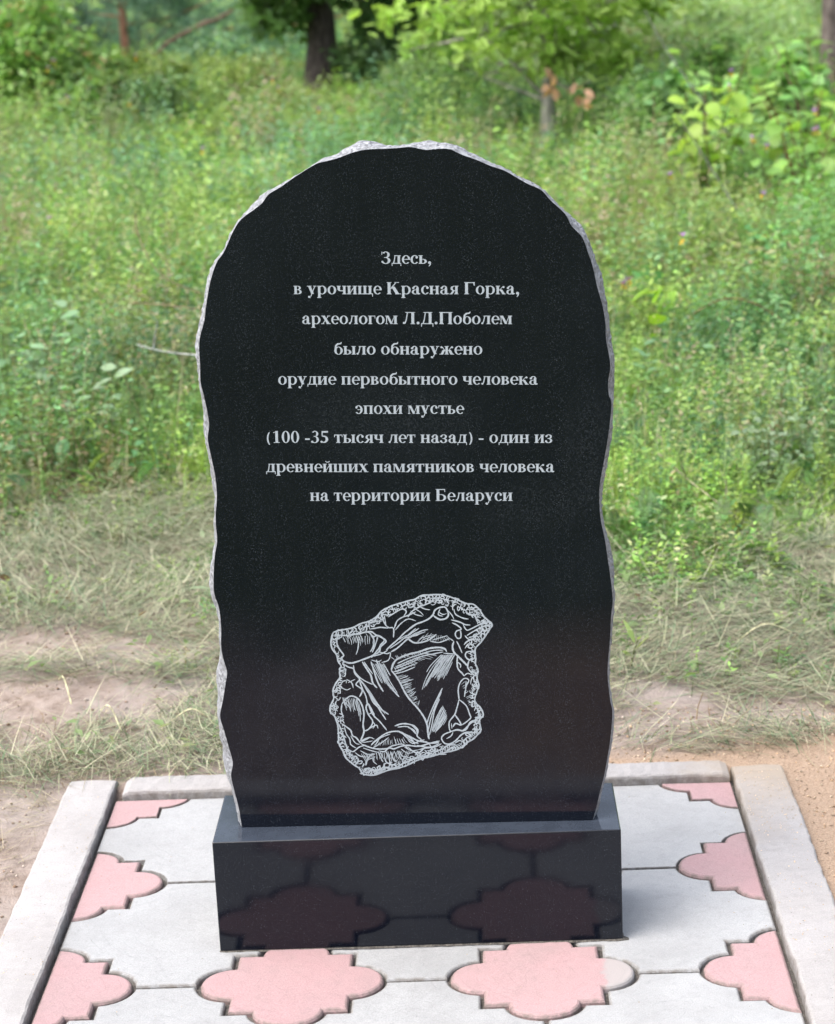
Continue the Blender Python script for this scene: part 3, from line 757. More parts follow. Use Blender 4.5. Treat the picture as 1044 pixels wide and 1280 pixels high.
(1.74,[(-678,4857),(-673,4849),(-677,4838),(-689,4826),(-701,4818),(-714,4813),(-724,4813),(-734,4812),(-745,4818)]),
(1.95,[(-644,4894),(-655,4878),(-676,4872),(-687,4875),(-696,4885),(-700,4901),(-688,4918),(-672,4931),(-654,4941)]),
(1.09,[(-639,4866),(-641,4853),(-653,4847),(-665,4842),(-677,4848),(-682,4860),(-693,4873),(-691,4887),(-687,4904)]),
(1.12,[(-594,4953),(-597,4935),(-608,4916),(-620,4903),(-630,4897),(-639,4901),(-647,4906),(-648,4924),(-642,4942)]),
(1.96,[(-623,4852),(-628,4871),(-624,4894),(-611,4908),(-597,4909),(-586,4897),(-588,4868),(-594,4847),(-608,4842)]),
(1.76,[(-558,4950),(-550,4935),(-555,4923),(-564,4914),(-574,4913),(-582,4926),(-584,4942),(-583,4955),(-576,4968)]),
(1.72,[(-594,4871),(-590,4884),(-590,4893),(-582,4901),(-574,4910),(-566,4917),(-562,4915),(-557,4914),(-557,4907)]),
(1.5,[(-550,4950),(-555,4954),(-552,4962),(-555,4968),(-551,4974),(-544,4977),(-539,4983),(-534,4985),(-526,4982)]),
(1.93,[(-497,4945),(-482,4942),(-474,4931),(-475,4920),(-485,4910),(-502,4912),(-521,4919),(-522,4928),(-526,4940)]),
(1.61,[(-452,5024),(-452,5017),(-452,5011),(-462,5000),(-475,4997),(-489,4992),(-501,4993),(-500,5001),(-503,5007)]),
(1.17,[(-426,4996),(-425,4989),(-430,4977),(-434,4964),(-442,4950),(-452,4945),(-460,4937),(-470,4933),(-471,4940)]),
(1.44,[(-402,4991),(-426,4988),(-447,4999),(-458,5017),(-453,5032),(-449,5046),(-426,5051),(-403,5052),(-386,5033)]),
(1.64,[(-398,5007),(-395,4996),(-388,4982),(-397,4972),(-398,4958),(-411,4958),(-420,4951),(-429,4955),(-440,4954)]),
(1.29,[(-373,5042),(-385,5032),(-395,5029),(-403,5034),(-410,5046),(-409,5060),(-401,5078),(-390,5095),(-380,5102)]),
(1.8,[(-329,5048),(-329,5036),(-337,5021),(-346,5014),(-357,5013),(-366,5018),(-372,5028),(-374,5043),(-369,5056)]),
(1.46,[(-344,5078),(-352,5063),(-359,5067),(-366,5081),(-363,5101),(-359,5117),(-350,5126),(-345,5112),(-343,5096)]),
(1.35,[(-334,5041),(-348,5052),(-357,5065),(-350,5077),(-334,5086),(-320,5089),(-304,5090),(-287,5089),(-273,5079)]),
(1.87,[(-334,5095),(-338,5101),(-340,5106),(-337,5114),(-332,5119),(-320,5126),(-311,5133),(-299,5135),(-292,5135)]),
(1.53,[(-274,5101),(-267,5096),(-265,5088),(-264,5083),(-266,5076),(-274,5070),(-285,5068),(-298,5068),(-309,5073)]),
(1.73,[(-224,5131),(-240,5123),(-254,5112),(-274,5123),(-293,5134),(-300,5154),(-292,5167),(-273,5171),(-257,5169)]),
(1.87,[(-224,5100),(-231,5089),(-242,5079),(-254,5082),(-263,5096),(-262,5121),(-256,5140),(-247,5160),(-236,5161)]),
(1.29,[(-213,5196),(-207,5182),(-206,5169),(-208,5159),(-217,5162),(-223,5165),(-230,5170),(-238,5184),(-241,5197)]),
(1.15,[(-214,5155),(-209,5159),(-205,5165),(-197,5160),(-188,5152),(-183,5141),(-180,5130),(-185,5128),(-191,5126)]),
(1.73,[(-156,5188),(-166,5177),(-176,5163),(-184,5159),(-193,5163),(-200,5172),(-202,5177),(-202,5195),(-197,5211)]),
(1.56,[(-184,5154),(-179,5162),(-170,5166),(-162,5164),(-157,5159),(-150,5154),(-150,5147),(-154,5136),(-162,5132)]),
(1.3,[(-141,5217),(-136,5221),(-129,5226),(-123,5224),(-116,5223),(-113,5219),(-111,5212),(-112,5204),(-117,5197)]),
(1.77,[(-112,5138),(-121,5140),(-129,5148),(-131,5159),(-126,5169),(-115,5173),(-107,5173),(-99,5165),(-94,5155)]),
(1.72,[(-120,5200),(-125,5222),(-126,5241),(-109,5244),(-95,5247),(-75,5237),(-63,5219),(-63,5200),(-72,5186)]),
(1.32,[(-75,5170),(-77,5177),(-79,5183),(-79,5190),(-74,5194),(-67,5200),(-61,5199),(-55,5195),(-50,5191)]),
(1.93,[(-12,5259),(-6,5249),(-7,5237),(-17,5222),(-32,5216),(-48,5212),(-63,5215),(-64,5227),(-67,5240)]),
(1.49,[(-1,5198),(1,5180),(-6,5163),(-19,5161),(-33,5160),(-43,5166),(-50,5180),(-53,5197),(-45,5208)]),
(1.64,[(-9,5260),(0,5269),(9,5273),(18,5269),(25,5256),(29,5243),(24,5230),(15,5220),(5,5218)]),
(1.18,[(-3,5224),(4,5227),(13,5226),(22,5221),(29,5215),(37,5208),(36,5202),(33,5197),(33,5191)]),
(1.66,[(73,5247),(76,5238),(75,5229),(64,5226),(51,5230),(45,5242),(38,5252),(42,5261),(54,5260)]),
(1.87,[(81,5234),(105,5233),(116,5222),(110,5206),(87,5193),(60,5183),(37,5186),(26,5198),(30,5211)]),
(1.58,[(134,5304),(138,5294),(140,5286),(138,5275),(131,5263),(123,5254),(117,5254),(110,5257),(107,5262)]),
(1.97,[(142,5179),(129,5184),(112,5192),(105,5208),(105,5226),(113,5236),(126,5244),(136,5250),(153,5244)]),
(1.17,[(177,5268),(168,5269),(161,5272),(153,5277),(147,5284),(141,5289),(144,5294),(147,5298),(147,5303)]),
(1.3,[(219,5234),(213,5220),(199,5204),(192,5206),(181,5207),(171,5206),(167,5225),(167,5238),(172,5254)]),
(1.55,[(219,5182),(209,5185),(197,5186),(188,5190),(184,5201),(177,5209),(177,5218),(181,5225),(186,5229)]),
(1.33,[(201,5306),(189,5310),(187,5324),(187,5334),(189,5348),(197,5352),(212,5349),(221,5345),(232,5336)]),
(1.72,[(232,5244),(221,5238),(207,5248),(202,5258),(205,5273),(207,5284),(218,5290),(228,5290),(236,5278)]),
(1.15,[(258,5213),(251,5206),(239,5205),(232,5212),(222,5215),(218,5226),(218,5236),(218,5247),(226,5252)]),
(1.94,[(217,5316),(218,5332),(230,5346),(246,5352),(262,5350),(275,5346),(287,5333),(286,5317),(280,5302)]),
(1.55,[(240,5288),(249,5303),(261,5306),(272,5301),(284,5290),(288,5278),(289,5263),(280,5246),(269,5240)]),
(1.6,[(266,5227),(264,5217),(257,5210),(250,5209),(244,5208),(238,5207),(237,5218),(240,5227),(244,5235)]),
(1.88,[(291,5356),(305,5366),(320,5367),(334,5363),(333,5346),(327,5329),(314,5319),(299,5311),(287,5317)]),
(1.72,[(291,5270),(288,5288),(295,5305),(311,5319),(329,5332),(343,5327),(349,5316),(344,5293),(333,5275)]),
(1.54,[(306,5224),(293,5231),(284,5245),(283,5262),(292,5274),(302,5285),(319,5282),(326,5272),(340,5259)]),
(1.53,[(348,5348),(356,5358),(368,5357),(380,5361),(383,5353),(388,5346),(393,5339),(384,5330),(376,5321)]),
(1.3,[(350,5317),(369,5315),(387,5301),(391,5287),(394,5271),(381,5265),(359,5270),(343,5276),(327,5287)]),
(1.38,[(350,5233),(341,5246),(334,5259),(344,5271),(354,5280),(372,5278),(387,5276),(398,5262),(405,5248)]),
(1.72,[(432,5353),(438,5351),(436,5342),(431,5334),(426,5325),(416,5320),(410,5320),(401,5318),(398,5324)]),
(1.75,[(386,5267),(383,5287),(391,5312),(413,5317),(431,5311),(445,5292),(437,5268),(422,5252),(405,5248)]),
(1.11,[(373,5256),(393,5273),(415,5276),(430,5262),(434,5245),(415,5228),(393,5214),(366,5220),(359,5235)]),
(1.38,[(445,5340),(448,5353),(457,5363),(471,5364),(484,5353),(487,5342),(484,5330),(471,5321),(458,5321)]),
(1.58,[(443,5280),(435,5293),(433,5307),(442,5318),(455,5322),(467,5314),(470,5300),(469,5288),(463,5277)]),
(1.81,[(447,5267),(456,5283),(463,5292),(471,5295),(476,5283),(483,5276),(488,5265),(485,5249),(478,5233)]),
(1.52,[(485,5358),(501,5364),(517,5362),(520,5349),(509,5334),(495,5315),(478,5312),(465,5313),(467,5330)]),
(1.22,[(496,5272),(479,5271),(467,5276),(463,5295),(464,5311),(481,5318),(493,5318),(506,5313),(513,5297)]),
(1.96,[(464,5279),(485,5282),(510,5278),(521,5268),(520,5257),(507,5247),(487,5245),(464,5242),(449,5250)]),
(1.92,[(561,5317),(548,5330),(533,5343),(527,5360),(529,5371),(546,5368),(560,5364),(574,5353),(586,5340)]),
(1.88,[(502,5285),(502,5293),(513,5305),(527,5305),(540,5302),(549,5301),(555,5289),(556,5277),(558,5268)]),
(1.23,[(543,5248),(548,5240),(545,5230),(539,5221),(531,5217),(522,5219),(515,5229),(515,5238),(519,5247)]),
(1.36,[(596,5298),(589,5303),(587,5311),(588,5319),(591,5328),(595,5330),(602,5331),(608,5332),(615,5327)]),
(1.66,[(572,5248),(562,5262),(563,5270),(564,5282),(564,5292),(577,5295),(586,5297),(602,5291),(611,5282)]),
(1.19,[(583,5244),(600,5246),(609,5239),(617,5230),(609,5220),(596,5205),(579,5203),(564,5204),(557,5211)]),
(1.2,[(649,5273),(637,5273),(624,5267),(613,5271),(610,5283),(612,5293),(617,5310),(630,5319),(640,5332)]),
(1.98,[(621,5234),(607,5243),(602,5256),(591,5269),(588,5286),(586,5293),(589,5304),(592,5312),(599,5312)]),
(1.15,[(611,5204),(608,5198),(600,5193),(592,5188),(583,5192),(579,5202),(575,5210),(573,5219),(579,5228)]),
(1.58,[(683,5299),(704,5312),(716,5310),(720,5295),(714,5279),(701,5257),(683,5245),(664,5242),(664,5260)]),
(1.92,[(653,5264),(659,5271),(666,5273),(674,5269),(683,5264),(685,5252),(684,5239),(679,5231),(673,5226)]),
(1.23,[(671,5204),(669,5200),(667,5194),(665,5189),(661,5186),(654,5187),(650,5188),(644,5191),(639,5195)]),
(1.87,[(750,5235),(728,5235),(713,5248),(705,5266),(714,5288),(733,5300),(754,5296),(769,5276),(766,5256)]),
(1.94,[(686,5197),(679,5201),(669,5204),(673,5215),(672,5221),(679,5232),(693,5239),(704,5243),(717,5248)]),
(1.66,[(671,5127),(667,5137),(668,5156),(670,5175),(680,5193),(691,5204),(704,5213),(717,5214),(722,5203)]),
(1.1,[(784,5215),(773,5215),(755,5225),(743,5239),(736,5259),(741,5270),(756,5272),(767,5270),(787,5263)]),
(1.42,[(786,5186),(783,5177),(778,5172),(772,5166),(762,5167),(757,5171),(752,5175),(749,5183),(746,5189)]),
(1.55,[(771,5173),(770,5153),(764,5135),(756,5122),(746,5116),(739,5131),(738,5156),(741,5176),(746,5192)]),
(1.87,[(801,5232),(814,5238),(827,5236),(836,5227),(842,5219),(848,5205),(843,5189),(833,5178),(825,5169)]),
(1.65,[(824,5126),(814,5132),(807,5127),(800,5138),(790,5152),(784,5166),(783,5180),(785,5192),(789,5205)]),
(1.31,[(794,5161),(801,5161),(809,5158),(813,5150),(813,5144),(811,5135),(803,5128),(797,5126),(790,5128)]),
(1.51,[(851,5203),(857,5212),(864,5224),(878,5219),(895,5203),(906,5185),(907,5166),(899,5159),(886,5157)]),
(1.87,[(877,5169),(879,5155),(878,5145),(875,5131),(862,5125),(855,5120),(843,5119),(837,5127),(833,5137)]),
(1.08,[(848,5094),(840,5079),(832,5080),(823,5080),(818,5087),(818,5101),(824,5115),(828,5132),(838,5145)]),
(1.37,[(945,5178),(930,5158),(915,5151),(905,5162),(901,5180),(913,5203),(926,5219),(939,5219),(945,5208)]),
(1.5,[(939,5157),(949,5142),(939,5134),(928,5128),(909,5125),(894,5133),(880,5146),(884,5156),(884,5166)]),
(1.14,[(915,5105),(913,5090),(903,5076),(892,5072),(881,5062),(870,5065),(866,5080),(863,5093),(862,5107)]),
(1.13,[(991,5184),(998,5175),(988,5166),(975,5155),(959,5152),(941,5156),(933,5164),(936,5174),(949,5182)]),
(1.61,[(906,5140),(920,5150),(937,5156),(957,5155),(970,5149),(962,5137),(951,5126),(933,5124),(914,5128)]),
(1.25,[(904,5122),(912,5106),(915,5089),(911,5077),(903,5066),(893,5072),(883,5074),(873,5090),(873,5106)]),
(1.58,[(984,5122),(971,5134),(975,5143),(974,5153),(991,5157),(1011,5157),(1029,5150),(1042,5139),(1052,5128)]),
(1.49,[(981,5113),(999,5100),(1006,5082),(1018,5061),(1012,5055),(1001,5051),(994,5046),(977,5060),(960,5069)]),
(1.19,[(922,5076),(926,5083),(931,5088),(938,5090),(941,5091),(950,5093),(954,5089),(953,5081),(952,5076)]),
(1.25,[(993,5101),(997,5110),(1009,5117),(1025,5123),(1043,5123),(1061,5123),(1074,5121),(1075,5113),(1075,5106)]),
(1.56,[(972,5086),(973,5097),(978,5104),(984,5113),(994,5115),(1001,5115),(1006,5109),(1007,5100),(1004,5093)]),
(1.86,[(956,5058),(960,5045),(957,5035),(953,5027),(944,5033),(937,5040),(930,5052),(925,5066),(928,5075)]),
(1.49,[(1050,5039),(1037,5048),(1031,5064),(1029,5077),(1035,5081),(1043,5082),(1053,5071),(1061,5059),(1060,5046)]),
(1.09,[(1055,5040),(1041,5028),(1021,5016),(1002,5012),(990,5017),(987,5028),(989,5039),(1002,5053),(1023,5062)]),
(1.49,[(964,5002),(953,5007),(942,5023),(949,5040),(956,5057),(968,5056),(984,5058),(994,5041),(995,5024)]),
(1.15,[(1065,5035),(1079,5031),(1098,5024),(1112,5012),(1122,4999),(1127,4988),(1123,4979),(1117,4974),(1106,4973)]),
(1.51,[(1033,4971),(1020,4982),(1008,4991),(999,5003),(1005,5011),(1022,5010),(1038,5013),(1055,5009),(1071,5001)]),
(1.74,[(1009,4977),(1021,4971),(1030,4965),(1041,4958),(1045,4952),(1044,4945),(1042,4940),(1036,4936),(1032,4934)]),
(1.89,[(1126,4950),(1120,4946),(1109,4942),(1104,4944),(1099,4947),(1099,4954),(1104,4962),(1108,4969),(1115,4980)]),
(1.87,[(1061,4937),(1072,4948),(1086,4954),(1094,4953),(1106,4947),(1103,4938),(1091,4926),(1077,4921),(1066,4921)]),
(1.55,[(1023,4905),(1019,4916),(1019,4929),(1032,4930),(1051,4926),(1063,4918),(1071,4906),(1064,4896),(1054,4889)]),
(1.77,[(1191,4950),(1167,4928),(1143,4916),(1117,4914),(1105,4915),(1087,4920),(1100,4936),(1114,4948),(1143,4960)]),
(1.73,[(1102,4910),(1101,4915),(1106,4922),(1114,4926),(1121,4928),(1128,4925),(1134,4925),(1142,4919),(1140,4910)]),
(1.31,[(1087,4847),(1077,4848),(1068,4848),(1071,4859),(1071,4868),(1073,4873),(1083,4887),(1094,4894),(1104,4896)]),
(1.61,[(1180,4914),(1187,4918),(1197,4915),(1207,4911),(1212,4904),(1213,4893),(1210,4884),(1200,4875),(1192,4872)]),
(1.31,[(1141,4850),(1139,4859),(1145,4867),(1149,4873),(1155,4880),(1164,4876),(1172,4879),(1176,4875),(1182,4867)]),
(1.67,[(1104,4873),(1111,4873),(1116,4875),(1127,4862),(1138,4852),(1143,4835),(1151,4822),(1150,4810),(1147,4800)]),
(1.73,[(1211,4855),(1196,4854),(1180,4864),(1177,4879),(1181,4892),(1193,4905),(1209,4906),(1222,4905),(1232,4893)]),
(1.32,[(1142,4934),(1151,4942),(1160,4940),(1176,4939),(1185,4926),(1189,4919),(1191,4904),(1191,4893),(1179,4889)]),
(1.15,[(1087,4963),(1097,4964),(1110,4962),(1124,4948),(1139,4939),(1144,4923),(1153,4907),(1144,4903),(1145,4892)]),
(1.75,[(1130,4853),(1141,4869),(1156,4882),(1181,4881),(1193,4869),(1189,4850),(1175,4832),(1155,4827),(1139,4830)]),
(1.55,[(1123,4879),(1124,4884),(1130,4884),(1133,4887),(1140,4883),(1145,4882),(1150,4879),(1154,4873),(1156,4868)]),
(1.24,[(1135,4901),(1129,4888),(1118,4877),(1108,4867),(1094,4870),(1082,4871),(1077,4886),(1077,4896),(1078,4911)]),
(1.37,[(1110,4778),(1110,4794),(1116,4810),(1128,4814),(1149,4814),(1158,4799),(1159,4784),(1150,4769),(1136,4765)]),
(1.58,[(1132,4819),(1137,4806),(1136,4795),(1124,4793),(1105,4802),(1089,4815),(1083,4829),(1093,4836),(1110,4833)]),
(1.55,[(1087,4862),(1086,4846),(1084,4835),(1074,4829),(1063,4832),(1052,4839),(1044,4849),(1039,4862),(1042,4869)]),
(1.38,[(1091,4800),(1097,4800),(1106,4791),(1109,4785),(1115,4771),(1119,4756),(1120,4740),(1116,4726),(1113,4719)]),
(1.75,[(1068,4762),(1067,4773),(1067,4782),(1071,4794),(1073,4804),(1079,4809),(1085,4820),(1089,4813),(1094,4813)]),
(1.2,[(1029,4776),(1022,4795),(1020,4816),(1023,4834),(1033,4844),(1043,4839),(1050,4820),(1048,4799),(1043,4783)]),
(1.78,[(1080,4689),(1063,4700),(1053,4719),(1061,4738),(1073,4757),(1097,4757),(1111,4740),(1120,4719),(1109,4700)]),
(1.64,[(1039,4748),(1048,4757),(1057,4752),(1064,4747),(1068,4733),(1060,4723),(1053,4719),(1043,4720),(1036,4726)]),
(1.81,[(989,4799),(995,4811),(1013,4802),(1024,4790),(1029,4774),(1026,4762),(1018,4751),(1003,4757),(989,4770)]),
(1.6,[(1056,4694),(1067,4690),(1074,4681),(1075,4671),(1074,4662),(1069,4654),(1063,4646),(1051,4647),(1040,4646)]),
(1.11,[(987,4667),(975,4689),(972,4707),(981,4720),(998,4720),(1020,4708),(1033,4687),(1036,4664),(1028,4650)]),
(1.76,[(953,4711),(946,4722),(951,4734),(959,4743),(969,4749),(981,4753),(995,4742),(998,4734),(1003,4721)]),
(1.78,[(989,4633),(989,4645),(995,4658),(1005,4664),(1016,4661),(1026,4657),(1030,4649),(1032,4636),(1031,4625)]),
(1.33,[(1002,4698),(1013,4675),(1003,4656),(984,4642),(962,4651),(953,4667),(950,4692),(969,4710),(988,4710)]),
(1.09,[(938,4711),(951,4715),(969,4708),(983,4697),(987,4685),(980,4676),(961,4679),(943,4686),(932,4700)]),
(1.29,[(994,4578),(984,4559),(970,4555),(958,4565),(947,4583),(948,4602),(958,4615),(973,4616),(988,4601)]),
(1.56,[(941,4600),(932,4601),(925,4604),(918,4611),(915,4621),(919,4627),(921,4634),(921,4643),(930,4645)]),
(1.49,[(897,4677),(909,4680),(918,4665),(925,4649),(924,4627),(918,4613),(907,4617),(894,4624),(890,4645)]),
(1.12,[(948,4508),(937,4511),(927,4517),(918,4529),(919,4540),(919,4552),(931,4554),(941,4553),(951,4546)]),
(1.92,[(919,4592),(939,4583),(934,4562),(925,4551),(901,4542),(887,4546),(869,4557),(875,4577),(893,4592)]),
(1.24,[(900,4467),(903,4480),(914,4492),(930,4501),(938,4500),(949,4492),(954,4482),(947,4468),(935,4457)]),
(1.21,[(913,4510),(921,4502),(936,4495),(926,4482),(925,4477),(909,4468),(894,4462),(876,4462),(865,4463)]),
(1.44,[(942,4433),(949,4429),(955,4429),(956,4420),(957,4414),(960,4405),(958,4398),(953,4392),(947,4391)]),
(1.73,[(891,4448),(903,4447),(914,4442),(920,4433),(925,4424),(920,4420),(915,4416),(902,4415),(893,4420)]),
(1.21,[(927,4330),(921,4336),(913,4349),(909,4364),(912,4374),(915,4385),(919,4396),(928,4395),(938,4392)]),
(1.37,[(893,4379),(902,4389),(916,4392),(931,4388),(935,4379),(927,4367),(918,4356),(905,4354),(888,4356)]),
(1.33,[(905,4325),(908,4334),(918,4335),(927,4339),(934,4335),(944,4333),(946,4324),(949,4315),(947,4302)]),
(1.43,[(874,4331),(872,4344),(878,4352),(888,4354),(896,4361),(907,4358),(916,4347),(924,4337),(922,4326)]),
(1.2,[(954,4276),(966,4269),(973,4255),(983,4245),(983,4229),(981,4215),(977,4205),(968,4201),(955,4203)]),
(1.18,[(889,4226),(885,4237),(887,4249),(894,4254),(903,4254),(912,4248),(916,4236),(915,4226),(908,4220)]),
(1.31,[(975,4212),(992,4205),(1003,4190),(1007,4174),(991,4163),(973,4156),(955,4164),(939,4179),(933,4195)]),
(1.46,[(924,4165),(918,4173),(910,4182),(914,4195),(920,4203),(929,4209),(941,4202),(949,4192),(947,4180)]),
(1.8,[(977,4187),(984,4182),(986,4163),(976,4148),(965,4140),(956,4145),(952,4154),(956,4171),(963,4184)]),
(1.49,[(889,4165),(895,4181),(905,4184),(919,4189),(927,4177),(933,4164),(924,4152),(913,4143),(901,4148)]),
(1.18,[(945,4063),(926,4062),(922,4074),(923,4089),(928,4102),(944,4114),(960,4125),(971,4128),(985,4121)]),
(1.09,[(934,4113),(938,4100),(933,4094),(927,4090),(917,4089),(909,4092),(903,4097),(892,4104),(888,4116)]),
(1.93,[(960,4058),(971,4055),(975,4046),(972,4037),(963,4026),(950,4018),(938,4021),(939,4033),(942,4043)]),
(1.35,[(888,3983),(887,4009),(893,4039),(901,4068),(917,4090),(930,4090),(934,4068),(936,4045),(928,4016)]),
(1.67,[(946,3972),(946,3981),(950,3990),(958,4000),(965,4006),(976,4011),(985,4013),(994,4012),(999,4007)]),
(1.67,[(960,4015),(966,4000),(969,3981),(959,3964),(942,3951),(921,3951),(912,3963),(906,3976),(922,3994)]),
(1.93,[(959,3984),(970,3976),(983,3962),(991,3943),(999,3923),(993,3914),(985,3911),(969,3922),(955,3937)]),
(1.32,[(965,3959),(954,3954),(942,3955),(936,3958),(931,3965),(932,3975),(939,3982),(946,3990),(959,3992)]),
(1.14,[(924,3903),(916,3922),(924,3938),(938,3955),(954,3950),(969,3945),(982,3934),(980,3919),(979,3902)]),
(1.38,[(901,3943),(914,3935),(927,3921),(933,3905),(933,3892),(925,3889),(913,3896),(902,3912),(895,3929)]),
(1.84,[(956,3858),(961,3845),(959,3827),(947,3821),(930,3830),(912,3838),(903,3860),(901,3876),(901,3892)]),
(1.2,[(935,3850),(932,3837),(918,3836),(909,3834),(893,3844),(878,3855),(870,3870),(869,3886),(876,3893)]),
(1.9,[(951,3787),(938,3775),(925,3771),(912,3772),(904,3790),(906,3809),(915,3824),(929,3826),(942,3815)]),
(1.93,[(871,3818),(884,3813),(897,3802),(906,3783),(908,3768),(897,3765),(882,3774),(870,3789),(862,3809)]),
(1.51,[(932,3744),(938,3731),(942,3720),(937,3716),(932,3712),(930,3707),(921,3714),(910,3723),(903,3735)]),
(1.85,[(898,3726),(908,3720),(909,3713),(892,3708),(877,3705),(862,3707),(852,3714),(853,3721),(861,3728)]),
(1.82,[(904,3645),(897,3666),(895,3695),(905,3712),(917,3724),(928,3711),(938,3687),(937,3659),(926,3635)]),
(1.91,[(921,3647),(916,3641),(909,3639),(900,3640),(891,3643),(887,3651),(884,3659),(886,3666),(893,3670)]),
(1.85,[(960,3616),(950,3618),(944,3629),(947,3640),(953,3647),(965,3648),(975,3643),(976,3633),(975,3621)]),
(1.62,[(935,3624),(950,3616),(959,3611),(972,3602),(977,3588),(985,3575),(983,3565),(979,3552),(964,3555)]),
(1.3,[(1015,3592),(1001,3580),(982,3579),(965,3582),(965,3591),(968,3600),(985,3608),(1000,3610),(1018,3605)]),
(1.67,[(926,3570),(932,3596),(948,3614),(962,3611),(975,3600),(976,3575),(970,3548),(954,3540),(938,3532)]),
(1.95,[(1024,3510),(1015,3496),(1000,3484),(990,3497),(985,3524),(992,3548),(1000,3575),(1015,3580),(1025,3565)]),
(1.33,[(974,3554),(980,3546),(989,3540),(991,3528),(990,3518),(986,3511),(980,3503),(971,3505),(964,3508)]),
(1.52,[(1059,3474),(1044,3470),(1027,3466),(1011,3471),(997,3476),(993,3484),(992,3493),(987,3503),(998,3511)]),
(1.83,[(986,3506),(1004,3504),(1007,3495),(1006,3483),(1003,3472),(985,3466),(968,3463),(953,3469),(941,3478)]),
(1.29,[(1008,3489),(1014,3481),(1009,3472),(1007,3461),(995,3459),(984,3461),(975,3464),(968,3477),(969,3486)]),
(1.64,[(975,3523),(989,3520),(996,3507),(986,3489),(979,3469),(960,3460),(942,3454),(936,3464),(929,3475)]),
(1.87,[(980,3410),(975,3387),(963,3379),(952,3366),(942,3381),(932,3390),(928,3411),(933,3433),(942,3451)]),
(1.33,[(932,3405),(927,3396),(918,3390),(910,3392),(902,3398),(900,3406),(899,3414),(903,3424),(907,3428)]),
(1.28,[(938,3338),(946,3353),(954,3370),(972,3370),(991,3370),(995,3353),(998,3340),(994,3323),(979,3312)]),
(1.64,[(924,3335),(916,3333),(912,3341),(909,3347),(916,3357),(925,3364),(934,3368),(943,3365),(948,3359)]),
(1.69,[(983,3323),(992,3308),(991,3291),(983,3277),(965,3271),(951,3277),(946,3295),(947,3311),(955,3324)]),
(1.16,[(956,3296),(965,3288),(964,3280),(952,3276),(948,3270),(932,3273),(917,3275),(905,3281),(895,3290)]),
(1.41,[(985,3255),(989,3240),(983,3227),(974,3226),(966,3232),(957,3242),(951,3255),(953,3271),(956,3281)]),
(1.51,[(948,3276),(935,3272),(921,3275),(917,3287),(914,3301),(919,3316),(931,3320),(944,3312),(950,3302)]),
(1.57,[(923,3191),(912,3215),(910,3243),(918,3252),(930,3253),(943,3231),(953,3208),(952,3186),(942,3179)]),
(1.87,[(882,3268),(890,3284),(904,3288),(922,3295),(934,3288),(936,3277),(936,3268),(925,3253),(908,3247)]),
(1.17,[(929,3174),(920,3172),(906,3178),(896,3185),(885,3189),(880,3203),(871,3213),(877,3219),(887,3222)]),
(1.14,[(888,3197),(871,3192),(857,3202),(846,3218),(844,3234),(857,3246),(874,3250),(890,3238),(895,3224)]),
(1.08,[(858,3099),(849,3113),(846,3130),(843,3147),(844,3165),(852,3179),(863,3181),(873,3176),(881,3175)]),
(1.95,[(807,3178),(786,3199),(785,3210),(788,3220),(804,3224),(828,3214),(849,3195),(863,3178),(867,3165)]),
(1.21,[(828,3120),(831,3104),(828,3097),(824,3086),(814,3091),(802,3098),(795,3112),(792,3127),(794,3136)]),
(1.37,[(791,3184),(803,3186),(814,3184),(825,3181),(831,3174),(831,3168),(819,3161),(819,3153),(809,3148)]),
(1.91,[(771,3134),(784,3131),(798,3099),(799,3064),(791,3049),(776,3044),(757,3067),(750,3101),(758,3130)]),
(1.22,[(752,3112),(745,3109),(735,3117),(730,3125),(725,3136),(725,3147),(727,3151),(733,3155),(739,3157)]),
(1.21,[(735,3035),(726,3032),(718,3038),(710,3044),(707,3055),(709,3064),(717,3070),(724,3076),(733,3080)]),
(1.64,[(737,3034),(746,3022),(745,3009),(736,3001),(711,2993),(683,2997),(661,3009),(656,3020),(672,3032)]),
(1.21,[(641,3035),(659,3046),(676,3042),(691,3030),(701,3013),(695,2996),(678,2986),(658,2994),(639,3005)]),
(1.95,[(580,3010),(595,3015),(604,3018),(617,3014),(626,3003),(628,2995),(629,2981),(623,2970),(613,2966)]),
(1.19,[(575,3046),(584,3052),(590,3063),(602,3065),(608,3060),(618,3058),(623,3050),(627,3043),(619,3031)]),
(1.9,[(553,3001),(564,3006),(573,3008),(582,3010),(587,3004),(592,2998),(590,2988),(582,2969),(571,2960)]),
(1.22,[(544,2983),(537,2983),(535,2993),(534,3007),(537,3021),(543,3031),(552,3042),(561,3050),(569,3053)]),
(1.57,[(492,2934),(493,2946),(500,2961),(514,2973),(528,2980),(535,2976),(530,2958),(524,2941),(509,2928)]),
(1.46,[(467,3012),(473,3017),(482,3027),(492,3030),(504,3026),(510,3016),(512,3004),(514,2993),(508,2987)]),
(1.12,[(452,2909),(440,2924),(435,2945),(438,2968),(444,2984),(454,2981),(464,2973),(471,2954),(469,2935)]),
(1.14,[(447,2996),(436,3004),(431,3011),(428,3020),(430,3026),(434,3032),(442,3031),(457,3028),(469,3022)]),
(1.67,[(432,2939),(431,2927),(424,2915),(415,2908),(406,2912),(401,2924),(405,2936),(410,2948),(419,2952)]),
(1.47,[(387,3011),(398,3019),(411,3022),(417,3013),(420,3003),(414,2984),(404,2967),(395,2959),(384,2958)]),
(1.31,[(340,2933),(340,2945),(344,2948),(351,2953),(355,2954),(364,2946),(372,2936),(376,2922),(374,2913)]),
(1.74,[(350,2991),(362,2972),(367,2955),(357,2949),(346,2946),(329,2954),(319,2974),(313,2989),(318,3001)]),
(1.48,[(313,2940),(318,2939),(328,2932),(332,2925),(333,2914),(329,2908),(325,2898),(316,2897),(310,2893)]),
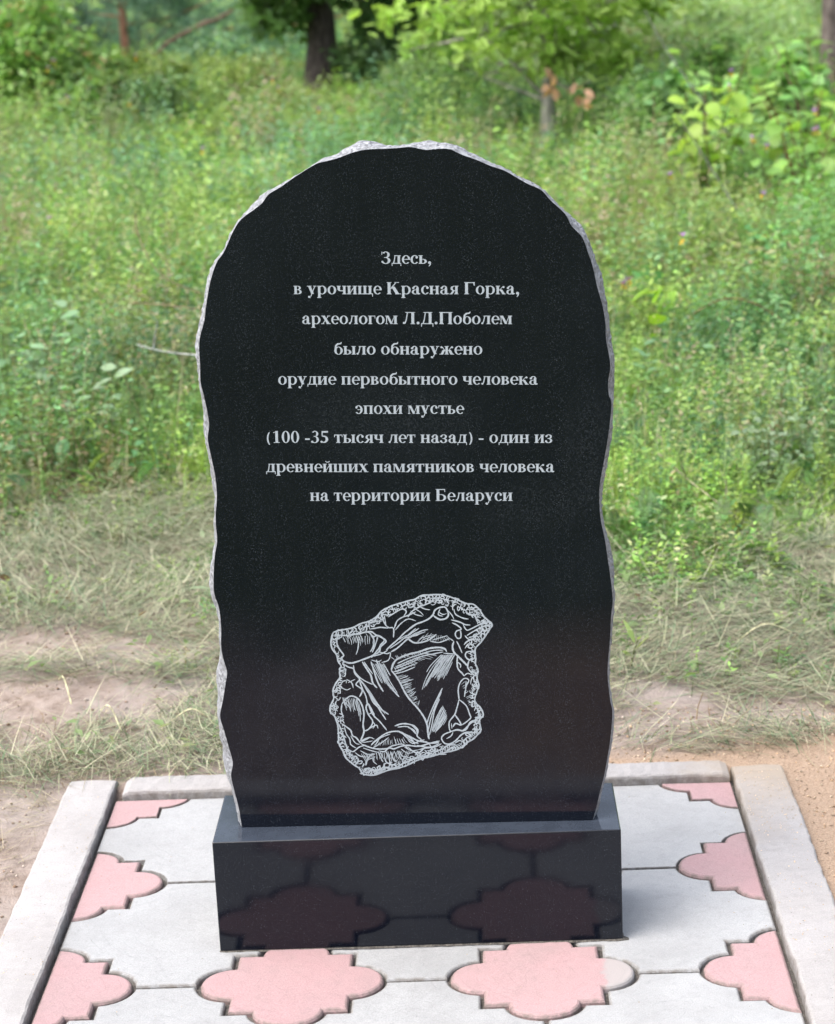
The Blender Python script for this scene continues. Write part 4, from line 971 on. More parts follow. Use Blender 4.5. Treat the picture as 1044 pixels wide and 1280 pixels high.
(1.82,[(314,3003),(335,2997),(332,2978),(311,2959),(285,2946),(267,2951),(253,2961),(265,2980),(291,2998)]),
(1.38,[(251,2896),(238,2898),(225,2908),(221,2919),(228,2928),(238,2929),(253,2927),(264,2916),(268,2904)]),
(1.98,[(278,2935),(278,2924),(268,2917),(258,2917),(247,2920),(239,2923),(234,2933),(234,2945),(230,2958)]),
(1.58,[(171,2888),(177,2914),(188,2928),(205,2940),(218,2926),(223,2901),(225,2875),(213,2852),(199,2845)]),
(1.19,[(199,2963),(218,2966),(228,2964),(243,2964),(236,2952),(230,2938),(219,2930),(203,2921),(184,2917)]),
(1.6,[(171,2876),(163,2852),(148,2833),(136,2815),(127,2821),(122,2829),(124,2856),(131,2879),(144,2904)]),
(1.53,[(121,2920),(120,2924),(129,2929),(136,2935),(144,2936),(155,2937),(163,2936),(171,2932),(173,2928)]),
(1.22,[(61,2887),(68,2902),(79,2917),(90,2923),(100,2906),(106,2899),(111,2879),(116,2858),(110,2839)]),
(1.44,[(54,2955),(79,2947),(103,2928),(118,2909),(109,2897),(92,2891),(65,2899),(42,2921),(28,2946)]),
(1.66,[(34,2833),(45,2846),(59,2853),(72,2855),(77,2853),(85,2849),(83,2842),(75,2828),(64,2818)]),
(1.19,[(29,2891),(32,2904),(39,2914),(50,2917),(59,2911),(62,2899),(63,2884),(54,2874),(45,2866)]),
(1.56,[(-19,2799),(-19,2828),(-11,2840),(-2,2860),(8,2841),(16,2827),(15,2799),(14,2775),(5,2757)]),
(1.35,[(-23,2830),(-36,2837),(-44,2848),(-44,2865),(-38,2879),(-24,2880),(-10,2880),(1,2875),(4,2858)]),
(1.42,[(-52,2783),(-63,2792),(-67,2803),(-63,2818),(-49,2825),(-38,2830),(-27,2825),(-21,2813),(-18,2800)]),
(1.24,[(-108,2833),(-99,2843),(-99,2850),(-86,2857),(-72,2862),(-60,2867),(-52,2863),(-44,2857),(-36,2852)]),
(1.73,[(-129,2773),(-119,2789),(-103,2796),(-84,2800),(-74,2797),(-71,2786),(-73,2766),(-85,2753),(-97,2739)]),
(1.45,[(-156,2821),(-153,2832),(-147,2844),(-138,2852),(-125,2859),(-114,2852),(-104,2847),(-97,2844),(-90,2829)]),
(1.91,[(-165,2752),(-166,2760),(-167,2770),(-160,2776),(-158,2783),(-145,2783),(-137,2780),(-128,2775),(-118,2768)]),
(1.83,[(-118,2821),(-122,2808),(-128,2796),(-139,2792),(-152,2791),(-161,2803),(-164,2813),(-162,2825),(-155,2838)]),
(1.7,[(-221,2746),(-213,2757),(-191,2754),(-170,2747),(-164,2734),(-166,2718),(-179,2710),(-200,2713),(-218,2723)]),
(1.11,[(-196,2811),(-198,2794),(-201,2779),(-212,2765),(-219,2765),(-226,2767),(-225,2782),(-219,2800),(-209,2814)]),
(1.6,[(-232,2708),(-245,2709),(-255,2722),(-261,2734),(-270,2744),(-273,2756),(-276,2769),(-272,2775),(-261,2777)]),
(1.1,[(-229,2765),(-239,2753),(-251,2749),(-263,2749),(-275,2750),(-270,2761),(-265,2768),(-254,2775),(-243,2779)]),
(1.56,[(-285,2685),(-303,2688),(-318,2702),(-325,2721),(-316,2743),(-296,2751),(-277,2744),(-267,2728),(-266,2707)]),
(1.63,[(-268,2768),(-279,2760),(-297,2755),(-316,2755),(-339,2761),(-343,2771),(-345,2780),(-332,2788),(-310,2794)]),
(1.46,[(-339,2684),(-353,2671),(-364,2674),(-372,2688),(-369,2712),(-357,2745),(-346,2769),(-332,2775),(-325,2753)]),
(1.84,[(-375,2766),(-370,2774),(-364,2780),(-356,2780),(-349,2775),(-343,2769),(-339,2764),(-341,2753),(-348,2748)]),
(1.12,[(-414,2711),(-411,2719),(-401,2719),(-385,2714),(-371,2705),(-362,2690),(-352,2678),(-354,2668),(-360,2661)]),
(1.94,[(-422,2725),(-429,2732),(-432,2741),(-436,2754),(-432,2764),(-423,2770),(-417,2777),(-408,2776),(-397,2776)]),
(1.28,[(-450,2704),(-432,2701),(-423,2692),(-418,2683),(-431,2672),(-447,2669),(-463,2672),(-480,2678),(-476,2689)]),
(1.72,[(-438,2780),(-435,2769),(-436,2749),(-441,2733),(-457,2714),(-470,2700),(-480,2700),(-488,2704),(-489,2718)]),
(1.59,[(-505,2648),(-500,2665),(-489,2682),(-475,2686),(-467,2675),(-466,2658),(-472,2640),(-485,2630),(-498,2631)]),
(1.71,[(-543,2695),(-533,2714),(-520,2732),(-508,2742),(-497,2742),(-498,2725),(-502,2705),(-517,2687),(-527,2679)]),
(1.73,[(-530,2633),(-551,2621),(-579,2620),(-591,2639),(-589,2658),(-572,2671),(-546,2684),(-525,2669),(-512,2653)]),
(1.52,[(-551,2721),(-540,2722),(-539,2708),(-535,2700),(-538,2692),(-542,2672),(-556,2665),(-565,2652),(-577,2646)]),
(1.43,[(-582,2618),(-583,2607),(-589,2603),(-595,2597),(-601,2590),(-611,2601),(-616,2606),(-621,2618),(-622,2632)]),
(1.33,[(-613,2697),(-608,2711),(-599,2718),(-587,2720),(-576,2715),(-570,2703),(-564,2690),(-571,2673),(-576,2658)]),
(1.78,[(-681,2613),(-674,2632),(-662,2650),(-645,2663),(-630,2668),(-622,2661),(-622,2641),(-635,2619),(-652,2604)]),
(1.27,[(-666,2669),(-665,2683),(-653,2694),(-640,2695),(-627,2693),(-615,2684),(-615,2668),(-622,2656),(-637,2651)]),
(1.1,[(-689,2653),(-681,2653),(-673,2649),(-665,2648),(-663,2642),(-658,2634),(-667,2629),(-670,2625),(-680,2625)]),
(1.37,[(-700,2683),(-699,2693),(-689,2705),(-673,2711),(-660,2711),(-647,2706),(-653,2695),(-659,2683),(-675,2675)]),
(1.5,[(-701,2653),(-699,2632),(-708,2611),(-726,2603),(-744,2596),(-754,2617),(-752,2639),(-741,2661),(-723,2672)]),
(1.88,[(-701,2716),(-700,2705),(-703,2696),(-706,2691),(-711,2686),(-716,2682),(-719,2687),(-724,2698),(-723,2705)]),
(1.19,[(-729,2656),(-730,2648),(-741,2638),(-755,2631),(-767,2621),(-781,2616),(-786,2624),(-796,2626),(-802,2631)]),
(1.48,[(-721,2713),(-716,2706),(-711,2696),(-709,2682),(-709,2672),(-714,2667),(-720,2670),(-728,2675),(-732,2689)]),
(1.81,[(-767,2683),(-773,2674),(-782,2674),(-790,2679),(-795,2686),(-802,2697),(-803,2710),(-795,2724),(-790,2737)]),
(1.94,[(-747,2775),(-740,2778),(-735,2779),(-735,2771),(-738,2764),(-743,2751),(-751,2742),(-758,2736),(-766,2732)]),
(1.37,[(-801,2724),(-814,2724),(-826,2729),(-840,2739),(-852,2753),(-860,2768),(-854,2772),(-853,2782),(-844,2781)]),
(1.72,[(-829,2792),(-816,2808),(-795,2822),(-768,2826),(-756,2819),(-757,2804),(-770,2787),(-794,2780),(-814,2778)]),
(1.47,[(-874,2825),(-867,2828),(-858,2820),(-853,2817),(-848,2808),(-845,2800),(-847,2789),(-849,2778),(-856,2771)]),
(1.12,[(-824,2849),(-821,2836),(-821,2826),(-824,2812),(-835,2803),(-841,2800),(-853,2800),(-858,2809),(-861,2824)]),
(1.18,[(-889,2870),(-875,2864),(-863,2859),(-861,2834),(-867,2810),(-880,2799),(-897,2790),(-907,2805),(-912,2824)]),
(1.97,[(-867,2889),(-857,2895),(-845,2903),(-842,2898),(-834,2899),(-833,2888),(-836,2876),(-838,2862),(-848,2854)]),
(1.53,[(-909,2879),(-897,2878),(-887,2873),(-889,2862),(-884,2854),(-889,2847),(-899,2835),(-910,2831),(-923,2828)]),
(1.47,[(-878,2896),(-878,2868),(-890,2851),(-904,2857),(-915,2874),(-919,2900),(-917,2921),(-903,2934),(-887,2934)]),
(1.13,[(-974,2883),(-986,2891),(-992,2904),(-992,2913),(-989,2923),(-984,2929),(-967,2928),(-958,2919),(-944,2913)]),
(1.5,[(-903,2930),(-904,2914),(-917,2907),(-931,2901),(-939,2915),(-943,2927),(-938,2941),(-924,2946),(-913,2941)]),
(1.9,[(-989,2930),(-999,2928),(-1007,2933),(-1016,2942),(-1016,2952),(-1018,2960),(-1012,2972),(-1006,2981),(-994,2980)]),
(1.43,[(-931,3004),(-916,2990),(-918,2969),(-935,2955),(-950,2944),(-974,2949),(-984,2964),(-980,2984),(-972,3006)]),
(1.24,[(-1020,2981),(-1029,2989),(-1027,3002),(-1020,3011),(-1008,3013),(-996,3009),(-989,2998),(-990,2987),(-1000,2981)]),
(1.92,[(-938,3013),(-951,2995),(-965,2987),(-980,2982),(-980,2995),(-982,3008),(-972,3025),(-960,3041),(-946,3061)]),
(1.75,[(-1056,3053),(-1051,3056),(-1042,3062),(-1036,3061),(-1030,3060),(-1021,3058),(-1015,3055),(-1010,3053),(-1008,3046)]),
(1.26,[(-1005,3078),(-1005,3084),(-1001,3088),(-998,3091),(-991,3093),(-983,3089),(-975,3084),(-967,3079),(-962,3071)]),
(1.29,[(-1061,3069),(-1063,3081),(-1062,3091),(-1058,3105),(-1050,3121),(-1042,3129),(-1035,3133),(-1027,3134),(-1026,3124)]),
(1.31,[(-990,3112),(-998,3107),(-1005,3104),(-1013,3108),(-1021,3110),(-1024,3119),(-1025,3127),(-1022,3135),(-1015,3140)]),
(1.53,[(-1034,3132),(-1034,3110),(-1054,3099),(-1074,3101),(-1096,3116),(-1104,3143),(-1086,3156),(-1069,3166),(-1048,3153)]),
(1.46,[(-1027,3149),(-1030,3158),(-1032,3170),(-1028,3175),(-1023,3178),(-1016,3176),(-1008,3172),(-1001,3161),(-994,3151)]),
(1.1,[(-1036,3182),(-1041,3182),(-1047,3180),(-1052,3185),(-1060,3186),(-1062,3193),(-1066,3202),(-1065,3210),(-1060,3216)]),
(1.63,[(-994,3170),(-1014,3159),(-1036,3166),(-1057,3182),(-1050,3203),(-1032,3215),(-1009,3225),(-985,3212),(-972,3192)]),
(1.95,[(-1081,3252),(-1090,3261),(-1093,3273),(-1077,3276),(-1061,3274),(-1043,3266),(-1033,3256),(-1037,3246),(-1050,3240)]),
(1.33,[(-1001,3239),(-1005,3225),(-1011,3217),(-1016,3224),(-1021,3227),(-1026,3237),(-1028,3249),(-1027,3263),(-1028,3277)]),
(1.36,[(-1044,3314),(-1043,3299),(-1054,3282),(-1068,3285),(-1079,3288),(-1083,3305),(-1085,3321),(-1072,3335),(-1059,3335)]),
(1.58,[(-996,3305),(-1011,3293),(-1029,3290),(-1042,3302),(-1041,3323),(-1032,3340),(-1013,3345),(-999,3341),(-994,3323)]),
(1.07,[(-1068,3353),(-1081,3365),(-1080,3368),(-1084,3375),(-1082,3380),(-1082,3387),(-1069,3383),(-1058,3384),(-1046,3376)]),
(1.19,[(-1022,3375),(-1017,3382),(-1017,3391),(-1009,3398),(-1004,3400),(-997,3402),(-992,3396),(-988,3392),(-986,3387)]),
(1.36,[(-1069,3415),(-1082,3409),(-1090,3410),(-1086,3424),(-1083,3436),(-1076,3449),(-1065,3457),(-1054,3461),(-1047,3458)]),
(1.62,[(-1041,3417),(-1041,3438),(-1040,3451),(-1036,3463),(-1025,3468),(-1009,3463),(-998,3449),(-993,3432),(-989,3419)]),
(1.24,[(-1042,3516),(-1036,3496),(-1039,3481),(-1045,3462),(-1063,3461),(-1078,3467),(-1086,3480),(-1089,3500),(-1076,3513)]),
(1.36,[(-1026,3490),(-1017,3494),(-1006,3493),(-1003,3488),(-997,3484),(-1004,3475),(-1010,3466),(-1021,3464),(-1029,3461)]),
(1.2,[(-1083,3541),(-1074,3536),(-1064,3525),(-1063,3513),(-1067,3502),(-1076,3497),(-1086,3508),(-1096,3517),(-1097,3534)]),
(1.97,[(-1053,3578),(-1037,3575),(-1021,3566),(-1006,3556),(-997,3541),(-1002,3529),(-1018,3524),(-1034,3522),(-1051,3523)]),
(1.9,[(-1112,3605),(-1110,3591),(-1113,3577),(-1119,3565),(-1128,3559),(-1139,3556),(-1145,3563),(-1150,3579),(-1144,3593)]),
(1.15,[(-1099,3588),(-1107,3592),(-1108,3600),(-1109,3615),(-1102,3625),(-1092,3633),(-1085,3629),(-1078,3623),(-1076,3613)]),
(1.6,[(-1165,3571),(-1175,3574),(-1180,3587),(-1180,3615),(-1176,3643),(-1167,3659),(-1158,3662),(-1149,3652),(-1147,3632)]),
(1.28,[(-1130,3633),(-1131,3650),(-1126,3673),(-1118,3690),(-1106,3696),(-1095,3691),(-1091,3681),(-1088,3655),(-1096,3631)]),
(1.59,[(-1176,3674),(-1164,3685),(-1154,3695),(-1136,3703),(-1128,3707),(-1123,3702),(-1117,3698),(-1119,3687),(-1132,3671)]),
(1.29,[(-1085,3636),(-1096,3630),(-1106,3627),(-1113,3627),(-1117,3631),(-1113,3638),(-1110,3645),(-1101,3653),(-1090,3661)]),
(1.28,[(-1143,3679),(-1148,3687),(-1150,3694),(-1150,3704),(-1147,3710),(-1143,3714),(-1139,3716),(-1134,3714),(-1128,3706)]),
(1.48,[(-1090,3694),(-1070,3697),(-1066,3687),(-1064,3677),(-1071,3667),(-1089,3656),(-1107,3647),(-1120,3653),(-1123,3663)]),
(1.59,[(-1106,3761),(-1101,3747),(-1105,3731),(-1105,3716),(-1114,3708),(-1123,3710),(-1130,3713),(-1136,3725),(-1136,3743)]),
(1.11,[(-1074,3702),(-1082,3705),(-1090,3712),(-1096,3725),(-1096,3741),(-1093,3759),(-1088,3767),(-1081,3781),(-1072,3784)]),
(1.47,[(-1119,3813),(-1125,3821),(-1122,3828),(-1114,3833),(-1101,3832),(-1086,3826),(-1081,3819),(-1079,3810),(-1090,3805)]),
(1.33,[(-1035,3832),(-1024,3832),(-1027,3819),(-1040,3803),(-1051,3790),(-1064,3787),(-1075,3789),(-1069,3804),(-1061,3818)]),
(1.06,[(-1065,3860),(-1070,3850),(-1086,3842),(-1098,3842),(-1114,3848),(-1125,3856),(-1134,3870),(-1133,3882),(-1120,3890)]),
(1.26,[(-1063,3876),(-1058,3884),(-1057,3891),(-1051,3895),(-1045,3899),(-1038,3898),(-1032,3900),(-1026,3894),(-1018,3889)]),
(1.96,[(-1121,3907),(-1125,3916),(-1112,3933),(-1096,3940),(-1080,3944),(-1074,3936),(-1079,3925),(-1090,3913),(-1107,3905)]),
(1.76,[(-1065,3941),(-1053,3942),(-1041,3939),(-1029,3934),(-1018,3924),(-1020,3917),(-1021,3906),(-1021,3895),(-1033,3891)]),
(1.42,[(-1073,3967),(-1066,3965),(-1060,3961),(-1059,3954),(-1060,3942),(-1068,3937),(-1077,3935),(-1083,3934),(-1090,3938)]),
(1.84,[(-1069,3907),(-1080,3924),(-1085,3941),(-1078,3964),(-1061,3981),(-1042,3983),(-1029,3969),(-1018,3955),(-1019,3936)]),
(1.11,[(-1058,3986),(-1071,3996),(-1074,4008),(-1065,4019),(-1053,4028),(-1040,4022),(-1033,4010),(-1031,3994),(-1041,3984)]),
(1.62,[(-1028,3987),(-1027,3997),(-1021,4006),(-1010,4007),(-1002,4001),(-996,3989),(-1000,3981),(-1006,3972),(-1018,3974)]),
(1.54,[(-1036,4035),(-1040,4043),(-1043,4051),(-1038,4059),(-1031,4065),(-1022,4066),(-1015,4064),(-1011,4057),(-1008,4049)]),
(1.53,[(-1006,3986),(-1017,3989),(-1021,3997),(-1027,4007),(-1026,4015),(-1020,4025),(-1009,4029),(-1003,4033),(-994,4029)]),
(1.8,[(-981,4101),(-988,4093),(-999,4085),(-1011,4092),(-1016,4103),(-1015,4115),(-1003,4122),(-992,4122),(-983,4115)]),
(1.52,[(-992,4030),(-996,4044),(-985,4067),(-970,4081),(-950,4089),(-933,4090),(-917,4086),(-924,4067),(-930,4048)]),
(1.75,[(-983,4135),(-987,4132),(-997,4126),(-1004,4127),(-1008,4134),(-1008,4152),(-1006,4164),(-1001,4181),(-996,4196)]),
(1.62,[(-956,4193),(-945,4203),(-935,4210),(-929,4205),(-929,4188),(-937,4174),(-944,4162),(-954,4153),(-960,4159)]),
(1.35,[(-997,4220),(-1002,4229),(-999,4239),(-988,4246),(-978,4250),(-967,4246),(-963,4238),(-960,4229),(-968,4218)]),
(1.3,[(-930,4252),(-928,4246),(-927,4233),(-926,4221),(-929,4208),(-934,4208),(-938,4203),(-943,4203),(-948,4209)]),
(1.82,[(-953,4261),(-965,4248),(-983,4236),(-1002,4242),(-1013,4255),(-1014,4275),(-1002,4292),(-979,4294),(-962,4288)]),
(1.8,[(-952,4262),(-947,4268),(-940,4269),(-934,4271),(-927,4270),(-922,4263),(-920,4257),(-920,4251),(-923,4245)]),
(1.31,[(-948,4345),(-944,4334),(-940,4322),(-940,4308),(-941,4300),(-943,4293),(-948,4290),(-955,4297),(-959,4304)]),
(1.55,[(-939,4318),(-949,4324),(-954,4337),(-962,4344),(-957,4360),(-952,4371),(-949,4384),(-933,4385),(-918,4390)]),
(1.34,[(-988,4347),(-997,4351),(-1008,4355),(-1008,4367),(-1009,4376),(-1007,4385),(-999,4392),(-994,4401),(-981,4399)]),
(1.31,[(-1024,4421),(-1016,4430),(-1011,4437),(-1001,4442),(-998,4433),(-994,4424),(-997,4413),(-1003,4402),(-1010,4394)]),
(1.14,[(-1014,4504),(-1011,4490),(-1009,4475),(-1019,4460),(-1027,4451),(-1039,4446),(-1045,4457),(-1046,4474),(-1040,4490)]),
(1.46,[(-1007,4535),(-1013,4523),(-1021,4514),(-1031,4508),(-1041,4508),(-1051,4512),(-1063,4517),(-1065,4527),(-1065,4540)]),
(1.09,[(-1045,4524),(-1052,4519),(-1058,4535),(-1063,4547),(-1070,4561),(-1076,4577),(-1077,4596),(-1073,4611),(-1068,4616)]),
(1.17,[(-1093,4653),(-1089,4663),(-1079,4659),(-1070,4647),(-1062,4634),(-1060,4615),(-1061,4604),(-1070,4604),(-1077,4603)]),
(1.75,[(-1094,4672),(-1093,4686),(-1083,4695),(-1075,4695),(-1070,4687),(-1066,4674),(-1070,4662),(-1079,4651),(-1086,4647)]),
(1.32,[(-1106,4710),(-1098,4716),(-1095,4720),(-1088,4722),(-1080,4725),(-1072,4725),(-1065,4721),(-1059,4717),(-1055,4712)]),
(1.37,[(-1033,4757),(-1037,4743),(-1049,4731),(-1072,4734),(-1091,4749),(-1092,4763),(-1089,4778),(-1071,4786),(-1054,4780)]),
(1.59,[(-1027,4783),(-1014,4781),(-1008,4767),(-1005,4752),(-1009,4735),(-1019,4729),(-1031,4733),(-1043,4740),(-1050,4753)]),
(1.73,[(-1058,4852),(-1048,4847),(-1038,4847),(-1030,4834),(-1028,4824),(-1034,4813),(-1039,4802),(-1050,4792),(-1059,4795)]),
(1.96,[(-990,4807),(-995,4800),(-1002,4792),(-1012,4784),(-1022,4782),(-1034,4783),(-1039,4787),(-1045,4795),(-1050,4801)]),
(0.77,[(-1039,4827),(-1018,4793),(-986,4774)]),
(0.96,[(-1018,4814),(-1023,4784),(-1016,4761)]),
(0.89,[(-1008,4840),(-1000,4804),(-998,4782)]),
(0.74,[(-992,4845),(-992,4828),(-996,4808)]),
(0.95,[(-963,4839),(-955,4804),(-957,4787)]),
(1.08,[(-946,4842),(-948,4824),(-949,4809)]),
(1.05,[(-913,4842),(-920,4819),(-913,4798)]),
(0.79,[(-874,4845),(-845,4814),(-824,4796)]),
(0.9,[(-858,4852),(-847,4820),(-841,4802)]),
(0.88,[(-813,4880),(-802,4855),(-805,4824)]),
(0.97,[(-798,4887),(-793,4875),(-802,4855)]),
(0.68,[(-727,4895),(-735,4852),(-739,4823)]),
(0.98,[(-677,4904),(-650,4877),(-626,4858)]),
(0.6,[(-636,4929),(-632,4899),(-629,4882)]),
(0.9,[(-610,4962),(-598,4935),(-579,4901)]),
(0.94,[(-557,4962),(-545,4942),(-540,4934)]),
(0.99,[(-545,4986),(-540,4975),(-531,4951)]),
(0.95,[(-510,4992),(-510,4976),(-506,4952)]),
(1.04,[(-498,5007),(-487,4990),(-475,4961)]),
(0.83,[(-455,5033),(-447,5016),(-453,4983)]),
(0.81,[(-429,5020),(-422,4994),(-429,4962)]),
(0.61,[(-424,5054),(-419,5030),(-405,5004)]),
(1.08,[(-395,5047),(-383,5031),(-384,5003)]),
(1.02,[(-383,5060),(-374,5025),(-374,4985)]),
(0.95,[(-374,5075),(-363,5059),(-338,5036)]),
(0.97,[(-380,5107),(-352,5097),(-338,5080)]),
(0.73,[(-298,5165),(-305,5143),(-302,5117)]),
(0.64,[(-187,5190),(-180,5181),(-181,5160)]),
(0.91,[(-138,5200),(-140,5173),(-140,5161)]),
(0.94,[(-33,5259),(-29,5241),(-15,5221)]),
(0.61,[(20,5243),(19,5232),(19,5207)]),
(1.05,[(55,5251),(54,5210),(55,5183)]),
(0.74,[(72,5252),(106,5230),(131,5200)]),
(0.89,[(87,5260),(92,5238),(98,5203)]),
(0.73,[(100,5278),(104,5247),(123,5220)]),
(0.95,[(115,5285),(128,5255),(131,5214)]),
(0.77,[(153,5285),(189,5245),(235,5220)]),
(0.82,[(165,5301),(196,5275),(216,5242)]),
(0.88,[(227,5327),(231,5305),(239,5287)]),
(0.75,[(317,5347),(312,5320),(309,5296)]),
(0.81,[(335,5333),(358,5289),(374,5255)]),
(0.73,[(398,5344),(421,5297),(451,5249)]),
(0.76,[(432,5339),(410,5318),(399,5282)]),
(0.85,[(448,5338),(458,5297),(469,5260)]),
(0.6,[(465,5329),(445,5285),(418,5239)]),
(0.7,[(690,5282),(676,5254),(668,5220)]),
(0.88,[(737,5267),(716,5247),(697,5235)]),
(0.99,[(799,5244),(787,5202),(776,5144)]),
(1.02,[(814,5237),(800,5207),(791,5180)]),
(0.75,[(829,5230),(818,5205),(820,5176)]),
(1,[(890,5197),(901,5169),(905,5148)]),
(0.93,[(918,5175),(923,5146),(920,5115)]),
(0.61,[(977,5142),(959,5112),(941,5076)]),
(0.62,[(1010,5130),(996,5104),(972,5068)]),
(0.61,[(1026,5123),(1009,5071),(1006,5033)]),
(0.94,[(1025,5095),(1024,5063),(1017,5026)]),
(1.04,[(1036,5099),(1015,5080),(992,5046)]),
(0.72,[(1039,5062),(1011,5014),(993,4978)]),
(0.99,[(1163,4909),(1143,4883),(1113,4868)]),
(1.05,[(1195,4869),(1184,4816),(1171,4769)]),
(0.66,[(1217,4891),(1206,4918),(1179,4938)]),
(1.04,[(1191,4867),(1148,4874),(1102,4884)]),
(1.06,[(1146,4797),(1108,4816),(1078,4851)]),
(0.7,[(1080,4717),(1033,4721),(987,4724)]),
(0.98,[(1078,4675),(1049,4671),(1011,4678)]),
(1,[(1035,4648),(1018,4666),(993,4667)]),
(0.89,[(1008,4627),(996,4645),(995,4672)]),
(0.92,[(994,4617),(981,4648),(973,4669)]),
(1.07,[(959,4568),(938,4591),(913,4602)]),
(0.85,[(936,4450),(908,4451),(896,4463)]),
(0.7,[(939,4383),(923,4381),(911,4385)]),
(0.81,[(927,4349),(915,4351),(901,4354)]),
(0.93,[(972,4203),(931,4208),(901,4213)]),
(0.92,[(974,3996),(960,3996),(948,3982)]),
(0.84,[(988,3959),(972,3996),(945,4018)]),
(0.95,[(990,3938),(973,3957),(949,3968)]),
(0.99,[(960,3914),(931,3930),(917,3934)]),
(0.94,[(955,3897),(940,3912),(934,3928)]),
(0.71,[(943,3858),(925,3870),(900,3892)]),
(0.73,[(914,3742),(899,3728),(886,3726)]),
(0.6,[(929,3710),(912,3708),(888,3692)]),
(0.75,[(931,3692),(910,3680),(901,3681)]),
(0.73,[(946,3678),(930,3669),(920,3654)]),
(0.77,[(998,3624),(988,3610),(966,3593)]),
(0.66,[(1017,3547),(998,3549),(969,3551)]),
(0.89,[(1028,3532),(1010,3530),(984,3513)]),
(1.04,[(1032,3514),(1010,3513),(987,3510)]),
(0.93,[(987,3374),(974,3370),(958,3376)]),
(0.95,[(972,3354),(946,3326),(913,3313)]),
(0.85,[(964,3317),(941,3323),(931,3319)]),
(0.95,[(986,3266),(970,3269),(950,3270)]),
(1.07,[(974,3275),(943,3287),(917,3293)]),
(0.81,[(966,3259),(922,3268),(892,3274)]),
(1.03,[(949,3251),(929,3264),(902,3290)]),
(0.62,[(956,3220),(947,3234),(929,3239)]),
(0.62,[(941,3210),(929,3221),(915,3224)]),
(0.66,[(893,3187),(885,3227),(876,3259)]),
(0.69,[(890,3164),(866,3177),(836,3180)]),
(0.77,[(878,3151),(862,3165),(834,3191)]),
(0.86,[(859,3154),(837,3161),(824,3170)]),
(0.87,[(859,3122),(832,3139),(807,3170)]),
(0.81,[(841,3118),(836,3133),(840,3157)]),
(0.66,[(783,3080),(771,3088),(750,3094)]),
(0.71,[(717,3051),(693,3056),(678,3078)]),
(1.04,[(656,3010),(640,3028),(622,3049)]),
(0.82,[(640,3003),(648,3026),(643,3053)]),
(1.01,[(598,2965),(574,2977),(557,3006)]),
(0.71,[(548,2965),(547,2993),(551,3015)]),
(1.01,[(528,2979),(518,2992),(507,3004)]),
(1.03,[(482,2947),(480,2979),(491,3022)]),
(0.65,[(452,2923),(436,2942),(421,2970)]),
(0.96,[(400,2924),(403,2958),(405,2994)]),
(0.7,[(318,2905),(319,2935),(315,2957)]),
(1.08,[(281,2913),(262,2938),(257,2949)]),
(0.99,[(183,2895),(194,2937),(190,2968)]),
(0.91,[(153,2857),(146,2863),(137,2884)]),
(0.63,[(118,2856),(112,2880),(96,2895)]),
(0.95,[(102,2850),(108,2877),(117,2907)]),
(1.02,[(80,2862),(64,2881),(59,2910)]),
(0.61,[(40,2816),(52,2854),(56,2899)]),
(0.67,[(15,2838),(14,2858),(13,2883)]),
(0.66,[(-18,2821),(-13,2840),(-14,2862)]),
(0.59,[(-58,2781),(-82,2808),(-92,2839)]),
(0.92,[(-68,2760),(-95,2787),(-130,2806)]),
(0.87,[(-85,2756),(-96,2786),(-112,2813)]),
(1.01,[(-115,2745),(-117,2767),(-105,2781)]),
(0.86,[(-203,2745),(-212,2774),(-224,2800)]),
(0.83,[(-216,2725),(-231,2750),(-231,2763)]),
(0.74,[(-297,2716),(-315,2734),(-324,2751)]),
(1.02,[(-314,2711),(-335,2746),(-353,2773)]),
(0.82,[(-328,2688),(-328,2714),(-316,2738)]),
(0.71,[(-348,2713),(-349,2728),(-341,2745)]),
(0.97,[(-447,2666),(-445,2690),(-451,2700)]),
(1.07,[(-513,2640),(-523,2664),(-527,2698)]),
(0.88,[(-532,2645),(-528,2674),(-538,2689)]),
(1.02,[(-609,2633),(-599,2649),(-591,2676)]),
(0.78,[(-642,2615),(-648,2632),(-650,2652)]),
(1.08,[(-653,2606),(-637,2627),(-633,2634)]),
(1.06,[(-682,2628),(-676,2652),(-682,2660)]),
(0.93,[(-711,2651),(-681,2669),(-658,2700)]),
(1.01,[(-744,2642),(-717,2660),(-691,2682)]),
(0.8,[(-767,2648),(-745,2656),(-714,2656)]),
(0.82,[(-762,2672),(-730,2687),(-692,2686)]),
(0.97,[(-783,2701),(-761,2714),(-742,2712)]),
(0.95,[(-844,2772),(-823,2782),(-811,2791)]),
(0.8,[(-869,2769),(-837,2790),(-819,2799)]),
(0.75,[(-860,2807),(-837,2827),(-828,2843)]),
(0.66,[(-898,2812),(-887,2819),(-865,2819)]),
(0.61,[(-898,2837),(-888,2884),(-881,2922)]),
(0.97,[(-947,2860),(-939,2894),(-927,2939)]),
(0.73,[(-942,2891),(-912,2906),(-886,2911)]),
(0.6,[(-978,2878),(-958,2885),(-948,2888)]),
(0.91,[(-990,2950),(-967,2969),(-940,2998)]),
(0.97,[(-1063,3299),(-1049,3299),(-1022,3313)]),
(0.63,[(-1066,3353),(-1056,3347),(-1039,3337)]),
(0.63,[(-1074,3465),(-1058,3484),(-1027,3492)]),
(0.7,[(-1097,3477),(-1080,3504),(-1049,3534)]),
(0.95,[(-1151,3588),(-1132,3593),(-1110,3607)]),
(0.61,[(-1159,3603),(-1137,3629),(-1118,3653)]),
(0.82,[(-1139,3653),(-1116,3648),(-1092,3648)]),
(0.89,[(-1140,3671),(-1110,3673),(-1094,3668)]),
(0.92,[(-1144,3690),(-1120,3669),(-1089,3653)]),
(0.8,[(-1162,3709),(-1148,3697),(-1133,3693)]),
(0.87,[(-1134,3716),(-1111,3699),(-1099,3691)]),
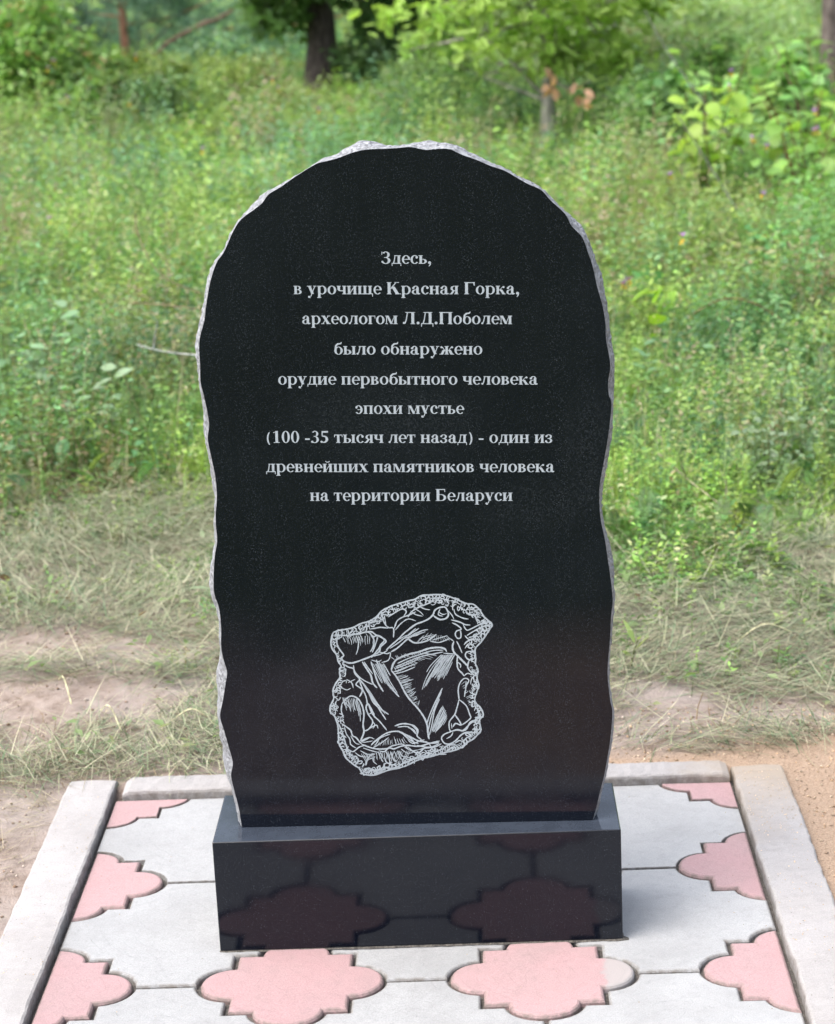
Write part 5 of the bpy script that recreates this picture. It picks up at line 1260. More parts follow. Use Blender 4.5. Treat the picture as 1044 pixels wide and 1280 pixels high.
(0.98,[(-1139,3758),(-1124,3734),(-1099,3716)]),
(0.66,[(-1105,3847),(-1084,3848),(-1063,3847)]),
(0.76,[(-1109,3918),(-1090,3937),(-1076,3942)]),
(0.99,[(-1083,3936),(-1059,3919),(-1038,3903)]),
(0.72,[(-1052,4053),(-1041,4024),(-1024,4002)]),
(0.77,[(-990,4155),(-957,4154),(-935,4152)]),
(0.77,[(-997,4172),(-984,4168),(-962,4172)]),
(0.64,[(-980,4192),(-963,4192),(-948,4193)]),
(0.78,[(-988,4209),(-957,4221),(-933,4238)]),
(0.75,[(-993,4232),(-976,4227),(-955,4212)]),
(0.6,[(-984,4248),(-950,4251),(-913,4263)]),
(0.6,[(-979,4265),(-950,4247),(-923,4238)]),
(0.67,[(-966,4279),(-949,4279),(-935,4268)]),
(0.7,[(-968,4299),(-950,4295),(-932,4276)]),
(0.76,[(-974,4374),(-934,4371),(-907,4380)]),
(0.81,[(-992,4383),(-970,4415),(-956,4441)]),
(0.63,[(-1003,4444),(-983,4441),(-960,4436)]),
(0.66,[(-1023,4523),(-1011,4538),(-1001,4568)]),
(0.99,[(-1075,4603),(-1059,4629),(-1041,4649)]),
(0.65,[(-1069,4623),(-1040,4619),(-1007,4612)]),
(0.64,[(-1092,4652),(-1058,4634),(-1024,4632)]),
(0.97,[(-1081,4689),(-1054,4682),(-1021,4686)]),
(0.74,[(-1091,4745),(-1070,4725),(-1043,4707)]),
(0.92,[(-1062,4771),(-1037,4776),(-1007,4777)]),
(0.78,[(-1064,4808),(-1048,4792),(-1028,4780)]),
(0.95,[(-1039,4819),(-1010,4802),(-991,4790)]),
(0.79,[(-223,4289),(-191,4231),(-160,4183)]),
(0.54,[(-193,4302),(-165,4259),(-124,4205)]),
(0.6,[(-157,4319),(-117,4274),(-84,4236)]),
(0.87,[(-132,4329),(-103,4284),(-62,4259)]),
(0.68,[(-101,4343),(-65,4309),(-17,4272)]),
(0.59,[(-67,4359),(-6,4315),(44,4277)]),
(0.91,[(-35,4373),(29,4332),(93,4291)]),
(0.78,[(-16,4381),(26,4362),(73,4328)]),
(0.89,[(15,4395),(72,4358),(133,4334)]),
(0.52,[(51,4411),(105,4392),(167,4359)]),
(0.79,[(73,4420),(139,4398),(194,4372)]),
(0.91,[(103,4434),(179,4400),(235,4387)]),
(0.62,[(138,4449),(238,4410),(334,4388)]),
(0.63,[(165,4461),(268,4444),(358,4408)]),
(0.66,[(212,4482),(322,4457),(413,4437)]),
(0.63,[(228,4489),(321,4467),(404,4453)]),
(0.61,[(-194,4133),(-150,4140),(-89,4161)]),
(0.66,[(-184,4115),(-115,4132),(-42,4154)]),
(0.87,[(-170,4089),(-104,4110),(-30,4128)]),
(0.69,[(-158,4069),(-66,4085),(9,4115)]),
(0.91,[(-144,4043),(-70,4072),(10,4086)]),
(0.94,[(-136,4028),(-84,4036),(-17,4061)]),
(0.7,[(-120,3999),(-53,4010),(27,4039)]),
(0.74,[(-112,3986),(-41,4004),(20,4022)]),
(0.73,[(-100,3963),(-53,3983),(-5,3989)]),
(0.91,[(-87,3939),(-38,3958),(26,3970)]),
(0.79,[(-77,3922),(-38,3926),(18,3948)]),
(0.8,[(-67,3904),(-22,3910),(19,3927)]),
(0.81,[(-56,3884),(-2,3888),(40,3910)]),
(0.63,[(-40,3855),(0,3859),(45,3878)]),
(0.76,[(-28,3833),(22,3844),(64,3858)]),
(0.52,[(-19,3818),(25,3826),(53,3838)]),
(0.69,[(-7,3796),(44,3806),(94,3824)]),
(0.53,[(6,3772),(45,3790),(99,3798)]),
(0.82,[(14,3758),(62,3772),(107,3783)]),
(0.83,[(35,3720),(57,3720),(97,3737)]),
(0.7,[(40,3712),(65,3729),(105,3730)]),
(0.57,[(50,3693),(90,3704),(131,3715)]),
(0.57,[(482,4453),(363,4241),(230,4026)]),
(0.6,[(493,4452),(377,4270),(266,4066)]),
(0.94,[(503,4452),(360,4210),(219,3969)]),
(0.75,[(516,4451),(377,4214),(235,3973)]),
(0.94,[(529,4450),(434,4275),(326,4104)]),
(0.82,[(539,4450),(449,4292),(352,4131)]),
(0.72,[(552,4449),(459,4286),(368,4135)]),
(0.65,[(560,4449),(486,4308),(392,4162)]),
(0.71,[(571,4448),(479,4289),(385,4130)]),
(0.54,[(590,4447),(489,4274),(394,4110)]),
(0.52,[(596,4447),(515,4300),(437,4174)]),
(0.74,[(612,4446),(502,4270),(397,4075)]),
(0.53,[(618,4445),(526,4275),(418,4100)]),
(0.94,[(631,4445),(512,4250),(404,4053)]),
(0.62,[(643,4444),(527,4251),(416,4051)]),
(0.54,[(655,4443),(565,4264),(456,4099)]),
(0.57,[(667,4443),(587,4320),(521,4189)]),
(0.84,[(672,4443),(569,4280),(477,4104)]),
(0.57,[(476,3653),(387,3459),(278,3248)]),
(0.84,[(478,3646),(388,3467),(297,3279)]),
(0.79,[(482,3634),(417,3528),(369,3407)]),
(0.8,[(486,3620),(440,3518),(374,3401)]),
(0.82,[(491,3605),(408,3464),(339,3313)]),
(0.79,[(491,3602),(411,3432),(312,3258)]),
(0.54,[(496,3588),(443,3467),(372,3356)]),
(0.83,[(500,3572),(436,3445),(360,3314)]),
(0.64,[(502,3566),(417,3418),(345,3280)]),
(0.95,[(507,3551),(433,3420),(361,3293)]),
(0.68,[(510,3539),(421,3391),(338,3239)]),
(0.77,[(515,3523),(434,3391),(362,3265)]),
(0.79,[(518,3514),(457,3404),(383,3290)]),
(0.93,[(522,3498),(463,3403),(413,3323)]),
(0.58,[(-898,4761),(-874,4705),(-866,4654)]),
(0.59,[(-875,4762),(-859,4706),(-844,4649)]),
(0.86,[(-844,4763),(-820,4707),(-815,4639)]),
(0.76,[(-808,4764),(-790,4711),(-788,4659)]),
(0.55,[(-776,4765),(-770,4726),(-761,4671)]),
(0.82,[(-753,4765),(-754,4711),(-741,4668)]),
(0.72,[(-710,4767),(-705,4716),(-702,4660)]),
(0.85,[(-698,4767),(-686,4699),(-688,4622)]),
(0.73,[(-660,4768),(-668,4716),(-658,4660)]),
(0.78,[(-618,4769),(-616,4733),(-620,4683)]),
(0.81,[(-608,4770),(-620,4706),(-612,4633)]),
(0.86,[(-572,4771),(-584,4697),(-580,4644)]),
(0.84,[(-546,4771),(-552,4707),(-557,4651)]),
(0.66,[(-495,4773),(-494,4715),(-513,4651)]),
(0.57,[(-473,4773),(-494,4710),(-496,4630)]),
(0.77,[(-438,4774),(-447,4716),(-464,4642)]),
(0.64,[(-999,3835),(-963,3720),(-941,3622)]),
(0.85,[(-984,3832),(-974,3738),(-941,3664)]),
(0.91,[(-972,3831),(-957,3741),(-933,3667)]),
(0.86,[(-951,3828),(-941,3760),(-922,3692)]),
(0.78,[(-920,3824),(-909,3720),(-882,3606)]),
(0.74,[(-912,3822),(-895,3722),(-877,3612)]),
(0.59,[(-891,3820),(-873,3734),(-868,3661)]),
(0.61,[(-863,3816),(-851,3696),(-838,3597)]),
(0.69,[(-841,3813),(-837,3718),(-824,3628)]),
(0.88,[(-828,3811),(-830,3709),(-812,3619)]),
(0.73,[(-796,3806),(-793,3726),(-786,3624)]),
(0.94,[(-778,3804),(-774,3676),(-767,3530)]),
(0.95,[(-541,4344),(-479,4197),(-402,4035)]),
(0.63,[(-523,4344),(-456,4211),(-406,4072)]),
(0.75,[(-518,4343),(-445,4183),(-389,4042)]),
(0.55,[(-496,4343),(-449,4239),(-412,4136)]),
(0.83,[(-482,4342),(-414,4174),(-353,4022)]),
(0.85,[(-474,4342),(-408,4200),(-357,4045)]),
(0.58,[(-458,4342),(-392,4174),(-334,4020)]),
(0.69,[(-445,4342),(-408,4229),(-358,4111)]),
(0.7,[(-430,4341),(-360,4133),(-283,3939)]),
(0.8,[(-410,4341),(-340,4129),(-260,3918)]),
(0.62,[(-397,4340),(-356,4206),(-304,4074)]),
(0.7,[(-378,4340),(-335,4207),(-285,4067)]),
(0.54,[(-693,4047),(-627,3938),(-551,3814)]),
(0.81,[(-676,4015),(-604,3898),(-537,3792)]),
(0.9,[(-661,3986),(-591,3859),(-505,3742)]),
(0.69,[(-656,3977),(-572,3867),(-507,3745)]),
(0.89,[(-639,3944),(-539,3795),(-432,3630)]),
(0.55,[(-631,3929),(-534,3771),(-420,3611)]),
(0.94,[(-618,3906),(-548,3799),(-482,3704)]),
(0.76,[(-605,3880),(-533,3768),(-453,3659)]),
(0.94,[(-596,3864),(-509,3749),(-423,3616)]),
(0.82,[(-587,3846),(-474,3710),(-379,3553)]),
(0.67,[(-574,3052),(-526,3115),(-499,3157)]),
(0.92,[(-556,3053),(-526,3100),(-484,3164)]),
(0.8,[(-512,3057),(-500,3094),(-478,3123)]),
(0.65,[(-484,3059),(-457,3106),(-443,3151)]),
(0.7,[(-439,3062),(-430,3089),(-418,3132)]),
(0.87,[(-406,3064),(-402,3120),(-386,3157)]),
(0.72,[(-377,3066),(-370,3123),(-365,3157)]),
(0.7,[(-348,3069),(-352,3117),(-341,3172)]),
(0.85,[(-321,3071),(-321,3109),(-322,3145)]),
(0.63,[(-291,3073),(-303,3112),(-298,3154)]),
(0.83,[(-245,3076),(-256,3146),(-269,3200)]),
(0.62,[(-230,3077),(-243,3109),(-249,3157)]),
(0.89,[(-195,3080),(-217,3131),(-223,3169)]),
(0.9,[(-162,3082),(-176,3122),(-195,3169)]),
(0.95,[(-129,3085),(-141,3120),(-163,3160)]),
(0.92,[(-108,3086),(-138,3120),(-149,3168)]),
(0.57,[(-72,3089),(-113,3137),(-133,3194)]),
(0.8,[(-28,3092),(-48,3125),(-80,3172)]),
(0.92,[(-764,2945),(-731,2878),(-697,2805)]),
(0.78,[(-736,2946),(-710,2883),(-692,2842)]),
(0.64,[(-707,2947),(-677,2886),(-665,2834)]),
(0.93,[(-682,2949),(-670,2900),(-647,2843)]),
(0.65,[(-649,2950),(-645,2897),(-622,2848)]),
(0.87,[(-618,2952),(-608,2887),(-588,2809)]),
(0.79,[(-594,2953),(-589,2890),(-570,2815)]),
(0.77,[(-552,2955),(-536,2914),(-541,2855)]),
(0.69,[(-536,2956),(-534,2894),(-526,2833)]),
(0.84,[(-497,2958),(-491,2907),(-495,2848)]),
(0.71,[(-468,2959),(-464,2896),(-472,2820)]),
(0.71,[(-442,2961),(-449,2917),(-448,2865)]),
(0.62,[(-424,2962),(-422,2905),(-434,2844)]),
(0.67,[(-386,2963),(-388,2893),(-404,2836)]),
(0.66,[(-363,2965),(-376,2904),(-383,2847)]),
(0.7,[(-326,2966),(-337,2926),(-347,2871)]),
(0.66,[(-304,2968),(-311,2900),(-336,2840)]),
(0.79,[(-276,2969),(-310,2880),(-325,2798)]),
(0.68,[(-232,2971),(-270,2880),(-289,2807)]),
(0.59,[(-205,2972),(-237,2914),(-254,2842)]),
(0.61,[(-175,2974),(-208,2886),(-241,2812)]),
(0.53,[(-163,2975),(-185,2904),(-219,2843)]),
(0.62,[(-129,2976),(-169,2905),(-202,2819)]),
(0.6,[(-88,2978),(-120,2899),(-172,2814)]),
(0.87,[(-63,2980),(-96,2899),(-148,2821)]),
(0.8,[(-37,2981),(-70,2901),(-118,2837)]),
(0.75,[(-152,4692),(-80,4736),(-4,4771)]),
(0.55,[(-124,4698),(-62,4739),(18,4773)]),
(0.59,[(-95,4704),(-23,4737),(58,4783)]),
(0.78,[(-59,4712),(31,4750),(132,4809)]),
(0.53,[(-33,4717),(73,4758),(165,4816)]),
(0.74,[(3,4725),(107,4766),(194,4818)]),
(0.76,[(45,4734),(128,4768),(218,4816)]),
(0.55,[(83,4742),(156,4771),(212,4802)]),
(0.85,[(105,4747),(184,4783),(259,4817)]),
(0.76,[(130,4752),(191,4786),(263,4812)]),
(0.52,[(127,4653),(182,4706),(222,4752)]),
(0.59,[(145,4653),(197,4712),(244,4760)]),
(0.67,[(188,4654),(247,4728),(304,4794)]),
(0.79,[(250,4655),(295,4709),(320,4760)]),
(0.66,[(267,4656),(306,4724),(350,4789)]),
(0.79,[(327,4657),(336,4701),(359,4728)]),
(0.53,[(373,4658),(387,4697),(395,4731)]),
(0.62,[(401,4659),(420,4703),(420,4757)]),
(0.67,[(439,4659),(442,4707),(444,4753)]),
(0.52,[(481,4660),(482,4698),(469,4756)]),
(0.54,[(516,4661),(511,4712),(489,4756)]),
(0.75,[(560,4662),(546,4688),(530,4721)]),
(0.68,[(605,4663),(581,4698),(556,4726)]),
(0.83,[(645,4664),(605,4703),(565,4742)]),
(0.72,[(750,3991),(791,4022),(825,4041)]),
(0.6,[(763,3946),(779,3967),(812,3977)]),
(0.8,[(768,3929),(796,3936),(823,3965)]),
(0.82,[(785,3871),(810,3894),(825,3896)]),
(0.92,[(791,3852),(821,3861),(849,3888)]),
(0.92,[(810,3787),(845,3801),(861,3817)]),
(0.75,[(818,3761),(855,3783),(879,3796)]),
(0.57,[(828,3727),(859,3746),(874,3753)]),
(0.83,[(839,3688),(859,3704),(886,3713)]),
(0.79,[(847,3662),(861,3674),(891,3686)]),
(0.95,[(-260,4446),(-227,4415),(-201,4396)]),
(0.9,[(-189,4459),(-163,4420),(-122,4402)]),
(0.77,[(-169,4463),(-139,4425),(-101,4405)]),
(0.87,[(-104,4475),(-71,4437),(-36,4417)]),
(0.71,[(-67,4481),(-35,4464),(-8,4431)]),
(0.88,[(-44,4486),(-6,4451),(16,4434)]),
(0.95,[(19,4497),(52,4468),(70,4454)]),
(0.63,[(57,4504),(82,4473),(115,4455)]),
(0.62,[(112,4514),(144,4483),(171,4464)]),
(0.74,[(144,4520),(178,4487),(200,4472)]),
(0.84,[(183,4527),(190,4517),(217,4499)]),
(0.67,[(235,4537),(259,4521),(270,4506)])]

# ------------------------------------------------------------------ memorial: plinth, slab, lettering, engraved drawing
H = .1795
stone = empty('memorial_stone', (0, .085, 0), 'upright black granite memorial slab with white Cyrillic inscription on a low granite plinth', 'monument')
def box_bev(name, x0, x1, y0, y1, z0, z1, bv):
    import bmesh
    bm = bmesh.new()
    bmesh.ops.create_cube(bm, size=1)
    for v_ in bm.verts:
        v_.co = Vector((x0 if v_.co.x < 0 else x1, y0 if v_.co.y < 0 else y1, z0 if v_.co.z < 0 else z1))
    bmesh.ops.bevel(bm, geom=list(bm.edges), offset=bv, segments=3, profile=.5, affect='EDGES')
    me = bpy.data.meshes.new(name); bm.to_mesh(me); bm.free(); return me
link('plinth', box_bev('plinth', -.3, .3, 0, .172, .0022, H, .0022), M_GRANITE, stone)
M_SEAM, n, b = newmat('seam_grit')
_c = ramp(n, noise(n, 220, 4, .7, pos(n)).outputs[0], [(.35, (.03, .028, .025)), (.7, (.13, .12, .105))])
n.links.new(_c.outputs[0], b.inputs['Base Color']); b.inputs['Roughness'].default_value = 1
import bmesh
bm = bmesh.new()
N_ = 60; ring_ = []
for side_ in range(4):
    for i_ in range(N_):
        t_ = i_/N_; a_ = [(-.3+.6*t_, 0), (.3, .172*t_), (.3-.6*t_, .172), (-.3, .172*(1-t_))][side_]
        nn_ = [(0, -1), (1, 0), (0, 1), (-1, 0)][side_]; w_ = .0012+.0022*rnd.random()**2+(.010*rnd.random() if (side_ == 1 and i_ < 4) else 0)
        ring_.append((bm.verts.new((a_[0]+nn_[0]*w_, a_[1]+nn_[1]*w_, .0006)), bm.verts.new((a_[0]-nn_[0]*.002, a_[1]-nn_[1]*.002, .0034))))
for i_ in range(len(ring_)):
    p_, q_ = ring_[i_], ring_[(i_+1) % len(ring_)]; bm.faces.new((p_[0], q_[0], q_[1], p_[1]))
me = bpy.data.meshes.new('grit_seam'); bm.to_mesh(me); bm.free(); link('grit_seam', me, M_SEAM, stone)
# mortar line under the slab
KS = -.0279; NS = math.sqrt(1+KS*KS); YS = .0424
def slab_pt(u, z, d=0.0):
    """a point on the slab's face: u across, z up, d behind the face (metres)"""
    return (u/NS+d*.0279, YS+KS*u/NS+d, z)
def catmull(pts, step, closed=False):
    pts = [Vector(p) for p in pts]; out = []
    m = len(pts)
    for i in range(m if closed else m-1):
        if closed: p0, p1, p2, p3 = pts[i-1], pts[i], pts[(i+1) % m], pts[(i+2) % m]
        else: p0, p1, p2, p3 = pts[max(i-1, 0)], pts[i], pts[i+1], pts[min(i+2, m-1)]
        k = max(1, int(math.ceil((p2-p1).length/step)))
        for s_ in range(k):
            t = s_/k
            out.append(.5*((2*p1)+(-p0+p2)*t+(2*p0-5*p1+4*p2-p3)*t*t+(-p0+3*p1-3*p2+p3)*t**3))
    if not closed: out.append(pts[-1])
    return out
def resample(pts, N):
    pts = [Vector(p) for p in pts]; L = [0]
    for a, b2 in zip(pts, pts[1:]): L.append(L[-1]+(b2-a).length)
    o = []; j = 0
    for i in range(N):
        s_ = L[-1]*i/(N-1)
        while j < len(L)-2 and L[j+1] < s_: j += 1
        f_ = (s_-L[j])/max(1e-9, L[j+1]-L[j]); o.append(pts[j].lerp(pts[j+1], min(1, max(0, f_))))
    return o
fr = catmull([(a/1e4, b2/1e4) for a, b2 in SLAB_FRONT], .004)
ri = catmull([(a/1e4, b2/1e4) for a, b2 in SLAB_RIM], .004)
N = 620
fr = resample(fr, N); ri = resample(ri, N)
# match the rim to the nearest point of the front outline so that ridges do not shear
def nearest_map(A_, B_):
    res = []; j = 0
    for i, a in enumerate(A_):
        best = min(range(max(0, j-6), min(len(B_), j+14)), key=lambda q: (B_[q]-a).length)
        j = max(j, best); res.append(B_[j])
    return res
rm = nearest_map(fr, ri)
for _ in range(2):
    rm = [rm[0]]+[(rm[i-1]+rm[i]*2+rm[i+1])/4 for i in range(1, N-1)]+[rm[-1]]
cen = Vector((0, .62))
vs_, fs_, mi = [], [], []
rows = []
rr_ = random.Random(8)
smooth_n = [0]*N
acc = 0
for i in range(N): acc = acc*.8+rr_.uniform(-1, 1)*.0009; smooth_n[i] = acc
def ring_row(f_):
    rows.append([f_(i) for i in range(N)])
ring_row(lambda i: slab_pt(fr[i].x, fr[i].y, 0))
def lerp_row(t, d, jit, shrink=0):
    def g(i):
        p = fr[i].lerp(rm[i], t); out_ = (p-cen).normalized()
        p = p+out_*(smooth_n[(i*3+int(d*9000)) % N]*jit+rr_.uniform(-1, 1)*.0007*jit-shrink)
        return slab_pt(p.x, max(p.y, H+.001) if 0 < i < N-1 else H+.001, d+rr_.uniform(-1, 1)*.0008*jit)
    return g
ring_row(lerp_row(.30, .004, .35)); ring_row(lerp_row(.62, .011, .8)); ring_row(lerp_row(.90, .020, .9)); ring_row(lerp_row(1.0, .030, .7))
ring_row(lerp_row(.92, .042, 1.0, .0035)); ring_row(lerp_row(.7, .055, 1.0, .008)); ring_row(lerp_row(.45, .068, .6, .0125)); ring_row(lerp_row(.3, .075, .3, .014))
for r_ in rows: vs_ += r_
for r_ in range(len(rows)-1):
    for i in range(N):
        j = (i+1) % N
        fs_.append((r_*N+i, r_*N+j, (r_+1)*N+j, (r_+1)*N+i)); mi.append(1)
fs_.append(tuple(range(N))[::-1]); mi.append(0)
fs_.append(tuple((len(rows)-1)*N+i for i in range(N))); mi.append(0)
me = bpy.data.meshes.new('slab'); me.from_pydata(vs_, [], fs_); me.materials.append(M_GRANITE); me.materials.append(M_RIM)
me.polygons.foreach_set('material_index', mi); me.update()
import bmesh
bm = bmesh.new(); bm.from_mesh(me); bmesh.ops.recalc_face_normals(bm, faces=bm.faces); bm.to_mesh(me); bm.free()
slab = link('slab', me, None, stone)
# glue line where the slab meets the plinth
pts = [slab_pt(fr[0].x+.004, 0), slab_pt(fr[-1].x-.004, 0)]

# --- serif lettering, each glyph made of strokes. units: x-height = 1
def arc(cx, cy, rx, ry, a0, a1, wt, tt, n_=16):
    """ring sector, thick where it runs vertically; angles in degrees"""
    out_, in_ = [], []; wt *= .92
    k = max(4, int(abs(a1-a0)/360*n_*1.6))
    for i in range(k+1):
        a = math.radians(a0+(a1-a0)*i/k); out_.append((cx+rx*math.cos(a), cy+ry*math.sin(a))); in_.append((cx+(rx-wt)*math.cos(a), cy+(ry-tt)*math.sin(a)))
    return [[out_[i], out_[i+1], in_[i+1], in_[i]] for i in range(k)]
def R_(x0, y0, x1, y1): return [[(x0, y0), (x1, y0), (x1, y1), (x0, y1)]]
def D_(x0, y0, x1, y1, w): return [[(x0, y0), (x0+w, y0), (x1+w, y1), (x1, y1)]]
def dot(cx, cy, r): return [[(cx+r*math.cos(i*math.pi/5), cy+r*math.sin(i*math.pi/5)) for i in range(10)]]
SW, ST, SX = .27, .075, .10
def St(x, y0=0, y1=1, b_=1, t_=1, w=SW):
    o = R_(x, y0, x+w, y1)
    if b_: o += R_(x-SX, y0, x+w+SX, y0+ST)
    if t_: o += R_(x-SX, y1-ST, x+w+SX, y1)
    return o
CH = 1.43
G = {}
G['о'] = (1.06, arc(.53, .5, .48, .52, 0, 360, .27, .075, 20))
G['с'] = (.94, arc(.53, .5, .47, .52, 48, 322, .27, .085)+dot(.76, .76, .14))
G['е'] = (.95, arc(.51, .5, .46, .52, 0, 318, .25, .08)+R_(.22, .48, .96, .56))
G['э'] = (.95, arc(.42, .5, .46, .52, -140, 138, .26, .085)+dot(.18, .76, .13)+R_(.30, .46, .70, .54))
G['р'] = (1.16, St(.14, -.44, 1.0, 1, 0)+R_(.04, .92, .3, 1.0)+arc(.60, .5, .50, .52, -128, 128, .27, .08))
G['н'] = (1.18, St(.13)+St(.76)+R_(.4, .47, .78, .56))
G['п'] = (1.18, St(.13)+St(.76)+R_(.4, .91, .78, 1.0))
G['и'] = (1.20, St(.13)+St(.78)+[[(.40, .12), (.40, .26), (.80, .88), (.80, .74)]])
G['й'] = (1.20, G['и'][1]+arc(.60, 1.36, .26, .22, 185, 355, .09, .10))
G['т'] = (1.02, St(.365)+R_(.04, .90, .98, 1.0)+R_(.04, .68, .11, .92)+R_(.91, .68, .98, .92))
G['г'] = (.88, St(.13)+R_(.4, .91, .84, 1.0)+R_(.77, .66, .84, .92))
G['л'] = (1.14, St(.72)+R_(.3, .91, .74, 1.0)+[[(.36, .93), (.48, .93), (.36, .3), (.24, .08), (.16, .1), (.26, .4)]]+dot(.15, .10, .12))
G['м'] = (1.46, St(1.05)+St(.13, w=.09)+D_(.14, 1.0, .60, .02, .27)+D_(.66, .02, 1.05, .98, .08))
G['а'] = (1.04, R_(.56, .12, .83, .78)+arc(.50, .70, .33, .32, 8, 165, .20, .09)+dot(.23, .74, .13)+arc(.42, .27, .36, .29, 70, 310, .24, .08)+R_(.50, .50, .60, .58)+[[(.60, .12), (.83, .16), (1.0, .12), (.98, .03), (.82, -.02), (.66, .0)]])
G['в'] = (1.02, St(.13)+arc(.50, .76, .36, .24, -90, 90, .24, .075)+R_(.4, .925, .52, 1.0)+arc(.50, .28, .44, .28, -90, 90, .27, .075)+R_(.4, 0, .52, .075)+R_(.4, .50, .54, .57))
G['ь'] = (1.0, St(.13)+arc(.50, .29, .44, .29, -90, 90, .27, .075)+R_(.4, 0, .52, .075)+R_(.4, .51, .52, .58))
G['ы'] = (1.48, G['ь'][1]+St(1.06))
G['я'] = (1.10, St(.68)+arc(.58, .70, .42, .30, 90, 270, .27, .075)+R_(.56, .925, .7, 1.0)+R_(.56, .40, .7, .475)+D_(.08, 0, .40, .44, .26)+R_(.02, 0, .28, ST))
G['к'] = (1.16, St(.13)+R_(.4, .46, .52, .55)+[[(.42, .5), (.50, .5), (.86, .9), (.78, .9)]]+dot(.90, .86, .12)+D_(.80, 0, .44, .56, .30)+R_(.74, 0, 1.16, ST))
G['х'] = (1.10, D_(.68, 0, .10, 1.0, .32)+D_(.12, 0, .80, 1.0, .10)+R_(.0, 0, .36, ST)+R_(.60, 0, 1.09, ST)+R_(.02, 1-ST, .48, 1)+R_(.70, 1-ST, 1.04, 1))
G['у'] = (1.08, D_(.46, .04, .10, 1.0, .30)+D_(.34, -.30, .84, 1.0, .10)+R_(.0, 1-ST, .50, 1)+R_(.70, 1-ST, 1.06, 1)+dot(.22, -.32, .13)+R_(.2, -.45, .38, -.36))
G['ч'] = (1.12, St(.72)+R_(.10, .52, .38, 1)+R_(.02, 1-ST, .46, 1)+arc(.44, .58, .34, .22, 180, 280, .26, .1)+R_(.42, .36, .74, .46))
G['ш'] = (1.68, St(.13)+St(.70)+St(1.27)+R_(.3, 0, 1.3, .09))
G['щ'] = (1.74, G['ш'][1]+R_(1.5, 0, 1.72, .09)+R_(1.64, -.28, 1.72, .05))
G['ж'] = (1.62, St(.66)+R_(.48, .46, 1.12, .55)+D_(.10, 0, .36, .54, .30)+D_(1.22, 0, .96, .54, .30)+R_(.0, 0, .42, ST)+R_(1.18, 0, 1.62, ST)+[[(.54, .5), (.62, .5), (.34, .92), (.24, .9)], [(1.0, .5), (1.08, .5), (1.38, .9), (1.28, .92)]]+dot(.22, .86, .12)+dot(1.40, .86, .12))
G['з'] = (.92, arc(.44, .76, .36, .26, -90, 150, .23, .08)+arc(.42, .27, .42, .29, -150, 90, .26, .08)+R_(.30, .49, .46, .57)+dot(.18, .80, .12)+dot(.14, .20, .12))
G['д'] = (1.14, St(.70, 0, 1, 0, 1)+R_(.32, .91, .72, 1.0)+[[(.36, .93), (.46, .93), (.38, .3), (.30, .04), (.16, .04), (.28, .4)]]+R_(.04, 0, 1.10, .09)+R_(.04, -.26, .12, .05)+R_(1.02, -.26, 1.10, .05))
G['б'] = (1.04, arc(.54, .46, .47, .48, 0, 360, .27, .075, 20)+[[(.08, .5), (.30, .62), (.34, 1.02), (.52, 1.18), (.86, 1.24), (.92, 1.48), (.84, 1.50), (.78, 1.38), (.40, 1.34), (.16, 1.10)]])
G['К'] = (1.62, St(.16, 0, CH, w=.32)+[[(.46, .70), (.56, .62), (1.14, 1.40), (1.02, 1.40)]]+R_(.92, CH-ST, 1.42, CH)+D_(1.08, 0, .56, .90, .38)+R_(1.0, 0, 1.64, ST))
G['Г'] = (1.30, St(.16, 0, CH, w=.32)+R_(.46, CH-.1, 1.22, CH)+[[(1.14, 1.02), (1.22, 1.02), (1.22, CH), (1.02, CH)]])
G['Л'] = (1.50, St(1.0, 0, CH, w=.32)+R_(.42, CH-.1, 1.02, CH)+R_(.32, CH-ST, .5, CH)+[[(.50, CH-.05), (.62, CH-.05), (.50, .5), (.34, .06), (.18, .05), (.38, .6)]]+dot(.17, .13, .14))
G['Д'] = (1.50, St(.92, 0, CH, 0, 1, w=.32)+R_(.42, CH-.1, .94, CH)+R_(.34, CH-ST, .5, CH)+[[(.50, CH-.05), (.60, CH-.05), (.48, .5), (.36, .04), (.20, .04), (.38, .6)]]+R_(.06, 0, 1.44, .1)+R_(.06, -.32, .15, .06)+R_(1.35, -.32, 1.44, .06))
G['П'] = (1.62, St(.16, 0, CH, w=.32)+St(1.14, 0, CH, w=.32)+R_(.46, CH-.1, 1.16, CH))
G['Б'] = (1.36, St(.16, 0, CH, w=.32)+R_(.46, CH-.1, 1.14, CH)+R_(1.06, 1.08, 1.14, CH-.04)+arc(.70, .40, .56, .40, -90, 90, .32, .08)+R_(.46, 0, .72, .08)+R_(.46, .72, .72, .80))
G['З'] = (1.16, arc(.54, 1.08, .45, .37, -90, 152, .29, .08)+arc(.52, .38, .54, .40, -150, 90, .32, .08)+R_(.36, .70, .56, .79)+R_(.06, 1.08, .14, CH)+dot(.16, .24, .12))
G['('] = (.70, arc(.78, .52, .66, .96, 128, 232, .20, .03))
G[')'] = (.70, arc(-.08, .52, .66, .96, -52, 52, .20, .03))
G['0'] = (1.06, arc(.53, CH/2, .46, CH/2+.02, 0, 360, .27, .08, 20))
G['1'] = (1.06, R_(.40, 0, .70, CH)+R_(.20, 0, .90, ST)+[[(.16, 1.18), (.44, 1.30), (.66, CH+.02), (.44, CH-.08), (.16, 1.26)]])
G['3'] = (1.06, arc(.50, 1.10, .38, .35, -60, 150, .25, .08)+arc(.46, .40, .48, .42, -130, 95, .29, .08)+R_(.34, .74, .56, .82)+dot(.17, .14, .13))
G['5'] = (1.06, R_(.30, CH-.20, .92, CH)+R_(.20, .78, .30, CH)+[[(.20, .78), (.30, .82), (.34, CH), (.26, CH)]]+arc(.42, .44, .52, .44, -125, 110, .32, .13)+dot(.17, .14, .13))
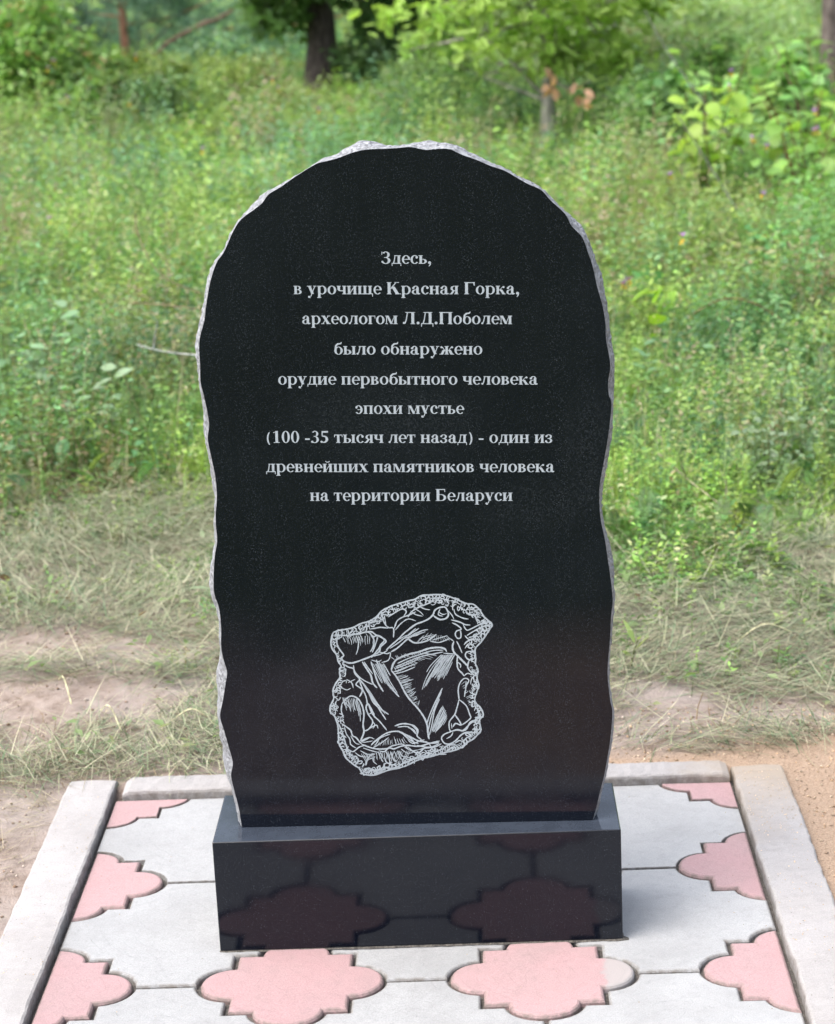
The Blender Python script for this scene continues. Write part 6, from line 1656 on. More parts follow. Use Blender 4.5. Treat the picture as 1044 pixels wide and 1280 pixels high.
G['-'] = (.72, R_(.08, .36, .62, .54))
G['.'] = (.54, dot(.25, .13, .17))
G[','] = (.54, dot(.25, .13, .17)+[[(.26, .14), (.42, .12), (.38, -.12), (.20, -.34), (.14, -.28), (.26, -.10)]])
G[' '] = (.52, [])
for text, a_, b_ in TEXT_LINES:
    u0, z0, u1, z1 = a_[0]/1e4, a_[1]/1e4, b_[0]/1e4, b_[1]/1e4
    tot = sum(G[ch][0] for ch in text)-.12
    wid = math.hypot(u1-u0, z1-z0); du, dz = (u1-u0)/wid, (z1-z0)/wid
    k = wid/tot; kv = .01165*(1+(1-z0)*.14)
    vs_, fs_ = [], []; x = -.05
    for ch in text:
        adv, polys = G[ch]
        for pi_, poly in enumerate(polys):
            d = -.00022-.000006*(pi_ % 24)
            s0 = len(vs_)
            for px, py in poly:
                gx_, gy_ = (x+px)*k, py*kv
                vs_.append(slab_pt(u0+gx_*du-gy_*dz, z0+gx_*dz+gy_*du, d))
            fs_.append(tuple(range(s0, len(vs_))))
        x += adv
    me = bpy.data.meshes.new('inscription_line'); me.from_pydata(vs_, [], fs_); me.update()
    o = link('inscription_line', me, M_ETCH, slab)
    o['label'] = 'engraved line of white serif letters reading "%s"' % text

def ribbon(vs_, fs_, pts, w, d):
    pts = catmull(pts, .0022)
    L = len(pts)
    if L < 2: return
    s0 = len(vs_)
    for i, p in enumerate(pts):
        t_ = (pts[min(i+1, L-1)]-pts[max(i-1, 0)])
        if t_.length < 1e-7: t_ = Vector((1, 0))
        t_.normalize(); nn = Vector((-t_.y, t_.x))
        e = min(1, .45+min(i, L-1-i)*.25)
        ww = w*.5*e*rnd.uniform(.82, 1.18)
        for s_ in (-1, 1):
            q = p+nn*ww*s_; vs_.append(slab_pt(q.x, q.y, d))
    for i in range(L-1): fs_.append((s0+2*i, s0+2*i+1, s0+2*i+3, s0+2*i+2))
vs_, fs_ = [], []
for k_, (w, flat) in enumerate(SKETCH):
    ribbon(vs_, fs_, [(a/1e4, b2/1e4) for a, b2 in flat], w*.00105, -.0002-.0000012*k_)
me = bpy.data.meshes.new('engraved_drawing'); me.from_pydata(vs_, [], fs_); me.update()
o = link('engraved_drawing', me, M_ETCH, slab)
o['label'] = 'engraved white line drawing of a chipped flint tool'

# ------------------------------------------------------------------ vegetation
def view_halfwidth(y): return .205*(y+2.8)+.55
def view_centre(y): return .11-.022*(y+2.8)
def scatter(n, y0, y1, p=1.4, extra=0.0):
    """points spread over the clearing behind the slab, thinning with distance"""
    u = rng.random(n); a, b_ = y0+2.8, y1+2.8; k = 2-p
    d = (a**k+u*(b_**k-a**k))**(1/k) if abs(k) > 1e-3 else a*(b_/a)**u
    y = d-2.8
    x = view_centre(y)+rng.uniform(-1, 1, n)*(view_halfwidth(y)+extra)
    return x, y
PAL = np.array([(.20, .275, .095), (.11, .19, .065), (.085, .17, .09), (.22, .225, .11), (.38, .35, .24), (.15, .25, .145), (.27, .35, .11), (.22, .165, .125)])
PAL = PAL*np.array([1.05, 1.24, .96])
def patch_colours(x, y, n, spread=.28, bias=None):
    """colour of plants, in drifts of different species"""
    w = np.stack([wave(x, y, 1.25, 3+i*1.7)**9+.0015 for i in range(len(PAL))], 1)
    w *= np.array([1.2, .9, .7, .7, .14, .6, 1.0, .25])
    if bias is not None: w *= bias
    w /= w.sum(1, keepdims=True)
    cs = np.cumsum(w, 1); r = rng.random(n)[:, None]
    k = (r > cs).sum(1).clip(0, len(PAL)-1)
    c = PAL[k]*(1+rng.uniform(-spread, spread, (n, 1)))
    c = c*(1+rng.uniform(-.12, .12, (n, 3)))
    return c
def meadow_h(x, y):
    edge = 2.28-.72*np.clip((x-.1)*4, 0, 1)+(wave(x, y, 2.3, 5)-.5)*.7+(wave(x, y, 8, 6)-.5)*.5
    rise = np.clip((y-edge)/np.where(x < 0, .45, .8), 0, 1)**.7
    tall = np.clip(wave(x, y, 2.7, 9)*1.5-.45, 0, 1)
    tall2 = np.clip(wave(x, y, 5.5, 19)*1.6-.55, 0, 1)
    return rise*(.04+.14*wave(x, y, .9, 8)+.25*tall+.24*tall2*np.clip((y-2.2), 0, 1))*np.clip(1.0-(y-5)*.045, .5, 1.0)
def on_ground(x, y, dz=0.0): return np.stack([x, y, ground_z(x, y)+dz], 1)

# grass of the clearing
sp = Soup()
for n_, y0, y1, ln, wd, sg in ((36000, 1.9, 6.0, (.08, .30), (.0015, .0038), 2), (34000, 5.5, 13, (.12, .38), (.003, .006), 2), (22000, 12, 30, (.15, .40), (.010, .022), 2)):
    x, y = scatter(n_, y0, y1)
    h = meadow_h(x, y); keep = (h > .02)
    keep &= rng.random(n_) < .25+.75*(wave(x, y, 1.7, 12) > .42)
    x, y, h = x[keep], y[keep], h[keep]; n = len(x)
    L = np.minimum(rng.uniform(*ln, n), .08+h*1.15)
    c = patch_colours(x, y, n, bias=np.array([1.6, 1, .8, .5, 1.1, .8, 1.2, .2]))
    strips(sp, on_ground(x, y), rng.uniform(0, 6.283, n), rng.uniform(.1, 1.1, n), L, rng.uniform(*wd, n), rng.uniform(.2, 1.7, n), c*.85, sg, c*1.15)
tag(link('meadow_grass', sp.mesh('meadow_grass'), M_LEAF), kind='stuff')

# leafy herbs: a stem with small leaves spiralling up it
def herbs(sp, x, y, h, K, leaf_len, leaf_w, col, droop=.1, stem_w=.003, tip=1.0):
    n = len(x); base = on_ground(x, y)
    head = rng.uniform(0, 6.283, n); lean = rng.uniform(0, .45, n)
    dirx = np.stack([np.cos(head), np.sin(head), np.zeros(n)], 1)
    top = base+dirx*(np.sin(lean)*h)[:, None]+np.array([0, 0, 1.])*(np.cos(lean)*h)[:, None]
    sc = col*np.array([.85, .75, .7])
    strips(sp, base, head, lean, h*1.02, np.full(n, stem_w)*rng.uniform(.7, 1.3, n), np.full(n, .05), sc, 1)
    t = (np.arange(K)[None]+rng.uniform(.0, .9, (n, K)))/K
    t = .18+.82*t
    P_ = base[:, None]+(top-base)[:, None]*t[..., None]
    az = np.arange(K)[None]*2.4+rng.uniform(0, 6.283, (n, 1))+rng.uniform(-.4, .4, (n, K))
    el = rng.uniform(-.25, .65, (n, K))+t*.25-droop
    d = np.stack([np.cos(az)*np.cos(el), np.sin(az)*np.cos(el), np.sin(el)], -1).reshape(-1, 3)
    nr = np.stack([-np.cos(az)*np.sin(el), -np.sin(az)*np.sin(el), np.cos(el)], -1).reshape(-1, 3)+rng.normal(0, .35, (n*K, 3))
    sz = (leaf_len[:, None]*(1.1-.55*t)*rng.uniform(.7, 1.25, (n, K))).reshape(-1)
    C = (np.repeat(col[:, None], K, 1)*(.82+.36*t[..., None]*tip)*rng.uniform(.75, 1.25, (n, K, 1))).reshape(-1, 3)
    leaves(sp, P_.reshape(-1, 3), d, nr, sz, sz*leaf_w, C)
    return top
sp = Soup()
for n_, y0, y1, K, ll, lw, mult in ((12000, 1.4, 4.6, 11, (.014, .036), .42, .95), (11500, 4.2, 8.5, 10, (.024, .058), .45, 1.1), (9500, 8, 14.5, 10, (.04, .09), .48, 1.2), (7500, 13.5, 24, 9, (.06, .11), .5, 1.3)):
    x, y = scatter(n_, y0, y1)
    h = meadow_h(x, y); keep = (h > .045) & ~((y > 9.3) & (y < 10.7) & (np.abs(x-.62) < .16)); x, y, h = x[keep], y[keep], h[keep]; n = len(x)
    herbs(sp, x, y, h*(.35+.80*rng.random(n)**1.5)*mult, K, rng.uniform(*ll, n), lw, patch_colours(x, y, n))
# rounder-leaved and narrow-leaved kinds mixed in as drifts
for n_, y0, y1, K, ll, lw, sd in ((900, 2.6, 6.5, 9, (.025, .045), .62, 21), (3600, 2.1, 9, 18, (.016, .032), .2, 33), (1300, 6, 13, 9, (.04, .07), .6, 44)):
    x, y = scatter(n_, y0, y1); keep = wave(x, y, 1.3, sd) > .5
    x, y = x[keep], y[keep]; h = meadow_h(x, y); k2 = h > .05; x, y, h = x[k2], y[k2], h[k2]; n = len(x)
    c = patch_colours(x, y, n, bias=np.array([.4, .6, 2, .1, .0, 2.2, 1.2, 0]))
    herbs(sp, x, y, h*rng.uniform(.7, 1.25, n), K, rng.uniform(*ll, n), lw, c)
# taller leafy growth standing in clumps through the meadow
def clump(cx, cy, r, h, n_st, ll, lw, col):
    x = cx+rng.normal(0, r, n_st); y = cy+rng.normal(0, r, n_st); q = np.exp(-((x-cx)**2+(y-cy)**2)/(2*(r*1.3)**2))
    herbs(sp, x, y, h*(.45+.6*q)*rng.uniform(.7, 1.1, n_st), 12, rng.uniform(*ll, n_st), lw, np.array(col)*rng.uniform(.8, 1.2, (n_st, 1)), stem_w=.004)
for k_ in range(250):
    y0_ = 2.6+11.5*rng.random()**1.3; x0_ = view_centre(y0_)+rng.uniform(-1, 1)*view_halfwidth(y0_)
    if y0_ < 3.4 and x0_ < 0: continue
    if 7.8 < y0_ < 10.8 and abs(x0_-.60) < .34 or y0_ > 11 and abs(x0_+.95) < .38: continue      # the two trunks stand clear
    s_ = .6+y0_*.065
    c_ = [(.12, .23, .08), (.21, .36, .12), (.08, .17, .08), (.31, .44, .14), (.20, .24, .13), (.30, .26, .18), (.055, .12, .05), (.17, .33, .20)][rng.integers(0, 8)]
    clump(x0_, y0_, .10*s_*rng.uniform(.6, 1.6), min(.62, .27+.032*y0_)*rng.uniform(.65, 1.15), int(rng.uniform(14, 46)), (.022*s_, .054*s_), rng.uniform(.3, .65), c_)
# the leafy right-hand side, thick from the mown edge up to the saplings
for (cx_, cy_, r_, h_, n_, a_, b__, w_, c_) in (
    (.95, 2.5, .10, .26, 60, .018, .036, .5, (.19, .28, .16)), (.78, 2.2, .08, .18, 50, .014, .03, .4, (.15, .25, .10)), (1.05, 2.9, .12, .30, 60, .02, .04, .5, (.16, .28, .13)),
    (.80, 3.1, .12, .26, 60, .02, .04, .55, (.13, .25, .10)), (1.25, 3.5, .14, .34, 60, .025, .045, .5, (.17, .31, .13)), (1.0, 4.0, .14, .32, 60, .025, .05, .6, (.15, .30, .12)),
    (1.35, 4.5, .16, .40, 70, .03, .06, .6, (.19, .36, .12)), (.75, 5.0, .13, .36, 60, .03, .055, .5, (.15, .28, .12)), (1.5, 5.4, .16, .42, 70, .03, .065, .6, (.18, .36, .13)),
    (1.1, 5.6, .15, .38, 60, .03, .06, .5, (.21, .33, .11)), (1.7, 6.3, .16, .46, 70, .035, .07, .6, (.20, .38, .12)), (1.45, 7.6, .18, .46, 70, .04, .08, .6, (.18, .34, .11)),
    (1.9, 8.2, .2, .52, 80, .04, .085, .6, (.18, .33, .11)), (.9, 7.2, .18, .42, 60, .035, .07, .5, (.20, .31, .11)), (1.2, 9.4, .2, .5, 70, .045, .085, .55, (.17, .30, .10)),
    (2.1, 10.0, .22, .6, 80, .05, .09, .6, (.19, .33, .11)), (1.55, 11.2, .24, .62, 80, .05, .10, .6, (.20, .33, .13)), (2.3, 12.2, .25, .7, 80, .05, .10, .6, (.22, .36, .14)),
    (-1.35, 4.3, .15, .30, 50, .03, .055, .5, (.17, .33, .14)), (-1.6, 5.6, .16, .30, 50, .03, .06, .5, (.22, .36, .11)), (-2.3, 9.2, .25, .40, 70, .03, .06, .3, (.17, .21, .09)), (-2.75, 10.3, .25, .44, 70, .035, .07, .3, (.16, .20, .09)),
    (-2.9, 11.8, .25, .55, 80, .05, .09, .5, (.22, .36, .11)), (-1.9, 12.6, .3, .42, 80, .05, .08, .5, (.22, .33, .11)), (-1.2, 12.8, .3, .40, 70, .05, .08, .45, (.23, .32, .12))):
    clump(cx_, cy_, r_, h_, n_, (a_, b__), w_, c_)
tag(link('meadow_herbs', sp.mesh('meadow_herbs'), M_LEAF), kind='stuff')

# the meadow goes on to both sides of the picture
sp = Soup()
def flank(n_, y0, y1, reach):
    y = rng.uniform(y0, y1, n_); sgn = np.where(rng.random(n_) < .5, -1, 1)
    x = view_centre(y)+sgn*(view_halfwidth(y)-.12+rng.random(n_)**1.3*reach)
    return x, y
for n_, y0, y1, K, ll, lw in ((9000, 1.6, 6, 8, (.03, .065), .45), (9500, 5, 15, 7, (.06, .13), .5)):
    x, y = flank(n_, y0, y1, 3.2); h = meadow_h(x, y); k_ = h > .04; x, y, h = x[k_], y[k_], h[k_]; n = len(x)
    herbs(sp, x, y, h*(.5+.9*rng.random(n)), K, rng.uniform(*ll, n), lw, patch_colours(x, y, n))
x, y = flank(18000, 1.2, 12, 3.2); n = len(x); c = patch_colours(x, y, n, bias=np.array([1.6, 1, .8, .5, 1.1, .8, 1.2, .2]))
strips(sp, on_ground(x, y), rng.uniform(0, 6.283, n), rng.uniform(.1, 1.1, n), rng.uniform(.10, .38, n), rng.uniform(.004, .009, n), rng.uniform(.2, 1.7, n), c*.85, 2, c*1.15)
tag(link('side_meadow', sp.mesh('side_meadow'), M_LEAF), kind='stuff')

# fine vetch and fern fronds close behind the mown strip
sp = Soup()
n = 2600
x, y = scatter(n, 1.75, 5.0); keep = (meadow_h(x, y) > .01) & ((x > .1) | (wave(x, y, 1.5, 17) > .45)); x, y = x[keep], y[keep]; n = len(x)
base = on_ground(x, y); head = rng.uniform(0, 6.283, n); L = rng.uniform(.05, .13, n); el = rng.uniform(.1, 1.2, n)
col = patch_colours(x, y, n, bias=np.array([.5, 1.6, 2, .2, .0, 1.4, .2, .0]))
K = 13; t = np.linspace(.12, 1, K)
d = np.stack([np.cos(head)*np.cos(el), np.sin(head)*np.cos(el), np.sin(el)], 1)
s_ = np.stack([-np.sin(head), np.cos(head), np.zeros(n)], 1)
base[:, 2] += rng.uniform(0, .10, n)
for i in range(K):
    Pp = base+d*(L*t[i])[:, None]-np.array([0, 0, 1.])*(L*t[i]**2*.25)[:, None]
    for sg in (-1, 1):
        dd = d*.55+s_*sg+np.array([0, 0, .15]); nn = np.cross(d, s_)+rng.normal(0, .15, (n, 3))
        ln_ = L*(.20*np.sin(np.pi*min(.97, t[i]*.85+.1))+.03)
        leaves(sp, Pp, dd, nn, ln_, ln_*.26, col*.8*rng.uniform(.6, 1.2, (n, 1)))
strips(sp, base, head, np.pi/2-el, L, np.full(n, .0022), np.full(n, .3), col*.8, 2)
tag(link('vetch_fronds', sp.mesh('vetch_fronds'), M_LEAF), kind='stuff')

# mown hay lying between the pad and the standing plants
def hay_density(x, y):
    d = wave(x, y, 3.6, 41)*.42+wave(x, y, 11.5, 42)*.36+wave(x, y, 30, 43)*.22
    left = (x < -.3)
    d = d+.07+np.where(left, np.clip((y-1.35)*.35, -.08, .3), np.clip((y-.95)*.6, -.04, .3))
    bare = np.exp(-(((x+.90)/.20)**2+((y-1.40)/.10)**2))+np.exp(-(((x+.80)/.30)**2+((y-1.02)/.08)**2))+.8*np.exp(-(((x+.62)/.14)**2+((y-1.22)/.05)**2))
    bare += .8*np.exp(-(((x-.45)/.09)**2+((y-.95)/.04)**2))+.8*np.exp(-(((x-.74)/.13)**2+((y-.84)/.05)**2))
    pile = .32*np.exp(-(((x+.45)/.22)**2+((y-.93)/.13)**2))+.5*np.exp(-(((x+.62)/.3)**2+((y-1.20)/.07)**2))+.35*np.exp(-(((x+.72)/.3)**2+((y-.74)/.05)**2))+.3*np.exp(-(((x-.42)/.2)**2+((y-1.28)/.14)**2))
    return d-bare*.5+pile
sp = Soup()
def hay(n_, x0, x1, y0, y1, th, ln, cols, dz=(0, .02), wd=(.0009, .0024), flat=(1.25, 1.75)):
    x = rng.uniform(x0, x1, n_); y = rng.uniform(y0, y1, n_)
    dn = hay_density(x, y); keep = rng.random(n_) < np.clip((dn-th)*3.2, 0, 1)
    keep &= ~((x > -.655) & (x < .64) & (y < .655) & (y > -.6))
    keep &= ~((x > .1) & (y < .72+.04*np.sin(x*9)))
    x, y, dn = x[keep], y[keep], dn[keep]; n = len(x)
    lift = rng.random(n)*np.clip(dn, 0, 1)
    c = np.asarray(cols)[rng.integers(0, len(cols), n)]*rng.uniform(.7, 1.25, (n, 1))
    # swath direction drifts slowly, so strands lie roughly together
    head = wave(x, y, 1.6, 51)*6+rng.normal(0, .75, n)+np.pi*(rng.random(n) < .5)
    b = on_ground(x, y); b[:, 2] += dz[0]+(dz[1]-dz[0])*lift
    strips(sp, b, head, rng.uniform(*flat, n), rng.uniform(*ln, n), rng.uniform(*wd, n), rng.uniform(-.5, .7, n), c, 3 if ln[1] > .11 else 2)
HAYG = [(.36, .37, .27), (.18, .245, .13), (.21, .26, .16), (.31, .33, .22), (.09, .14, .065), (.40, .40, .29), (.18, .245, .16), (.12, .22, .12), (.05, .065, .03), (.06, .09, .04)]
HAYD = [(.32, .28, .20), (.37, .33, .25), (.26, .215, .14), (.16, .12, .08), (.28, .27, .18)]
hay(80000, -1.75, 1.75, .60, 2.7, .36, (.04, .13), HAYG, (.002, .045), (.0009, .0022), (1.2, 1.8))
hay(36000, -1.75, 1.75, .60, 2.9, .28, (.02, .10), HAYD, (.0, .045), (.0009, .0022))
hay(20000, -1.6, -.62, -.6, 1.1, .34, (.02, .08), HAYD, (.0, .02), (.0006, .0014))
hay(5000, -1.7, 1.7, .62, 2.7, .40, (.06, .20), [(.40, .40, .27), (.32, .35, .21), (.28, .33, .19)], (.01, .05), (.0008, .0017), (1.1, 1.75))
hay(12000, -1.75, 1.75, .60, 3.1, .38, (.05, .14), [(.44, .44, .32), (.38, .40, .27), (.48, .46, .34)], (.01, .07), (.0009, .002), (1.0, 1.7))
hay(9000, -1.7, 1.7, .62, 2.6, .02, (.01, .06), HAYD+[(.2, .14, .09)], (.001, .012))
tag(link('mown_hay', sp.mesh('mown_hay'), M_HAY), kind='stuff')

# green sprouts coming up through the hay
sp = Soup()
n = 5200; x = rng.uniform(-1.5, 1.5, n); y = rng.uniform(1.0, 2.7, n)
keep = (wave(x, y, 6, 71)+(y-1.9)*.22+.10*(x > .2) > .56) & (rng.random(n) < .8); x, y = x[keep], y[keep]; n = len(x)
herbs(sp, x, y, rng.uniform(.02, .085, n), 7, rng.uniform(.010, .024, n), .4, patch_colours(x, y, n, bias=np.array([1, 1.2, 1, .5, .1, 1.2, 1.2, .1])))
tag(link('sprouts', sp.mesh('sprouts'), M_LEAF), kind='stuff')
# dry stems and seed heads standing out of the meadow
sp = Soup()
n = 1500; x, y = scatter(n, 2.2, 12); h = meadow_h(x, y)*rng.uniform(.9, 1.35, n)+.03; keep = h > .09; x, y, h = x[keep], y[keep], h[keep]; n = len(x)
c = np.array([(.42, .36, .24), (.33, .24, .16), (.48, .44, .30), (.28, .30, .16)])[rng.integers(0, 4, n)]*rng.uniform(.7, 1.1, (n, 1))
hd = rng.uniform(0, 6.283, n); ln = rng.uniform(0, .45, n); wd = .0016+.0003*y
strips(sp, on_ground(x, y), hd, ln, h, wd, rng.uniform(.1, .6, n), c, 3)
for k_ in range(5):
    q_ = np.stack([x+np.cos(hd)*np.sin(ln+.15)*h*(.86+.03*k_), y+np.sin(hd)*np.sin(ln+.15)*h*(.86+.03*k_), ground_z(x, y)+np.cos(ln+.15)*h*(.86+.03*k_)], 1)
    leaves(sp, q_, rng.normal(0, 1, (n, 3))+np.array([0, 0, .8]), rng.normal(0, 1, (n, 3)), .008+.0012*y, .004+.0006*y, c*.9)
tag(link('dry_stems', sp.mesh('dry_stems'), M_HAY), kind='stuff')

# small sprigs and cut leaves lying in the hay
sp = Soup()
n = 2000; x = rng.uniform(-1.6, 1.6, n); y = rng.uniform(.7, 2.7, n)
keep = (hay_density(x, y)+rng.uniform(-.2, .2, n) > .42) & ~((x > .1) & (y < .85)); x, y = x[keep], y[keep]; n = len(x)
az = rng.uniform(0, 6.283, n); b = on_ground(x, y, .015); b[:, 2] += rng.uniform(0, .03, n)
d = np.stack([np.cos(az), np.sin(az), rng.normal(.1, .3, n)], 1); ln_ = rng.uniform(.012, .038, n)
c = np.array([(.20, .28, .12), (.16, .24, .09), (.22, .25, .12), (.14, .085, .05), (.18, .24, .13)])[rng.choice(5, n, p=(.3, .3, .2, .05, .15))]
leaves(sp, b, d, np.array([0, 0, 1.])+rng.normal(0, .4, (n, 3)), ln_, ln_*.45, c)
tag(link('cut_leaves', sp.mesh('cut_leaves'), M_LEAF), kind='stuff')

# crumbs of soil and grains of sand with pebbles
def crumbs(name, n_, fx, fy, size, cols, ok=None):
    sp = Soup(); x = fx(n_); y = fy(n_)
    keep = ~((x > -.655) & (x < .64) & (y < .655) & (y > -.6))
    if ok is not None: keep &= ok(x, y)
    x, y = x[keep], y[keep]; n = len(x); r = rng.uniform(.25, 1, n)**2*(size[1]-size[0])+size[0]
    c = np.asarray(cols)[rng.integers(0, len(cols), n)]*rng.uniform(.75, 1.2, (n, 1))
    o = np.array([(1, 0, 0), (-1, 0, 0), (0, 1, 0), (0, -1, 0), (0, 0, .8), (0, 0, -.8)])
    Vv = on_ground(x, y, .001)[:, None]+o[None]*r[:, None, None]*rng.uniform(.6, 1.25, (n, 6, 1))
    T = np.array([[0, 2, 4], [2, 1, 4], [1, 3, 4], [3, 0, 4], [2, 0, 5], [1, 2, 5], [3, 1, 5], [0, 3, 5]])
    sp.add(Vv, np.repeat(c[:, None], 6, 1), None, (T[None]+(np.arange(n)*6)[:, None, None]).reshape(-1, 3))
    tag(link(name, sp.mesh(name), M_BARK), kind='stuff')
crumbs('sand_grains', 11000, lambda n: rng.uniform(.0, 1.5, n), lambda n: rng.uniform(-1.0, .9, n), (.0008, .0038), [(.55, .40, .27), (.45, .31, .20), (.62, .50, .38), (.30, .22, .16), (.50, .38, .28)])
crumbs('soil_crumbs', 9000, lambda n: rng.uniform(-1.6, 1.4, n), lambda n: rng.uniform(-.6, 2.3, n), (.001, .0055), [(.30, .22, .17), (.42, .34, .28), (.20, .14, .10), (.46, .40, .35)], lambda x, y: (x < -.2) | (y > .78))
# specks of sand and dry litter on the kerbs
sp = Soup(); n = 900
side = rng.random(n) < .6
x = np.where(side, rng.uniform(.54, .622, n), rng.uniform(-.636, -.556, n)); y = rng.uniform(-.1, .58, n)
keep = rng.random(n) < np.where(side, .25+.75*(y > .32), .3); x, y = x[keep], y[keep]; n = len(x); r = rng.uniform(.0006, .0016, n)
o = np.array([(1, 0, 0), (-.5, .87, 0), (-.5, -.87, 0), (0, 0, 1)])
Vv = np.stack([x, y, np.full(n, .0165)], 1)[:, None]+o[None]*r[:, None, None]
sp.add(Vv, np.tile(np.array([.5, .38, .26])*1.0, (n*4, 1))*rng.uniform(.6, 1.2, (n*4, 1)), None, (np.array([[0, 1, 3], [1, 2, 3], [2, 0, 3]])[None]+(np.arange(n)*4)[:, None, None]).reshape(-1, 3))
# a little blown sand and chaff on the pavers
n = 420; x = rng.uniform(-.54, .53, n); y = rng.uniform(-.40, .56, n); edge_ = np.minimum(np.minimum(x+.55, .535-x), .575-y)
keep = (rng.random(n) < np.exp(-edge_/.07)+.12) & ~((np.abs(x) < .31) & (y > -.01) & (y < .185)); x, y = x[keep], y[keep]; n = len(x); r = rng.uniform(.0005, .0014, n)
Vv = np.stack([x, y, np.full(n, .0035)], 1)[:, None]+o[None]*r[:, None, None]
sp.add(Vv, np.tile(np.array([.36, .28, .2]), (n*4, 1))*rng.uniform(.5, 1.2, (n*4, 1)), None, (np.array([[0, 1, 3], [1, 2, 3], [2, 0, 3]])[None]+(np.arange(n)*4)[:, None, None]).reshape(-1, 3))
tag(link('sand_specks', sp.mesh('sand_specks'), M_BARK), kind='stuff')

# ------------------------------------------------------------------ single plants, each a thing
def twig(name, pts, r0, r1, col, label, cat='twig', side=(), group=None):
    sp = Soup()
    P_ = np.array([tuple(p) for p in catmull3(pts, 7)])
    tube(sp, P_, np.linspace(r0, r1, len(P_)), col, 5, .12)
    for s_ in side:
        Ps = np.array([tuple(p) for p in catmull3(s_, 5)]); tube(sp, Ps, np.linspace(r1*1.3, r1*.5, len(Ps)), col, 4, .1)
    return tag(link(name, sp.mesh(name, True), M_BARK), label, cat, group)
def catmull3(pts, k):
    pts = [Vector(p) for p in pts]; out = []; m = len(pts)
    for i in range(m-1):
        p0, p1, p2, p3 = pts[max(i-1, 0)], pts[i], pts[i+1], pts[min(i+2, m-1)]
        for s_ in range(k):
            t = s_/k; out.append(.5*((2*p1)+(-p0+p2)*t+(2*p0-5*p1+4*p2-p3)*t*t+(-p0+3*p1-3*p2+p3)*t**3))
    out.append(pts[-1]); return out

def leafy_plant(name, base, h, stems, leaf, lw, col, label, cat, K=8, spread=.5, big=True, stemcol=(.12, .14, .06), group=None, jitter=.15, el=(-.2, .5), r=.003):
    """a small plant with stems and countable leaves: stem parts and a foliage part"""
    b0 = np.array([base[0], base[1], float(ground_z(base[0], base[1]))])
    root = empty(name, tuple(b0), label, cat, group)
    sf = Soup()
    for s_ in range(stems):
        ss = Soup()
        az = rng.uniform(0, 6.283); ln = rng.uniform(.05, spread)
        d = np.array([math.cos(az)*ln, math.sin(az)*ln, 1.]); hh = h*rng.uniform(.75, 1.05)
        t = np.linspace(0, 1, 7)[:, None]
        P_ = b0+d*t*hh+np.array([math.cos(az), math.sin(az), -.6])*(t**2)*hh*.12+rng.normal(0, h*.008, (7, 3))*t
        tube(ss, P_, np.linspace(r, r*.35, 7), stemcol, 4)
        link('stem', ss.mesh('stem', True), M_BARK, root)
        k = np.linspace(.30, 1, K); Pk = np.stack([np.interp(k, t[:, 0], P_[:, i]) for i in range(3)], 1)
        a2 = np.arange(K)*2.4+rng.uniform(0, 6.28); e2 = rng.uniform(*el, K)
        dd = np.stack([np.cos(a2)*np.cos(e2), np.sin(a2)*np.cos(e2), np.sin(e2)], 1)
        nn = np.array([0, 0, 1.])+rng.normal(0, .35, (K, 3)); sz = leaf*rng.uniform(.65, 1.15, K)
        c = np.array(col)*rng.uniform(1-jitter, 1+jitter, (K, 1))*rng.uniform(.94, 1.06, (K, 3))
        if leaf >= .045:
            for i in range(K):
                s1 = Soup(); leaves(s1, (Pk+dd*.006)[i:i+1], dd[i:i+1], nn[i:i+1], sz[i:i+1], sz[i:i+1]*lw, c[i:i+1], .2, big)
                link('leaf', s1.mesh('leaf'), M_LEAF, root)
        else: leaves(sf, Pk+dd*.006, dd, nn, sz, sz*lw, c, .2, big)
    if sf.n: tag(link('foliage', sf.mesh('foliage'), M_LEAF, root), kind='stuff')
    return root

